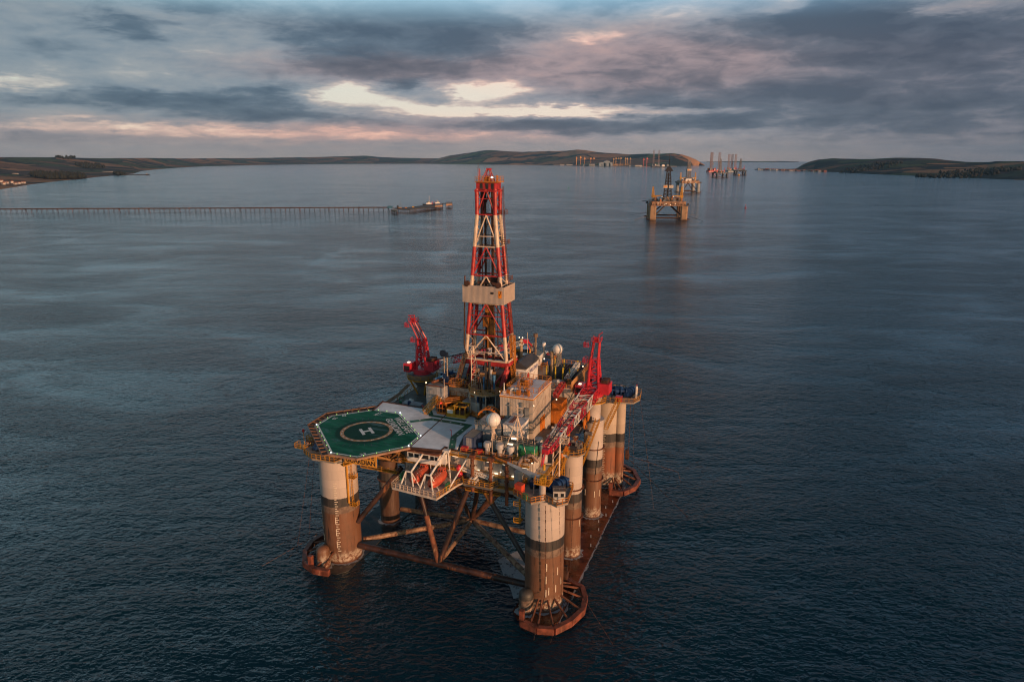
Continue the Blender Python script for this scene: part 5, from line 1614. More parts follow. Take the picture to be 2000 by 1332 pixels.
# white davit legs
for cx_, name in ((-31.2, 'lifeboat_davit'), (-26.2, 'lifeboat_davit')):
    mb = MB()
    y1, z1, y0, z0 = -5.9, 30.4, 1.6, 33.4
    for s_ in (-1, 1):
        mb.tube((cx_ + s_ * .7, y1, z1), (cx_ + s_ * 1.9 - .1, -7.0, PZ), .17, 5)
        mb.tube((cx_ + s_ * .7, y1, z1), (cx_ + s_ * 1.9, -4.4, PZ), .13, 5)
    mb.tube((cx_ - .75, y1, z1), (cx_ + .75, y1, z1), .2, 5)
    mb.tube((cx_ + .6, y1, z1), (cx_ + .9, y0, z0), .24, 6)
    for s_ in (-.6, .6):
        mb.tube((cx_ + .9 + s_, y0, z0), (cx_ + .9 + s_, y0 + .6, PZ), .2, 5)
        mb.tube((cx_ + .9 + s_, y0, z0), (cx_ + .9 + s_ * 3, y0 - 1.5, PZ), .13, 5)
    mb.box(cx_ + .1, y0 - .5, z0 - .3, cx_ + 1.9, y0 + .6, z0 + .3)
    mb.build(name, white, lp, smooth=False)
mb = MB(); mb.tube((-19.6, 2.4, 33.0), (-22.3, -3.4, 26.4), .17, 6); mb.build('stay', white, rig)
mb = MB(); mb.truss((-21, 1.8, 29.6), (-13.6, 1.4, 28.6), .7, .7, bays=6, rc=.16, rb=.08); mb.tube((-13.6, 1.4, 28.6), (-13.6, 1.4, 27.1), .35, 8); mb.box(-14.2, .8, 28.2, -13.0, 2.0, 29.6); mb.build('davit_arm', white, rig, smooth=False)
def lifeboat(x, y, z, rz, label):
    t = rigthing('lifeboat', x, y, z, rz, label, 'lifeboat', 'orange lifeboats on the davit platform')
    n, m = 18, 14
    def sect(k, zs, wid, dome_):
        tt = -1 + 2 * k / n
        ww = wid * max(.03, (1 - abs(tt) ** 3.0)) ** .55
        return tt * 3.9, ww
    def shell(lo):
        mb = MB(); vs = []
        for k in range(n + 1):
            yy, ww = sect(k, 0, 1.42, 0)
            tt = abs(-1 + 2 * k / n)
            hh = (1.25 if not lo else -1.15) * max(.05, (1 - tt ** 3.5)) ** .5
            for i in range(m + 1):
                a = math.pi * i / m
                vs.append((-ww * math.cos(a), yy, hh * math.sin(a) ** .75 + (0.05 if not lo else 0)))
        fs = []
        for k in range(n):
            for i in range(m):
                a = k * (m + 1) + i
                fs.append((a, a + 1, a + m + 2, a + m + 1) if lo else (a, a + m + 1, a + m + 2, a + 1))
        mb.add(vs, fs)
        return mb
    shell(True).build('hull', boat_or, t)
    shell(False).build('canopy', boat_or, t)
    mb = MB(); mb.box(-.75, 1.6, .7, .75, 3.0, 1.75); mb.cbox((0, 2.3, 1.78), (1.3, 1.2, .12)); mb.build('cockpit', boat_or, t, smooth=False)
    mb = MB(); mb.box(-.5, 1.56, 1.25, -.1, 1.6, 1.6); mb.box(.1, 1.56, 1.25, .5, 1.6, 1.6); mb.box(.75, 1.9, 1.25, .79, 2.6, 1.55); mb.build('window', glassm, t, smooth=False)
    mb = MB()
    for k in range(5):
        for s_ in (-.42, .42): mb.box(s_ - .07, -2.6 + k * .8, 1.18, s_ + .07, -2.46 + k * .8, 1.30)
    mb.build('grab_handle', white, t, smooth=False)
    mb = MB(); pts = [(-1.42 * max(.03, (1 - abs(-1 + 2 * k / n) ** 3.0)) ** .55 - .03, (-1 + 2 * k / n) * 3.9, .02) for k in range(n + 1)]
    mb.path(pts, .07, 4); mb.path([(-p[0], p[1], p[2]) for p in pts], .07, 4); mb.build('rubbing_strake', redp, t)
    return t
lifeboat(-30.6, -1.8, 27.9, 0, 'orange enclosed lifeboat, the one farther from the white bottle stack')
lifeboat(-25.6, -2.4, 27.9, 0, 'orange enclosed lifeboat, the one nearer the white bottle stack')
for x, y, z, r_ in ((-22.0, 1.6, 29.6, .75), (-21.8, 1.6, 28.0, .75), (-21.4, 2.0, 27.2, .6)):
    t = rigthing('float_ball', x, y, z, 0, {29.6: 'top red float ball of the pile behind the lifeboats', 28.0: 'middle red float ball behind the lifeboats', 27.2: 'lowest red float ball behind the lifeboats'}[z], 'float', 'red float balls')
    mb = MB(); mb.ball((0, 0, 0), r_, 14, 9, 1.1); mb.build('ball', crane_red, t)
    mb = MB(); mb.tube((0, 0, r_), (0, 0, r_ + .3), .12, 6); mb.build('eyelet', dark, t)

# ------------------------------------------------------------------ winch platforms on the corner columns
def winch(x, y, z, rz, s, par=None):
    t = MB()
    c_, s_ = math.cos(rz), math.sin(rz)
    def w_(a, b, c): return (x + (a * c_ - b * s_) * s, y + (a * s_ + b * c_) * s, z + c * s)
    t.tube(w_(-1.4, 0, 1.2), w_(1.4, 0, 1.2), .85 * s, 14); t.tube(w_(-1.6, 0, 1.2), w_(-1.35, 0, 1.2), 1.35 * s, 16); t.tube(w_(1.35, 0, 1.2), w_(1.6, 0, 1.2), 1.35 * s, 16)
    t.tube(w_(-.15, 0, 1.2), w_(.15, 0, 1.2), 1.3 * s, 16)
    t.cbox(w_(2.3, 0, .9), (1.2 * s, 1.4 * s, 1.7 * s), rz); t.cbox(w_(-2.2, .3, .7), (.9 * s, 1.2 * s, 1.3 * s), rz); t.tube(w_(2.0, -1.1, .7), w_(2.0, 1.2, .7), .5 * s, 10)
    o = t.build('anchor_winch', blue, rig)
    b = MB(); b.cbox(w_(0, 0, .1), (5.4 * s, 2.6 * s, .2), rz); b.tube(w_(1.62, 0, 1.2), w_(1.75, 0, 1.2), .5 * s, 12); b.build('bedplate', dark, o, smooth=False)
    return o
def oct_(x, y, r, n=8, a0=.39): return [(x + r * math.cos(a0 + 2 * math.pi * i / n), y + r * math.sin(a0 + 2 * math.pi * i / n)) for i in range(n)]
plm = paint('platform_edge', (.26, .24, .21), .6, rust=.35)
def top_platform(pts, z, rail_m=orr):
    mb = MB(); mb.prism(pts, z - .4, z)
    o = mb.build('winch_platform', plm, rig, smooth=False)
    mb = MB(); mb.rail([(*p, z) for p in pts], closed=True, r=.085, h=1.3, step=1.3); mb.build('handrail', rail_m, o, smooth=False)
    return o
# near right
PA = [(-6.2, -3.6), (-1.2, -6.2), (1.2, -3.8), (4.4, -5.4), (6.2, -3.2), (5.4, 3.6), (1.5, 5.4), (-4.6, 5.4)]
top_platform(PA, 28.3)
winch(-1.8, 2.2, 28.3, .5, .95); winch(2.4, 2.6, 28.3, 1.2, 1.0); winch(.4, .8, 28.3, -.2, .7)
t = rigthing('control_cabin', 3.9, -2.3, 28.3, .35, 'small grey control cabin with dark windows on the near right column', 'cabin')
mb = MB(); mb.box(-1.3, -1.2, 0, 1.3, 1.2, 2.5); mb.build('wall', paint('cabin_grey', (.48, .46, .43), .5, rust=.15), t, smooth=False)
mb = MB(); mb.box(-1.1, -1.24, 1.2, -.3, -1.2, 2.0); mb.box(.3, -1.24, 1.2, 1.0, -1.2, 2.0); mb.box(1.3, -.7, 1.2, 1.34, .5, 2.0); mb.build('window', glassm, t, smooth=False)
mb = MB(); mb.box(-1.4, -1.3, 2.5, 1.4, 1.3, 2.62); mb.rail([(-1.3, -1.2, 2.6), (1.3, -1.2, 2.6), (1.3, 1.2, 2.6)], r=.05, h=.7, step=1.2); mb.build('roof', mid, t, smooth=False)
t = rigthing('red_cabinet', -5.2, -2.4, 28.3, -.2, 'bright red cabinet at the corner of the near right column top', 'cabinet')
mb = MB(); mb.box(-.9, -.75, 0, .9, .75, 2.0); mb.build('body', paint('cabinet_red', (.62, .08, .04), .45), t, smooth=False)
mb = MB(); mb.box(-.95, -.8, 2.0, .95, .8, 2.1); mb.build('lid', paint('cabinet_red2', (.55, .07, .04), .45), t, smooth=False)
t = rigthing('green_locker', -3.2, -4.6, 28.3, -.45, 'small green locker behind the orange rail of the near right column', 'locker')
mb = MB(); mb.box(-.7, -.35, 0, .7, .35, 1.1); mb.build('body', paint('locker_green', (.04, .26, .14), .5), t, smooth=False)
mb = MB(); mb.box(-.72, -.37, 1.1, .72, .37, 1.17); mb.build('lid', green, t, smooth=False)
# pedestal crane with pale boom on the near right column
t = rigthing('service_crane', .4, -3.2, 28.3, 0, 'small service crane with pale grey boom and yellow basket on the near right column', 'crane')
mb = MB(); mb.tube((0, 0, 0), (0, 0, 3.6), .72, 14); mb.build('pedestal', beige, t)
mb = MB(); mb.cbox((.1, .2, 3.7), (3.4, 2.6, .2)); mb.rail([(-1.6, -1.1, 3.8), (1.8, -1.1, 3.8), (1.8, 1.5, 3.8), (-1.6, 1.5, 3.8)], closed=True, r=.08, h=1.3, step=.8); mb.build('basket', yel, t, smooth=False)
mb = MB(); mb.box(-.6, -.5, 3.8, .7, .7, 5.2); mb.tube((-.1, -.7, 4.8), (-.1, .9, 4.8), .45, 10); mb.build('slew_house', yb, t, smooth=False)
mb = MB(); mb.add([(-.6, -.35, 5.1), (-.6, .45, 5.1), (-.6, .45, 4.1), (-.6, -.35, 4.1), (-9.3, 2.6, 5.9), (-9.3, 2.95, 5.9), (-9.3, 2.95, 5.5), (-9.3, 2.6, 5.5)], [(0, 1, 2, 3), (7, 6, 5, 4), (0, 4, 5, 1), (1, 5, 6, 2), (2, 6, 7, 3), (3, 7, 4, 0)]); mb.build('boom', paint('boom_pale', (.42, .46, .50), .4, rust=.1), t, smooth=False)
mb = MB(); mb.tube((-9.3, 2.77, 5.7), (-12.6, 3.9, 5.9), .25, 6); mb.build('boom_tip', orange, t)
# near left, under the helideck
PBp = [(-64.0, -1.0), (-62.2, -3.6), (-58.4, -5.6), (-52.0, -5.4), (-50.2, 0), (-52, 5), (-62, 6.5), (-63.8, 3.0)]
top_platform(PBp, 29.0, yel)
winch(-60.2, 0.6, 29.0, 1.4, .8)
mb = MB(); mb.truss((-63.4, 1.0, 29.2), (-60.5, 3.0, 33.2), 1.2, 1.2, bays=4, rc=.12, rb=.08); mb.box(-62.6, -1.8, 31.6, -60.6, .2, 31.8); mb.rail([(-62.6, -1.8, 31.8), (-60.6, -1.8, 31.8), (-60.6, .2, 31.8), (-62.6, .2, 31.8)], closed=True, r=.08, step=1); mb.build('platform_frame', yel, rig, smooth=False)
mb = MB(); mb.box(-66.6, -1.6, 28.9, -63.8, .6, 29.1); mb.rail([(-63.8, -1.6, 29.1), (-66.6, -1.6, 29.1), (-66.6, .6, 29.1)], r=.08, step=1); mb.build('side_platform', yel, rig, smooth=False)
t = rigthing('beacon_post', -65.6, 1.0, 29.0, 0, 'post with a dark red beacon at the outer left corner of the platform', 'beacon')
mb = MB(); mb.tube((0, 0, 0), (0, 0, 3.4), .1, 5); mb.build('post', yel, t)
mb = MB(); mb.tube((0, 0, 3.4), (0, 0, 4.2), .3, 8); mb.build('beacon', redp, t)
# yellow ladder tube down the near left column
mb = MB(); mb.tube((-50.6, -2.5, 29), (-50.6, -2.5, 17), .28, 6); mb.ladder((-50.0, -1.6, 28), (-50.0, -1.6, 16), .7, .07, (0, 1, 0), .8)
for z in (23.5, 16.0): mb.box(-50.6, -2.2, z, -48.9, -.6, z + .12); mb.rail([(-50.6, -2.2, z), (-48.9, -2.2, z), (-48.9, -.6, z)], r=.08, step=1)
mb.build('access_ladder', yel, rig, smooth=False)
mb = MB(); mb.ladder((-5.6, -1.0, 28), (-5.6, -1.0, 20.5), .9, .09, (0, 1, 0), .8); mb.box(-6.8, -2, 20.3, -5.2, .2, 20.5); mb.rail([(-6.8, -2, 24.5), (-5.2, -2, 24.5)], r=.08); mb.rail([(-6.8, -2, 20.5), (-5.2, -2, 20.5)], r=.08); mb.rail([(-6.8, -2, 28.3), (-5.2, -2, 28.3)], r=.08); mb.build('access_ladder', yel, rig, smooth=False)
# far right
PC = [(-4.4, 60.0), (2.0, 59.4), (7.6, 61.0), (8.8, 64.6), (8.0, 70.6), (2, 72), (-4.4, 71)]
top_platform(PC, 29.4, yel)
winch(2.4, 66.6, 29.4, .3, 1.1); winch(5.0, 67.6, 29.4, 1.4, 1.0); winch(.2, 69.2, 29.4, .2, .8)
mb = MB(); mb.box(2.2, 60.1, 29.4, 4.0, 61.6, 31.1); mb.build('red_cabinet', crane_red, rig, smooth=False)
mb = MB(); mb.tube((7.4, 65.4, 29.4), (7.4, 65.4, 33.2), .35, 8); mb.build('vent_post', white, rig)
lamp(7.4, 65.4, 33.6, .3, crane_red)
mb = MB(); mb.path([(-1.4, 62.4, 29.4), (-1.4, 62.4, 32.4), (.6, 62.4, 32.4), (.6, 62.4, 29.4)], .18, 6); mb.build('goal_frame', blue, rig)
# far left
top_platform(oct_(-55, 65, 6.2), 29.0, yel)
winch(-56, 65, 29, .3, 1.0)
# column-top gear on the two inner starboard columns
mb = MB(); mb.prism(oct_(0, 21.5, 3.5, 10), 28.9, 29.2)
d1 = mb.build('column_platform', plm, rig, smooth=False)
mb = MB(); mb.rail([(*p, 29.2) for p in oct_(0, 21.5, 3.4, 10)[6:]] + [(*p, 29.2) for p in oct_(0, 21.5, 3.4, 10)[:3]], r=.085, h=1.5, step=1.2); mb.build('handrail', yel, d1, smooth=False)
mb = MB(); mb.ladder((-2.4, 18.6, 29.5), (-2.4, 18.6, 20.5), .8, .1, (1, 0, 0), .8); mb.ladder((-1.3, 18.4, 29.5), (-1.3, 18.4, 20.5), .5, .1, (1, 0, 0), .8); mb.build('access_ladder', yel, rig, smooth=False)
mb = MB()
for x in (-.6, .6, 1.8): mb.path([(x, 20.5, 29.2), (x, 20.5, 31.2), (x + .5, 21.5, 31.6), (x + .5, 22.5, 29.2)], .2, 6)
mb.build('vent_pipe', mid, rig)
mb = MB(); mb.path([(.3, 21.2 - 3.15, 26), (.3, 21.2 - 3.15, 20)], .07, 4); mb.path([(2.0, 41.2, 24), (1.5, 40.8, 14)], .07, 4); mb.build('cable_run', dark, rig)
for y, z in ((33.5, 31.2), (35.4, 32.6)):
    mb = MB(); mb.cbox((-.2 + (y - 33.5) * .3, y, z + 1.0), (.25, 2.0, 2.2), rx=.35); mb.tube((-.2, y, z + .3), (-.2, y + .6, 31.1 - 1.5), .14, 5); mb.build('fan_shroud', orange, rig)
# inclined yellow stairs and walkways on the starboard side
mb = MB()
for a, b in (((-2.6, 6, 26.2), (-2.2, 15, 31)), ((-1.4, 9, 25.0), (-1.0, 18, 30)), ((.9, 24, 24.0), (1.2, 40, 30.2)), ((2.2, 46, 26.0), (2.6, 60, 29.4))):
    a, b = Vector(a), Vector(b)
    for s_ in (0, 1.1):
        o_ = Vector((s_, 0, 0)); mb.tube(a + o_, b + o_, .11, 4); mb.tube(a + o_ + Vector((0, 0, 1.1)), b + o_ + Vector((0, 0, 1.1)), .09, 4); mb.tube(a + o_ + Vector((0, 0, .6)), b + o_ + Vector((0, 0, .6)), .06, 4)
        for k in range(9): mb.tube(a.lerp(b, k / 8) + o_, a.lerp(b, k / 8) + o_ + Vector((0, 0, 1.1)), .06, 4)
    for k in range(16): mb.tube(a.lerp(b, k / 15), a.lerp(b, k / 15) + Vector((1.1, 0, 0)), .09, 4)
mb.build('outer_stair', yel, rig, smooth=False)
mb = MB(); mb.box(-4.1, 3.2, 24.5, -3.9, 15, 33.0); mb.box(-4.2, 3, 30.4, -1.6, 8, 30.6); mb.build('side_plate', wallp, rig, smooth=False)
walkway('walkway', [(-1.6, 3.6), (-1.6, 18)], 30.6, 1.0)
walkway('walkway', [(-4.0, 2.2), (2.6, 10.5)], 25.6, 1.2)
t = rigthing('deck_cabin', -2.4, 4.6, 27.4, 0, 'small white cabin with grey roof on the corner of the accommodation block', 'cabin')
mb = MB(); mb.box(-1.4, -1.4, 0, 1.4, 1.4, 2.8); mb.build('wall', white, t, smooth=False)
mb = MB(); mb.box(-1.5, -1.5, 2.8, 1.5, 1.5, 2.95); mb.tube((-.3, -.3, 2.9), (-.3, -.3, 3.8), .2, 6); mb.build('roof', mid, t, smooth=False)
mb = MB(); mb.box(-1.3, -1.44, .1, 0, -1.4, 2.4); mb.build('door', wallp, t, smooth=False)
# white boom rest
mb = MB()
for x, y in ((-1.0, 8.2), (.6, 8.2)):
    mb.tube((x, y, 25.6), (x, y + .6, 38.0), .22, 5)
mb.tube((-1.0, 8.7, 37.5), (-3.4, 7.2, 34), .14, 5); mb.path([(-3.6, 7.4, 31.0), (-3.6, 7.4, 35.6), (-1.0, 8.6, 37.0)], .15, 5); mb.path([(-3.6, 7.4, 31.2), (-1.0, 8.2, 31.2)], .18, 5)
for k in range(4): mb.tube((-1.0, 8.3, 27 + k * 2.6), (.6, 8.3, 29.6 + k * 2.6), .09, 4)
mb.box(-2.6, 8.4, 37.7, 2.2, 9.2, 38.0); mb.box(.8, 8.6, 36.4, 2.4, 10.2, 36.6); mb.rail([(.8, 8.6, 36.6), (2.4, 8.6, 36.6), (2.4, 10.2, 36.6)], r=.08, step=.8)
mb.build('boom_rest', crm, rig, smooth=False)

# ------------------------------------------------------------------ big red pedestal cranes
def pedestal_crane(x, y, z, rz, label, ped, frame_h, boom, house_side=1, ped_col=beige, flare=False):
    t = rigthing('pedestal_crane', x, y, z, rz, label, 'crane', 'red pedestal cranes')
    mb = MB(); mb.lathe(0, 0, [(2.2, 0), (2.2, ped - 1.4), (2.5, ped - .6), (2.5, ped)], 24)
    if flare: mb = MB(); mb.lathe(0, 0, [(1.6, 0), (1.6, ped - 4), (4.2, ped - 1.2), (4.2, ped)], 20)
    mb.build('pedestal', ped_col if not flare else mid, t)
    mb = MB()
    pts = oct_(0, 0, 3.6 if not flare else 4.6, 12)
    mb.rail([(*p, ped - 1.4) for p in pts], closed=True, r=.1, h=1.3, step=2); mb.prism(pts, ped - 1.6, ped - 1.4)
    if flare:
        for a in (.8, 2.4, 4.0, 5.5): mb.tube((4.0 * math.cos(a), 4.0 * math.sin(a), ped - 1.6), (1.6 * math.cos(a), 1.6 * math.sin(a), ped - 6.5), .3, 5)
    mb.build('service_ring', yel, t, smooth=False)
    mb = MB(); mb.cyl(0, 0, ped, ped + .9, 2.7, 24); mb.box(-2.4, -2.6, ped + .9, 2.4, 3.2, ped + 1.5)
    mb.build('turntable', crane_red, t)
    mb = MB(); s = house_side
    mb.box(s * 1.5, -1.6, ped + 1.0, s * 4.6, 2.4, ped + 4.0); mb.build('engine_house', crane_red, t, smooth=False)
    mb = MB(); mb.box(s * 2.2, -.8, ped + 4.0, s * 4.0, 1.6, ped + 4.9); mb.tube((s * 2.6, 1.4, ped + 4.4), (s * 4.2, 1.4, ped + 4.4), .7, 10); mb.build('exhaust_cowl', rustd, t)
    mb = MB(); mb.box(-s * 2.2, -3.4, ped + .8, -s * 4.4, .4, ped + 3.4); cb = mb.build('cab', crane_red, t, smooth=False)
    mb = MB(); mb.box(-s * 2.5, -3.45, ped + 1.4, -s * 4.2, -3.4, ped + 2.7); mb.build('window', glassm, cb, smooth=False)
    mb = MB(); mb.box(-s * 3.0, -2.4, ped + 3.4, -s * 3.7, -1.6, ped + 3.6); mb.build('cab_lamp', lampw, cb, smooth=False)
    # gantry
    top = frame_h
    mb = MB(); a = Vector((0, 1.0, ped + 1.5))
    def gx(i, tt):
        sx_, sy_ = ((-1, -1), (1, -1), (1, 1), (-1, 1))[i]
        wx = 1.5 - .5 * tt; wy = 1.6 - .9 * tt
        return Vector((sx_ * wx, 1.0 + sy_ * wy - tt * .6, ped + 1.5 + (top - 5 - ped - 1.5) * tt))
    for i in range(4): mb.tube(gx(i, 0), gx(i, 1), .36, 6)
    for k in range(5):
        for i in range(4):
            j = (i + 1) % 4
            s_, e_ = (i, j) if k % 2 else (j, i)
            mb.tube(gx(s_, k / 5), gx(e_, (k + 1) / 5), .2, 4); mb.tube(gx(i, (k + 1) / 5), gx(j, (k + 1) / 5), .2, 4)
    hx_ = top
    lean = -2.4 if flare else .5
    for i in range(4):
        p = gx(i, 1)
        mb.tube(p, (p.x * .8 + lean, p.y * .9 - .4, hx_), .24, 5)
    mb.box(lean - 1.1, -.9, hx_ - .1, lean + 1.1, 1.2, hx_ + .15); mb.box(-1.3, -.8, top - 5.1, 1.3, 1.4, top - 4.9)
    mb.tube((lean + .5, 0, hx_), (lean + .5, 0, hx_ + 1.9), .14, 5); mb.tube((lean + .5, 0, hx_ + 1.9), (lean + (1.5 if not flare else -1.6), 0, hx_ + (2.7 if not flare else 1.7)), .18, 5)
    mb.tube((lean - .9, 0, hx_), (lean - .9, 0, hx_ + 1.6), .1, 5); mb.tube((lean - .7, .2, hx_ + .7), (lean + .4, .2, hx_ + .7), .55, 10)
    mb.build('gantry', crane_red, t, smooth=False)
    mb = MB(); sd_ = -1
    for (px_, z_) in ((-2.1, top - 6), (-2.0 + (lean if flare else 0) * .8, top - 1.6)):
        mb.box(px_ - .9, -1.2, z_, px_ + .5, 1.0, z_ + .1); mb.rail([(px_ + .5, -1.2, z_), (px_ - .9, -1.2, z_), (px_ - .9, 1.0, z_), (px_ + .5, 1.0, z_)], r=.07, step=.8, h=1.2)
    mb.ladder((-2.0, 0, ped + 2), (-1.6, 0, top - 5), .8, .06, (0, 1, 0), .8)
    mb.rail([(-1.2 + lean, -.9, top + .15), (1.2 + lean, -.9, top + .15), (1.2 + lean, 1.2, top + .15)], r=.07, h=1.1, step=1)
    mb.build('gantry_platform', crane_red, t, smooth=False)
    # boom, red and white bays
    base, tip, bays, w0, w1 = boom
    P, Q = Vector(base), Vector(tip)
    bo_ = MB(); d = (Q - P).normalized(); side = d.cross(Vector((0, 0, 1))).normalized()
    bo_.tube(P + side * 1.3, P - side * 1.3, .35, 8)
    for s_ in (-1, 1): bo_.tube(P + side * 1.2 * s_, P + d * 2.2 + side * 1.2 * s_, .35, 6)
    bo = bo_.build('boom', crane_red, t)
    nsec = bays
    for k in range(nsec):
        a0, a1 = k / nsec, (k + 1) / nsec
        ss = MB(); wA = w0 + (w1 - w0) * a0; wB = w0 + (w1 - w0) * a1
        ss.truss(P.lerp(Q, a0), P.lerp(Q, a1), wA, wA * .8, wB, wB * .8, bays=3, rc=.17, rb=.085)
        ss.build('boom_section', crane_red if k % 2 == 0 else white, bo, smooth=False)
    mb = MB(); ww = w1 * .5
    mb.tube(Q - side * ww, Q + side * ww, .3, 8); mb.cbox(tuple(Q + d * .8), (1.5, 1.5, 1.1), rz=math.atan2(d.y, d.x)); mb.tube(Q + d * 1.2, Q + d * 3.0 - Vector((0, 0, 2.4)), .2, 6); mb.tube(Q + d * 1.0 + side * .6, Q + d * 2.2 + side * .6 - Vector((0, 0, 3.2)), .16, 6)
    mb.build('boom_head', crane_red, bo)
    mb = MB(); hk = Q + d * 2.0
    mb.tube(hk - Vector((0, 0, 1)), hk - Vector((0, 0, 2.6)), .05, 4); mb.tube(hk - Vector((0, 0, 2.6)), hk - Vector((0, 0, 4.0)), .32, 8)
    hb = mb.build('hook_block', yb, t)
    # pendant ropes from gantry head to boom tip
    mb = MB()
    for s_ in (-.4, .4): mb.tube((lean + s_, 0, hx_ + .2), tuple(Q + side * s_), .055, 4)
    mb.tube(tuple(P + Vector((0, 0, 1.4))), tuple(Q + Vector((0, 0, .9))), .16, 4)
    mb.build('pendant_rope', dark, t)
    return t
pedestal_crane(-.4, 43.0, 30.2, 0, 'red pedestal crane on the starboard columns with its boom lowered along the deck edge', 6.6, 22.0, ((0, -2.5, 8.2), (.2, -41.5, 7.6), 7, 4.0, 2.0), house_side=1)
pedestal_crane(-53.2, 42.0, 28.2, 0, 'red pedestal crane on the port side whose boom points behind the derrick', 9.4, 25.0, ((2.6, .6, 11.8), (30.5, 5.5, 20.6), 8, 2.6, 1.5), house_side=1, flare=True)

# ------------------------------------------------------------------ mooring chains
def chain(pts, label, r=.09, grp='mooring chains of the big platform', world_pts=False, mat=None):
    P = [Vector(p) if world_pts else W(*p) for p in pts]
    t = empty('mooring_chain', P[0], 0, label, 'chain', grp)
    mb = MB()
    for a, b in zip(P, P[1:]):
        k = max(1, int((b - a).length / (1.1 if r < .2 else 400)))
        for i in range(k):
            p, q_ = a.lerp(b, i / k) - P[0], a.lerp(b, (i + .8 if k > 1 else 1)) - P[0] if False else a.lerp(b, (i + (.82 if k > 1 else 1)) / k) - P[0]
            mb.tube(p, q_, r * (1.0 if i % 2 else .6), 4)
    mb.build('links', mat or rustd, t, smooth=False)
    return t
chain([(1.9, -5.5, 28), (2.0, -5.2, 6), (2.2, -13.5, 0)], 'heavy chain hanging straight down the near right column into the water', .13)
chain([(4.8, -5.0, 28), (5.6, -4.0, 3), (5.8, -13.0, 0)], 'thin chain hanging outside the near right column to the water', .07)
chain([(5.6, 3.8, 28), (5.2, 3.4, 7)], 'short chain between the near right column top and its fairlead', .11)
chain([(5.4, 2.8, 6.4), (18.5, -8.6, 0)], 'mooring chain running out right from the near right column foot', .09)
chain([(-60.2, 1.2, 28.6), (-59.9, 2.4, 8.4)], 'thick chain hanging beside the near left column down to its fairlead', .14)
chain([(-62.2, -1.2, 28.6), (-67.0, -4.0, 0)], 'thin rope from the near left winch platform slanting to the water', .06)
chain([(-61.0, -1.0, 28.6), (-65.0, -1.2, 3.0), (-67.5, -8, 0)], 'second thin rope from the near left winch platform past the anchor rack', .06)
chain([(-59.8, 2.0, 7.0), (-74.5, -3.2, 0)], 'upper mooring chain running out left from the near left fairlead', .10)
chain([(-60.0, 1.2, 6.2), (-71.5, -12.2, 0)], 'lower mooring chain running out left over the anchor rack', .10)
chain([(5.2, 68.5, 28.8), (5.3, 68.6, 9.6)], 'thick chain hanging beside the far right column to its fairlead', .15)
chain([(6.4, 66.5, 28.8), (8.6, 62.0, 4)], 'thin rope hanging outside the far right column', .07)
chain([(8.6, 66.0, 28.8), (16.5, 53, 0)], 'long thin rope slanting from the far right platform to the water', .07)
chain([(5.8, 68.8, 8.6), (20.5, 73.5, 3.4), (21.5, 73.6, 0)], 'upper mooring chain running out right from the far right column', .10)
chain([(5.8, 68.2, 7.6), (26.5, 52.0, 0)], 'lower mooring chain running out right from the far right column', .10)
chain([(-14.5, 6, 24), (-14.5, 6.4, 0)], 'thin line hanging from the platform underside into the water', .05)

# floating foam held against the near right column
def foam_material():
    m = bpy.data.materials.new('foam')
    m.use_nodes = True
    t = NT(m.node_tree)
    b = t.n['Principled BSDF']
    tc = t.node('ShaderNodeTexCoord').outputs['Object']
    b.inputs['Base Color'].default_value = (.42, .46, .50, 1)
    b.inputs['Roughness'].default_value = .8
    n = t.noise(tc, .5, 6, .7)
    t.put(b.inputs['Alpha'], t.math('MULTIPLY', t.smooth(n, .34, .50), .75))
    return m
fmat = foam_material()
mb = MB(); mb.add([(*p, .05) for p in ((-5.6, -.5), (-5.6, 16), (-9, 20), (-13.5, 17.5), (-16.5, 12.0), (-12.5, 6), (-9.5, 2.5), (-7.0, -1.5))], [tuple(range(8))])
f_ = mb.build('foam_patch', fmat, None, smooth=False); f_.location = W(0, 0, 0); f_.rotation_euler = (0, 0, RIG_A); f_['kind'] = 'stuff'
mb = MB()
prev = None
for i in range(60):
    y = -6 + i * 1.3
    a, b = 5.42 + rnd.uniform(0, .1), 5.42 + rnd.uniform(.15, .75)
    if prev: mb.add([(prev[0], y - 1.3, .06), (prev[1], y - 1.3, .06), (b, y, .06), (a, y, .06)], [(0, 1, 2, 3)])
    prev = (a, b)
f_ = mb.build('wash_foam', fmat, None, smooth=False); f_.location = W(0, 0, 0); f_.rotation_euler = (0, 0, RIG_A); f_['kind'] = 'stuff'

for x, y, r_, z_ in ((0, 0, 4.5, .37), (-55, 0, 4.75, .21), (0, 21.5, 2.75, .37), (0, 43.2, 2.75, .37), (-1.2, 65, 4.25, .37), (-53, 20, 2.75, .21), (-2.6, -4.9, 1.75, .37), (-56.6, -6.5, 1.75, .21)):
    mb = MB(); n_ = 40; vs = []
    for i in range(n_):
        a = 2 * math.pi * i / n_; ro = r_ + rnd.uniform(.25, 1.1)
        vs += [(x + r_ * math.cos(a), y + r_ * math.sin(a), z_), (x + ro * math.cos(a), y + ro * math.sin(a), z_)]
    mb.add(vs, [(2 * i, 2 * i + 1, (2 * i + 3) % (2 * n_), (2 * i + 2) % (2 * n_)) for i in range(n_)])
    f_ = mb.build('waterline_foam', fmat, None, smooth=False); f_.location = W(0, 0, 0); f_.rotation_euler = (0, 0, RIG_A); f_['kind'] = 'stuff'

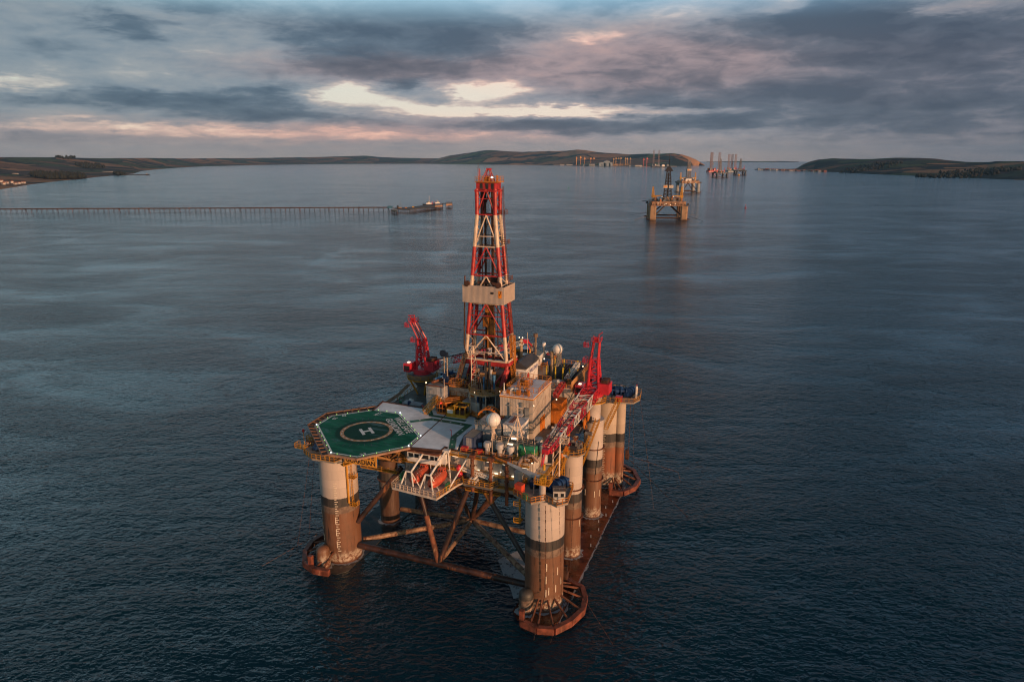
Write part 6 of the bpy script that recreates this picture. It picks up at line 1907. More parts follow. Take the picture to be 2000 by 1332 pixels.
# ------------------------------------------------------------------ platforms moored farther off
def far_platform(u, v, rz, s, label, colc, deckc, derc, cranec, ncol=4, sizes=(62, 52), hcol=26, dh=58, wallc=None, wind=None, style='column', flag=None, pads=True, clutter=26, night=0, drx=0.0):
    p = at(u, v, 0)
    t = empty('moored_platform', (p.x, p.y, 0), rz, label, 'oil rig', 'moored drilling platforms')
    t.scale = (s, s, s)
    X, Y = sizes[0] / 2, sizes[1] / 2
    r = random.Random(int(u))
    ys = lin(-Y, Y, ncol // 2)
    for sx_ in (-1, 1):
        for j, yy in enumerate(ys):
            mb = MB()
            if style == 'square':
                mb.prism([(sx_ * X + a * 6.2, yy + b * 5.5) for a, b in ((-1, -.7), (-.7, -1), (.7, -1), (1, -.7), (1, .7), (.7, 1), (-.7, 1), (-1, .7))], -3, hcol)
            else:
                mb.lathe(sx_ * X, yy, [(5.6 if j in (0, len(ys) - 1) else 3.6, -3), (5.6 if j in (0, len(ys) - 1) else 3.6, hcol)], 20)
            mb.build('column', colc, t)
        mb = MB(); mb.box(sx_ * X - 7, -Y - 8, -3, sx_ * X + 7, Y + 8, .3); mb.build('pontoon', rustd, t, smooth=False)
    bz = 4
    for yy in (-Y, Y):
        mb = MB(); mb.tube((-X, yy, bz), (X, yy, bz), 1.5, 8); mb.build('brace', brm, t)
        for sx_ in (-1, 1):
            mb = MB(); mb.tube((sx_ * (X - 4), yy, 8), (sx_ * 6, yy * .6, hcol - .5), 1.2, 8); mb.build('brace', brm, t)
    mb = MB(); mb.box(-X - 3, -Y - 1, hcol, X + 3, Y + 1, hcol + 8)
    for k in range(7): mb.box(-X - 2 + k * 9, -Y - 2.2, hcol + r.uniform(0, 2), -X + 4.5 + k * 9, -Y - 1, hcol + r.uniform(4, 7.4))
    mb.build('deck_box', deckc, t, smooth=False)
    mb = MB()
    for k in range(12): mb.box(-X + k * 5.2, -Y - 2.4, hcol + 2.2, -X + k * 5.2 + 1.6, -Y - 2.2, hcol + 3.8)
    mb.build('window', glassm, t, smooth=False)
    if pads:
        mb = MB(); mb.prism([(-X - 7 + a * 13, -Y + 2 + b * 13) for a, b in ((-1, -.4), (-.4, -1), (.4, -1), (1, -.4), (1, .4), (.4, 1), (-.4, 1), (-1, .4))], hcol + 8.6, hcol + 9.4); mb.build('helideck', dark, t, smooth=False)
    cl = [deckc, wallc or white, mid, dark, rustm, orange]
    for k in range(clutter):
        x, y = r.uniform(-X, X), r.uniform(-Y, Y)
        a, b, h_ = r.uniform(1.5, 8), r.uniform(1.5, 7), r.uniform(1.5, 7)
        mb = MB()
        if k % 3: mb.box(x - a / 2, y - b / 2, hcol + 8, x + a / 2, y + b / 2, hcol + 8 + h_); mb.box(x - a / 4, y - b / 4, hcol + 8 + h_, x + a / 4, y + b / 4, hcol + 9 + h_)
        else: mb.tube((x, y, hcol + 8), (x, y, hcol + 10 + h_), .7, 6); mb.tube((x, y, hcol + 10 + h_), (x + 2, y, hcol + 11 + h_), .6, 6)
        mb.build('deck_module' if k % 3 else 'vent_stack', r.choice(cl), t, smooth=False)
    # derrick
    z0, z1 = hcol + 14, hcol + 14 + dh
    mb = MB(); mb.box(drx - 9, -8, hcol + 8, drx + 9, 9, hcol + 14)
    mb.build('drill_floor', wallc or mid, t, smooth=False)
    dd = MB()
    def c_(i, tt):
        sx_, sy_ = ((-1, -1), (1, -1), (1, 1), (-1, 1))[i]
        w_ = (7.4 - 4.6 * tt) if style != 'tall' else (7.0 - 3.0 * tt)
        return Vector((drx + sx_ * w_, sy_ * w_ * .85, z0 + (z1 - z0) * tt))
    nb = 9
    for i in range(4): dd.tube(c_(i, 0), c_(i, 1), .75, 4)
    for k in range(nb):
        for i in range(4):
            j = (i + 1) % 4
            dd.tube(c_(i, k / nb), c_(j, (k + 1) / nb), .38, 4); dd.tube(c_(j, k / nb), c_(i, (k + 1) / nb), .38, 4); dd.tube(c_(i, (k + 1) / nb), c_(j, (k + 1) / nb), .4, 4)
    dd.box(drx - 1.4, -1.4, z0, drx + 1.4, 1.4, z1 - 8)
    do = dd.build('derrick', derc, t, smooth=False)
    mb = MB(); mb.box(drx - 4.4, -3.8, z1, drx + 4.4, 3.8, z1 + 3)
    if style == 'square':
        mb = MB(); mb.add([(drx - 8, -6, z1 - 5), (drx + 8, -6, z1 - 5), (drx + 8, 6, z1 - 5), (drx - 8, 6, z1 - 5), (drx - 3, -3, z1 + 3), (drx + 3, -3, z1 + 3), (drx + 3, 3, z1 + 3), (drx - 3, 3, z1 + 3)], [(0, 3, 2, 1), (0, 1, 5, 4), (1, 2, 6, 5), (2, 3, 7, 6), (3, 0, 4, 7)])
        mb.truss((drx, 0, z1 + 2), (drx, 0, z1 + 17), 4.5, 4.5, 1, 1, bays=4, rc=.7, rb=.4)
        mb.tube((drx, 0, z1 + 16), (drx, 0, z1 + 28), .4, 4)
    mb.build('crown', derc, do, smooth=False)
    if wind:
        for a, b in ((-9, -1.2), (1.2, 9.5)) if style == 'square' else ((-7, 7),):
            mb = MB(); mb.box(drx + a, -7, z0 + (z1 - z0) * wind, drx + b, 7, z0 + (z1 - z0) * wind + 5.5); mb.build('wind_wall', wallp, do, smooth=False)
            if a < -6: mb = MB(); mb.box(drx + a + 1.5, -7.1, z0 + (z1 - z0) * wind + 1.4, drx + a + 6.5, -7.0, z0 + (z1 - z0) * wind + 4); mb.build('orange_panel', paint('emblem_orange', (.75, .24, .01)), do, smooth=False)
    for sx_ in (-1, 1):
        mb = MB(); cx_ = sx_ * (X - 2); mb.tube((cx_, 4, hcol + 8), (cx_, 4, hcol + 15), 2.0, 8); mb.box(cx_ - 3, 1, hcol + 14, cx_ + 3, 7, hcol + 18)
        mb.truss((cx_, 3, hcol + 17), (cx_ - .5, 1, hcol + 34), 4.2, 3.6, 1.6, 1.4, bays=6, rc=.5, rb=.35)
        cr = mb.build('crane', cranec, t, smooth=False)
        mb = MB(); mb.truss((cx_, 0, hcol + 16), (cx_ * .4, -2, hcol + 17.5), 2.4, 2.2, 1.2, 1, bays=8, rc=.4, rb=.22); mb.build('crane_boom', cranec, cr, smooth=False)
    mb = MB()
    for sx_ in (-1, 1):
        for yy in (-Y, Y):
            mb.box(sx_ * (X + 3), yy - 5, hcol + 1, sx_ * (X + 9.5), yy + 5, hcol + 1.8); mb.tube((sx_ * (X + 6.5), yy - 4, hcol + 3.5), (sx_ * (X + 6.5), yy + 4, hcol + 3.5), 1.8, 10)
    mb.build('winch_platform', dark, t, smooth=False)
    for sx_ in (-1, 1):
        for yy in (-Y, Y):
            mb = MB()
            pts = [Vector((sx_ * X, yy - 9, 1.5)), Vector((sx_ * (X + 10), yy - 6, 1.5)), Vector((sx_ * (X + 11.5), yy, 1.5)), Vector((sx_ * (X + 9), yy + 6, 1.5)), Vector((sx_ * X, yy + 9, 1.5))]
            mb.path(pts, .6, 4)
            for q_ in pts[1:4]: mb.tube((sx_ * (X + 3), yy, 4), q_, .4, 4)
            mb.build('anchor_rack', rustd, t, smooth=False)
    mb = MB()
    for k in range(10):
        mb.ball((r.uniform(-X, X), -Y - 2.8 if k % 2 else r.uniform(-Y, Y), hcol + (r.uniform(1, 7) if k % 2 else r.uniform(9, 16))), .55 if not night else .8, 6, 4)
    mb.build('deck_lamp', lampw, t)
    # chains
    for sx_ in (-1, 1):
        mb = MB(); mb.tube((sx_ * (X + 6), -Y, 8), (sx_ * (X + 34), -Y - 12, 0), .3, 4); mb.tube((sx_ * (X + 6), Y, 8), (sx_ * (X + 38), Y + 16, 2), .3, 4); mb.tube((sx_ * (X + 8), -Y, hcol), (sx_ * (X + 8), -Y, 1), .14, 4)
        mb.build('anchor_chain', dark, t, smooth=False)
    return t
tanrig = paint('rig_tan', (.30, .19, .11), .6, rust=.35, scale=.12)
tandeck = paint('rig_tan_deck', (.34, .20, .12), .6, var=.35, rust=.4, scale=.15)
greyrig = paint('rig_grey', (.28, .29, .29), .6, rust=.25, scale=.12)
bluerig = paint('rig_navy', (.016, .027, .045), .5, var=.3, rust=.15, scale=.12)
cr_yel = paint('crane_yellow', (.55, .27, .02), .5, rust=.1)
blackd = paint('derrick_black', (.018, .015, .016), .6, var=.2)
steeld = paint('derrick_steel', (.13, .13, .14), .5, var=.2)
far_platform(1301, 427, -.12, .89, 'tan rusty drilling platform with black derrick and two yellow cranes, second nearest', tanrig, tandeck, blackd, cr_yel, 6, (58, 66), 26, 54, tanrig, .33, 'square', clutter=34)
far_platform(1342.5, 375.5, .05, .95, 'grey drilling platform with white block on its derrick, behind the tan platform', greyrig, tandeck, steeld, cr_yel, 4, (52, 54), 28, 54, white, .47, 'tall', pads=False, clutter=22)
far_platform(1405.5, 347.5, .1, .92, 'dark drilling platform with a red left column in front of the red jack-up rig', bluerig, bluerig, steeld, redp, 4, (60, 60), 24, 66, mid, None, 'plain', clutter=16)
far_platform(1444.5, 342.5, -.05, .98, 'dark navy drilling platform standing rightmost, with a yellow float between its columns', bluerig, bluerig, steeld, redp, 4, (54, 54), 24, 60, mid, None, 'plain', clutter=14)
# the yellow float
p = at(1442.5, 343.5, 0)
t = empty('yellow_float', (p.x, p.y, 0), 0, 'yellow round float on the water between the columns of the rightmost platform', 'float')
mb = MB(); mb.ball((0, 0, 4), 6.5, 12, 8); mb.build('float_ball', cr_yel, t)
mb = MB(); mb.tube((0, 0, 10), (0, 0, 13), 1, 8); mb.build('collar', dark, t)

def jackup(u, v, s, label, hullc, legs, hleg, legm, tall=2):
    p = at(u, v, 0)
    t = empty('jack_up_rig', (p.x, p.y, 0), .1, label, 'jack-up rig', 'jack-up rigs in the strait')
    t.scale = (s, s, s)
    mb = MB(); mb.prism([(-42, -20), (-36, -26), (32, -26), (42, -16), (42, 24), (-42, 24)], 0, 12); mb.build('hull', hullc, t, smooth=False)
    mb = MB(); mb.prism([(-42.5, -20.5), (-36.5, -26.5), (32.5, -26.5), (42.5, -16.5), (42.5, 24), (-42.5, 24)], -1, 1.5); mb.build('waterline', white, t, smooth=False)
    for lx, ly, w_ in legs:
        mb = MB()
        n_ = 26
        P = [(lx - w_, ly - w_), (lx + w_, ly - w_), (lx, ly + w_)]
        for a, b in P: mb.tube((a, b, -2), (a, b, hleg), 1.2, 4)
        for k in range(n_):
            z0, z1 = hleg * k / n_, hleg * (k + 1) / n_
            for i in range(3):
                a, b = P[i], P[(i + 1) % 3]
                mb.tube((*a, z1), (*b, z1), 1.15, 4); mb.tube((*a, z0), (*b, z1), .25, 4); mb.tube((*b, z0), (*a, z1), .25, 4)
        mb.build('leg', legm, t, smooth=False)
        mb = MB(); mb.box(lx - w_ - 3, ly - w_ - 3, 12, lx - w_ + 3, ly - w_ + 3, 22); mb.box(lx + w_ - 3, ly - w_ - 3, 12, lx + w_ + 3, ly - w_ + 3, 22); mb.build('jack_house', hullc, t, smooth=False)
    r = random.Random(int(u))
    for k in range(10):
        x, y, h_ = r.uniform(-34, 34), r.uniform(-20, 16), r.uniform(4, 20)
        mb = MB(); mb.box(x - 5, y - 4, 12, x + 5, y + 4, 12 + h_); mb.box(x - 3, y - 2, 12 + h_, x + 3, y + 2, 14 + h_); mb.build('deck_module', r.choice([white, redp, mid, hullc, steeld, orange]), t, smooth=False)
    mb = MB(); mb.truss((8, 10, 20), (8, 10, 82), 15, 13, 6, 5, bays=8, rc=.8, rb=.5); mb.box(3, 6, 60, 13, 14, 66); mb.build('derrick', steeld, t, smooth=False)
    for k in range(4): 
        mb = MB(); mb.ball((r.uniform(-34, 34), -27, r.uniform(14, 22)), 1.3, 6, 4); mb.build('deck_lamp', lampw, t)
    return t
legp = paint('leg_pink', (.15, .10, .11), .6, rust=.1, scale=.1)
jackup(1391, 336.5, .95, 'jack-up rig with bright red hull and a cluster of tall lattice legs', paint('hull_red', (.45, .02, .025), .5), [(-16, -2, 10), (-8, 24, 9), (48, -4, 9)], 152, legp)
jackup(1428, 335.5, .96, 'jack-up rig with blue-grey hull and three pale lattice legs', paint('hull_teal', (.07, .13, .17), .5), [(-32, -8, 8), (4, 14, 8), (24, -8, 8)], 138, legp)

# ------------------------------------------------------------------ long jetty with loading head
jm = paint('jetty_steel', (.05, .028, .025), .7, var=.4, rust=.4, scale=.1)
jconc = paint('jetty_concrete', (.075, .065, .06), .8, var=.3, rust=.3, scale=.08)
JL, JR = at(-230, 417, 0), at(764, 412.5, 0)
jt = empty('jetty', (JR.x, JR.y, 0), math.atan2(JR.y - JL.y, JR.x - JL.x), 'long low jetty on many piles running in from the left', 'jetty')
JLEN = (JR - JL).length
mb = MB(); mb.box(-JLEN, -2.6, 6.2, 6, 2.6, 7.0); mb.box(-JLEN, -1.2, 7.0, 0, 1.4, 7.15); mb.build('deck', jconc, jt, smooth=False)
mb = MB(); mb.tube((-JLEN, -2.2, 7.6), (0, -2.2, 7.6), .45, 6); mb.tube((-JLEN, -1.0, 7.6), (0, -1.0, 7.6), .35, 6); mb.tube((-JLEN, .4, 7.6), (0, .4, 7.6), .35, 6); mb.build('pipeline', jm, jt)
npile = 99
for i in range(npile):
    x = -6 - i * (JLEN - 12) / npile + rnd.uniform(-1.2, 1.2)
    mb = MB(); mb.tube((x, -2.6, -2), (x, -1.6, 6.2), .3, 6); mb.tube((x, 2.6, -2), (x, 1.6, 6.2), .3, 6); mb.box(x - .5, -2.9, 5.6, x + .5, 2.9, 6.2)
    if i % 6 == 0: mb.tube((x + 4, -2.6, -2), (x + .5, -1.6, 6.0), .45, 6); mb.box(x - .6, -3.4, 5.8, x + 4, -2.6, 7.6)
    mb.build('pile', jm, jt)
mb = MB(); mb.rail([(-JLEN, -2.5, 7.0), (0, -2.5, 7.0)], h=1.3, r=.07, step=8, mid=False); mb.build('handrail', jm, jt, smooth=False)
for i in range(26):
    x = -14 - i * (JLEN - 40) / 26 + rnd.uniform(-4, 4); mb = MB(); mb.tube((x, 2.4, 7.0), (x, 2.4, 11.5), .14, 5); mb.tube((x, 2.4, 11.5), (x, 1.0, 11.9), .12, 4); mb.build('lamp_post', jm, jt)
JA = jt.rotation_euler.z
def jp(x, y, z): 
    return Vector((JR.x + x * math.cos(JA) - y * math.sin(JA), JR.y + x * math.sin(JA) + y * math.cos(JA), z))
head = empty('loading_jetty_head', at(772, 414, 0), 0, 'jetty head of broad concrete decks on piles at the right end of the jetty', 'jetty head')
hd = head.location
def hp(u, v, z): return at(u, v, z) - hd
def deckpoly(pix, z0, z1, mat, name, par=head):
    mb = MB(); mb.prism([tuple(hp(u, v, z1)[:2]) for u, v in pix], z0, z1); return mb.build(name, mat, par, smooth=False)
deckpoly([(764, 410), (776, 411.5), (776, 409), (768, 407.5)], 5.5, 8.0, tanrig, 'side_platform')
deckpoly([(770, 408), (800, 409.5), (850, 403), (852, 400), (832, 400.5), (796, 405), (772, 406)], 6.2, 7.6, jconc, 'main_deck')
deckpoly([(850, 402), (864, 401), (864, 397.5), (850, 398)], 5.5, 8.4, tandeck, 'end_deck')
deckpoly([(871, 399), (883, 398.2), (883, 395), (871, 395.6)], 6, 9.2, tandeck, 'dolphin_deck')
deckpoly([(863, 398.6), (872, 397.6), (872, 397), (863, 398)], 7.2, 7.8, jm, 'link_bridge')
mb = MB()
for (u0, v0), (u1, v1), n_ in (((770, 408), (800, 409.5), 8), ((800, 409.5), (851, 402.5), 22), ((850, 402), (864, 401), 5), ((871, 399), (883, 398.2), 5), ((832, 400.5), (864, 397.5), 9), ((764, 410), (776, 411.5), 5), ((871, 395.6), (883, 395), 5)):
    for i in range(n_ + 1):
        p = hp(u0 + (u1 - u0) * i / n_, v0 + (v1 - v0) * i / n_, 6)
        mb.tube((p.x, p.y, -7 + 5), (p.x, p.y, 6.4), .55, 6)
mb.build('pile_row', jm, head)
for (u, v, a, b, h_, m_, nm) in ((752 + 10, 406.8, 9, 5, 4, paint('hut_blue', (.03, .12, .20), .6), 'blue_hut'), (777, 406.5, 3.5, 3, 4.5, dark, 'hut'), (783, 405, .4, .4, 14, steeld, 'lamp_mast'), (807, 405.5, 4, 2.5, 1.6, cr_yel, 'yellow_locker'), (781, 407, 7, 3, 1.6, tandeck, 'pallet_stack'), (793, 406.6, 4, 2, 1.2, orange, 'orange_crate')):
    p = hp(u, v, 8.2); mb = MB(); mb.box(p.x - a / 2, p.y - b / 2, 8.2, p.x + a / 2, p.y + b / 2, 8.2 + h_); mb.box(p.x - a / 3, p.y - b / 3, 8.2 + h_, p.x + a / 3, p.y + b / 3, 8.5 + h_); mb.build(nm, m_, head, smooth=False)
def tug(u, v, rz, s, label, hullc, mast):
    p = at(u, v, 0)
    t = empty('tug_boat', (p.x, p.y, 0), rz, label, 'tug boat', 'tugs at the jetty head')
    t.scale = (s, s, s)
    mb = MB(); out = [(-13, -4), (8, -4.4), (12, -3), (14.5, 0), (12, 3), (8, 4.4), (-13, 4), (-14, 2), (-14, -2)]
    vs = [(x * .92, y * .85, -1) for x, y in out] + [(x, y, 2.4 + max(0, x) * .09) for x, y in out]
    n = len(out); mb.add(vs, [(i, (i + 1) % n, n + (i + 1) % n, n + i) for i in range(n)] + [tuple(range(n, 2 * n)), tuple(range(n - 1, -1, -1))]); mb.build('hull', hullc, t, smooth=False)
    mb = MB(); mb.box(-3, -3, 2.6, 7, 3, 5.4); mb.build('deckhouse', white, t, smooth=False)
    mb = MB(); mb.prism([(0, -2.2), (4.4, -2.2), (5.6, 0), (4.4, 2.2), (0, 2.2)], 5.4, 8.2); wh = mb.build('wheelhouse', white, t, smooth=False)
    mb = MB(); mb.prism([(-.1, -2.3), (4.5, -2.3), (5.8, 0), (4.5, 2.3), (-.1, 2.3)], 6.7, 7.7); mb.build('window', glassm, wh, smooth=False)
    mb = MB()
    for y in (-1.8, 1.8): mb.tube((-3.8, y, 2.6), (-4, y, 7.6), .7, 8)
    mb.build('funnel', redp, t)
    mb = MB(); mb.tube((1.4, 0, 8), (1.2, 0, mast), .22, 5); mb.tube((.9, -1.4, mast - 2.5), (.9, 1.4, mast - 2.5), .14, 4); mb.build('mast', crm, t)
    mb = MB(); mb.rail([(-13, -3.8, 2.5), (-13, 3.8, 2.5)], h=1, r=.1, mid=False); mb.tube((-8, -1, 3.4), (-8, 1, 3.4), .9, 8); mb.build('towing_winch', dark, t)
    return t
tug(840, 402.2, .15 + math.pi, 1.15, 'tug with white house and tall mast moored behind the jetty deck, the left of two', dark, 19)
tug(853, 400.6, .15, 1.0, 'tug with low dark mast moored closer to the jetty end', dark, 12.5)

# channel buoys
for (u, v, c_, s_, lab) in ((1456, 406, redp, 1.3, 'red channel buoy floating right of the tan platform'), (1110.5, 367.5, green, 1.6, 'small dark green buoy on the water left of the tan platform')):
    p = at(u, v, 0); t = empty('channel_buoy', (p.x, p.y, 0), 0, lab, 'buoy', 'channel buoys'); t.scale = (s_,) * 3
    mb = MB(); mb.lathe(0, 0, [(1.3, -.5), (1.5, .4), (1.3, 1.0), (.8, 1.2)], 14); mb.build('float', c_, t)
    mb = MB(); mb.truss((0, 0, 1.0), (0, 0, 3.8), 1.4, 1.4, .7, .7, bays=2, rc=.14, rb=.09); mb.box(-.5, -.5, 3.6, .5, .5, 4.6); mb.build('topmark', c_, t, smooth=False)
# line of mussel-farm floats
fb0 = None
for i in range(14):
    p = at(1562 + i * 12.5, 356.5 + i * .35 + rnd.uniform(-.4, .4), 0)
    t = empty('marker_float', (p.x, p.y, 0), 0, 'dark marker float in the faint row on the right-hand water', 'float', 'row of dark floats')
    mb = MB(); mb.lathe(0, 0, [(1.2, -.4), (1.4, .5), (.9, 1.3), (.2, 1.5)], 8); mb.build('float', dark, t)

# ------------------------------------------------------------------ fabrication yard at the foot of the hill
yardm = paint('yard_ground', (.22, .16, .11), .9, var=.3, scale=.01, streak=False)
def yard_poly():
    mb = MB(); P = [(1105, 323.6), (1180, 324.7), (1250, 325.4), (1322, 325.6), (1322, 323.6), (1240, 322.2), (1105, 321.6)]
    mb.prism([tuple(at(u, v, 4)[:2]) for u, v in P], -3, 4); o = mb.build('quay_ground', yardm, None, smooth=False); o['kind'] = 'structure'
yard_poly()
jack_or = paint('jacket_orange', (.60, .26, .06), .5, var=.1, scale=.05)
jack_dim = paint('jacket_ochre', (.48, .28, .10), .6, var=.1, scale=.05)
jack_red = paint('jacket_red', (.55, .06, .05), .5, var=.1, scale=.05)
yard_label = {}
def make_jacket(mat):
    t = empty('wind_turbine_jacket', (0, 0, 0), 0)
    mb = MB(); mb.truss((0, 0, 0), (0, 0, 66), 30, 30, 15, 15, bays=4, rc=2.4, rb=1.5); mb.build('lattice', mat, t, smooth=False)
    mb = MB(); mb.box(-9, -9, 66, 9, 9, 70); mb.cyl(0, 0, 70, 82, 5.0, 10); mb.build('transition_piece', mat, t)
    mb = MB()
    for a in (-15, 15):
        for b in (-15, 15): mb.cyl(a, b, -1, 4, 2.6, 8)
    mb.build('foot', rustm, t)
    return t
jk = []
NUMW = ['first', 'second', 'third', 'fourth', 'fifth', 'sixth', 'seventh', 'eighth', 'ninth', 'tenth', 'eleventh', 'twelfth']
protos = {}
def jacket(u, v, h, mat, key, label):
    p = at(u, v, 4)
    if key not in protos:
        protos[key] = make_jacket(mat); t = protos[key]
    else:
        t = copy_tree(protos[key])
    d = math.hypot(p.x, p.y)
    want = h * 1.08 / 1380 * d
    s = want / 82
    t.location = (p.x, p.y, 4); t.scale = (s * 1.05, s * 1.05, s); t.rotation_euler = (0, 0, .3)
    tag(t, label, 'jacket tower', 'orange jackets in the yard')
for i, (u, h) in enumerate(((1125.5, 14.5), (1133.5, 15.5), (1141.5, 14), (1153.5, 13.5), (1159.5, 13.5))):
    jacket(u, 323.2, h, jack_or, 'o', 'bright orange lattice jacket in the left row, %s from the left' % NUMW[i])
for i, (u, h) in enumerate(((1198, 13), (1202.5, 14), (1207.5, 14), (1212, 14.5), (1221, 14), (1224.5, 13.5), (1230.5, 13.5))):
    jacket(u, 323.9, h, jack_dim, 'd', 'ochre lattice jacket in the packed group right of the grey halls, %s from its left' % NUMW[i])
jacket(1256.5, 325.2, 14, jack_red, 'r', 'red and orange lattice tower near the white ship')
jacket(1263, 325.2, 15, jack_red, 'r', 'dark red lattice tower next to the anchored rig by the yard')
# low rusty girders between the packed jackets
for i in range(6):
    p = at(1199 + i * 5.6, 324.0, 4); t = empty('steel_frame', (p.x, p.y, 4), .3 * i, 'low ochre steel frame among the packed jackets, %s from the left' % NUMW[i], 'steel frame', 'low frames in the yard')
    mb = MB(); mb.truss((-18, 0, 12), (18, 0, 12), 14, 20, bays=3, rc=1.5, rb=.9); mb.build('girder', jack_dim, t, smooth=False)
    mb = MB(); mb.cyl(-16, 0, 0, 3, 4, 8); mb.cyl(16, 0, 0, 3, 4, 8); mb.build('support', rustm, t)
hallm = paint('hall_grey', (.20, .25, .29), .6, var=.12, scale=.02)
for u, wid, h, lab in ((1176, 13, 6.8, 'small blue-grey hall left of the big hall'), (1184.5, 12, 10.2, 'big tall blue-grey fabrication hall by the water'), (1192, 7, 7.0, 'narrow grey hall on the right flank of the big hall')):
    p = at(u, 324.9, 4); d = math.hypot(p.x, p.y); k = d / 1380
    t = empty('fabrication_hall', (p.x, p.y, 4), 0, lab, 'hall', 'fabrication halls')
    mb = MB(); w_, hh, dp = wid * k / 2, h * k, 60
    mb.box(-w_, -dp / 2, 0, w_, dp / 2, hh * .9); mb.build('wall', hallm, t, smooth=False)
    mb = MB(); mb.add([(-w_ - 2, -dp / 2 - 2, hh * .9), (w_ + 2, -dp / 2 - 2, hh * .9), (w_ + 2, dp / 2 + 2, hh * .9), (-w_ - 2, dp / 2 + 2, hh * .9), (0, -dp / 2 - 2, hh), (0, dp / 2 + 2, hh)], [(0, 1, 4), (2, 3, 5), (1, 2, 5, 4), (3, 0, 4, 5), (0, 3, 2, 1)]); mb.build('roof', paint('hall_roof', (.28, .31, .34), .6), t, smooth=False)
    mb = MB(); mb.box(-w_ * .4, -dp / 2 - 1, 0, w_ * .2, -dp / 2, hh * .6); mb.build('door', paint('hall_door', (.12, .15, .18), .6), t, smooth=False)
def shed(u, v, wm_, h, dp, wall, roof, label, cat='building', grp=None, name='shed', z=None, rz=0.0):
    p = at(u, v, 4); zz = 4 if z is None else z
    t = empty(name, (p.x, p.y, zz), rz, label, cat, grp)
    mb = MB(); mb.box(-wm_ / 2, -dp / 2, -1, wm_ / 2, dp / 2, h); mb.build('wall', wall, t, smooth=False)
    mb = MB(); e = .6; mb.add([(-wm_ / 2 - e, -dp / 2 - e, h), (wm_ / 2 + e, -dp / 2 - e, h), (wm_ / 2 + e, dp / 2 + e, h), (-wm_ / 2 - e, dp / 2 + e, h), (-wm_ / 2 - e, 0, h * 1.6), (wm_ / 2 + e, 0, h * 1.6)], [(0, 1, 5, 4), (2, 3, 4, 5), (1, 2, 5), (3, 0, 4), (0, 3, 2, 1)]); mb.build('roof', roof, t, smooth=False)
    mb = MB()
    k = max(1, int(wm_ / 6))
    for i in range(k): mb.box(-wm_ / 2 + (i + .3) * wm_ / k, -dp / 2 - .1, h * .3, -wm_ / 2 + (i + .3) * wm_ / k + wm_ / k * .3, -dp / 2, h * .75)
    mb.build('window', glassm, t, smooth=False)
    return t
slate = paint('roof_slate', (.09, .085, .09), .7)
redroof = paint('roof_red', (.22, .08, .05), .8)
wwall = paint('house_white', (.46, .43, .40), .8)
yl = [(1112, 323.4, 90, 10, 'low pale shed at the left end of the yard'), (1098, 323.2, 60, 9, 'white shed farther left along the shore of the hill'), (1147, 324.1, 110, 16, 'long grey building under the left row of orange jackets'), (1156, 324.2, 80, 22, 'taller grey building under the orange jackets'),
      (1238, 325.2, 120, 12, 'long pale building right of the packed jackets'), (1247, 325.3, 90, 14, 'white building nearest the red lattice tower')]
for u, v, a, h, lab in yl: shed(u, v, a, h, 30, wwall if 'grey' not in lab else greyrig, slate, lab, 'shed', 'sheds in the yard')
# ships and rig lying off the yard
def ship(u, v, ln, label, hullc, housec, rz=0.0, crane_m=None):
    p = at(u, v, 0); t = empty('cargo_ship', (p.x, p.y, 0), rz, label, 'ship', 'ships off the yard'); k = ln / 2
    mb = MB(); out = [(-k, -9), (k * .7, -9), (k, 0), (k * .7, 9), (-k, 9)]; vs = [(x * .95, y * .8, -2) for x, y in out] + [(x, y, 9 + max(0, x) / k * 5) for x, y in out]
    n = 5; mb.add(vs, [(i, (i + 1) % n, n + (i + 1) % n, n + i) for i in range(n)] + [tuple(range(n, 2 * n)), tuple(range(n - 1, -1, -1))]); mb.build('hull', hullc, t, smooth=False)
    mb = MB(); mb.box(k * .1, -8, 9, k * .55, 8, 28); mb.box(k * .15, -7, 28, k * .45, 7, 34); mb.box(k * .1, -9, 24, k * .5, 9, 26); hs = mb.build('superstructure', housec, t, smooth=False)
    mb = MB(); mb.box(k * .14, -7.1, 30, k * .46, 7.1, 32.5); mb.build('window', glassm, hs, smooth=False)
    mb = MB(); mb.tube((k * .3, 0, 34), (k * .3, 0, 50), 1.2, 5); mb.tube((-k * .4, 0, 9), (-k * .4, 0, 34), 1.6, 6); mb.tube((-k * .4, 0, 33), (-k * .1, 0, 45), 1.0, 5); mb.build('mast', crane_m or steeld, t, smooth=False)
    return t
ship(1291, 327.6, 150, 'white and dark supply ship anchored off the yard', bluerig, white, .1)
ship(1301, 326.8, 120, 'blue and grey ship behind the white supply ship', bluerig, greyrig, -.2)
far_platform(1278, 327.4, .2, .95, 'dark anchored rig with small derrick lying off the yard left of the white ship', steeld, bluerig, blackd, steeld, 4, (60, 50), 6, 56, mid, None, 'plain', pads=False, clutter=10, night=1)
# pale lattice legs of a jack-up standing in the yard
jackup(1282, 325.2, 1.0, 'faint jack-up rig with pale pink legs standing at the yard behind the ships', greyrig, [(-42, 10, 9), (30, 10, 9)], 205, legp)

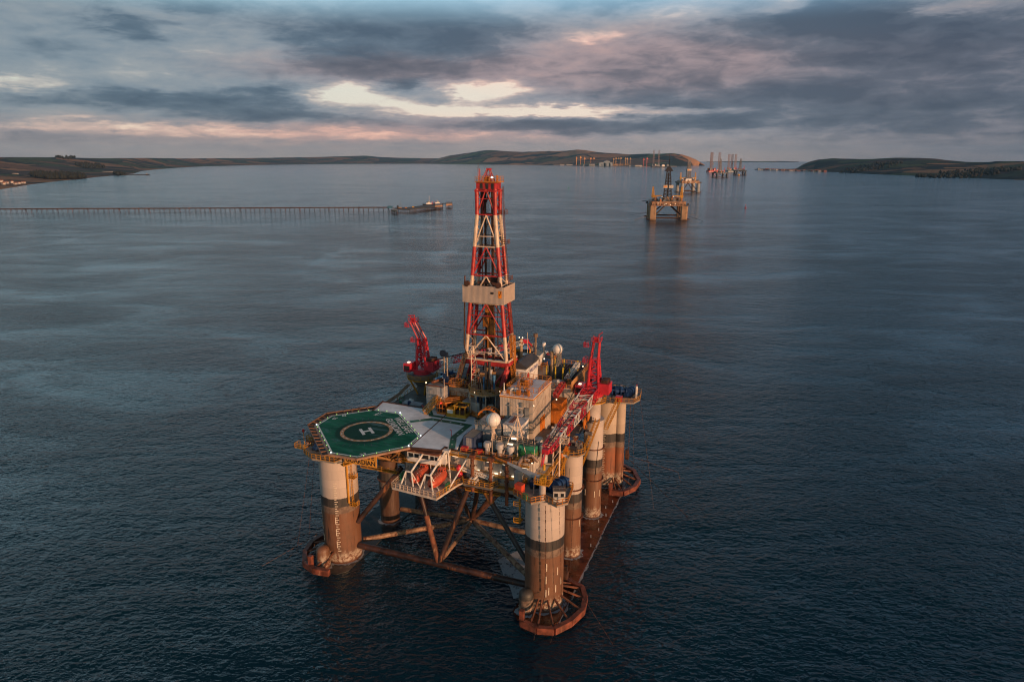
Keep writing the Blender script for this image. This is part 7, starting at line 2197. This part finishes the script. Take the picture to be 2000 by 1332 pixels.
# ------------------------------------------------------------------ buildings on the left plain and the village on the right spit
hl = [(3, 356.5, 14, 'white gabled house at the very left edge of the near shore'), (12, 358.5, 18, 'pale house lowest down the slope of the left village'), (23, 357.2, 13, 'small pale house in the middle of the left village'), (36, 358.6, 16, 'white house just above the beach on the left'), (46, 357.6, 14, 'cream house with tan gable right of the beach house'), (7, 360.5, 12, 'white cottage close to the waterline on the left'), (30, 359.8, 10, 'small white cottage beside the beach track')]
for u, v, a, lab in hl:
    p = at(u, v, 4); shed(u, v, a, 6, 9, wwall, rnd.choice([slate, redroof]), lab, 'house', 'houses of the near shore village', 'house', z=ground_z(p.x, p.y), rz=rnd.uniform(-.6, .6))
p = at(31, 345.6, 10); shed(31, 345.6, 26, 9, 14, wwall, slate, 'lone white farm building left of the dark wood', 'barn', None, 'barn', z=ground_z(p.x, p.y))
p = at(174, 323.9, 20); shed(174, 323.9, 75, 9, 20, paint('barn_tan', (.60, .42, .26), .8), paint('barn_roof', (.45, .34, .24), .8), 'long tan barn roof among the far left woods', 'barn', None, 'barn', z=ground_z(p.x, p.y))
for i, (u, v, a) in enumerate(((206, 331, 16), (213, 330.4, 12), (242, 329.0, 18), (249, 328.6, 14), (255, 328.4, 12), (211, 337.6, 46), (222, 337.2, 26))):
    p = at(u, v, 8); shed(u, v, a * 1.6, 7, 14, wwall if i < 5 else greyrig, slate, ('%s house from the left in the hamlet by the little bay' % NUMW[i]) if i < 5 else ('long grey shed behind the small jetty, %s of the two' % NUMW[i - 5]), 'house' if i < 5 else 'shed', 'hamlet by the bay', 'house' if i < 5 else 'shed', z=ground_z(p.x, p.y))
# small stone pier in the bay
p = at(262, 342.3, 0); t = empty('stone_pier', (p.x, p.y, 0), .12, 'short dark stone pier poking out from the left shore', 'pier')
mb = MB(); mb.box(-90, -4, -1, 70, 4, 4); mb.box(70, -7, -1, 92, 7, 5.5); mb.build('pier_wall', dark, t, smooth=False)
mb = MB(); mb.box(72, -3, 5.5, 80, 3, 9); mb.build('hut', greyrig, t, smooth=False)
vi = 0
for i in range(34):
    u = 1482 + i * 3.9 + rnd.uniform(-1, 1)
    v = interp(LS and RS, u) - rnd.uniform(.25, .6)
    if u > 1618: break
    shed(u, v, rnd.uniform(16, 34), rnd.uniform(5, 9), 14, rnd.choice([wwall, wwall, tanrig, paint('brick_brown', (.20, .08, .06), .8)]), rnd.choice([slate, redroof]), 'small village building on the low spit below the right headland', 'house', 'village buildings on the spit', 'village_house', z=2.5, rz=rnd.uniform(-.4, .4))

# ------------------------------------------------------------------ air
HAZE_DENSITY = 1.7e-5
def haze():
    mb = MB(); mb.box(-21000, -2500, -4, 21000, 25500, 520)
    m = bpy.data.materials.new('haze_air')
    m.use_nodes = True
    t = NT(m.node_tree)
    t.n.clear()
    pv = t.node('ShaderNodeVolumePrincipled')
    pv.inputs['Color'].default_value = (.22, .50, .86, 1)
    pv.inputs['Density'].default_value = HAZE_DENSITY
    pv.inputs['Anisotropy'].default_value = 0.0
    o_ = t.node('ShaderNodeOutputMaterial')
    t.l.new(pv.outputs[0], o_.inputs['Volume'])
    o = mb.build('haze', m, None, smooth=False)
    o['kind'] = 'stuff'
haze()
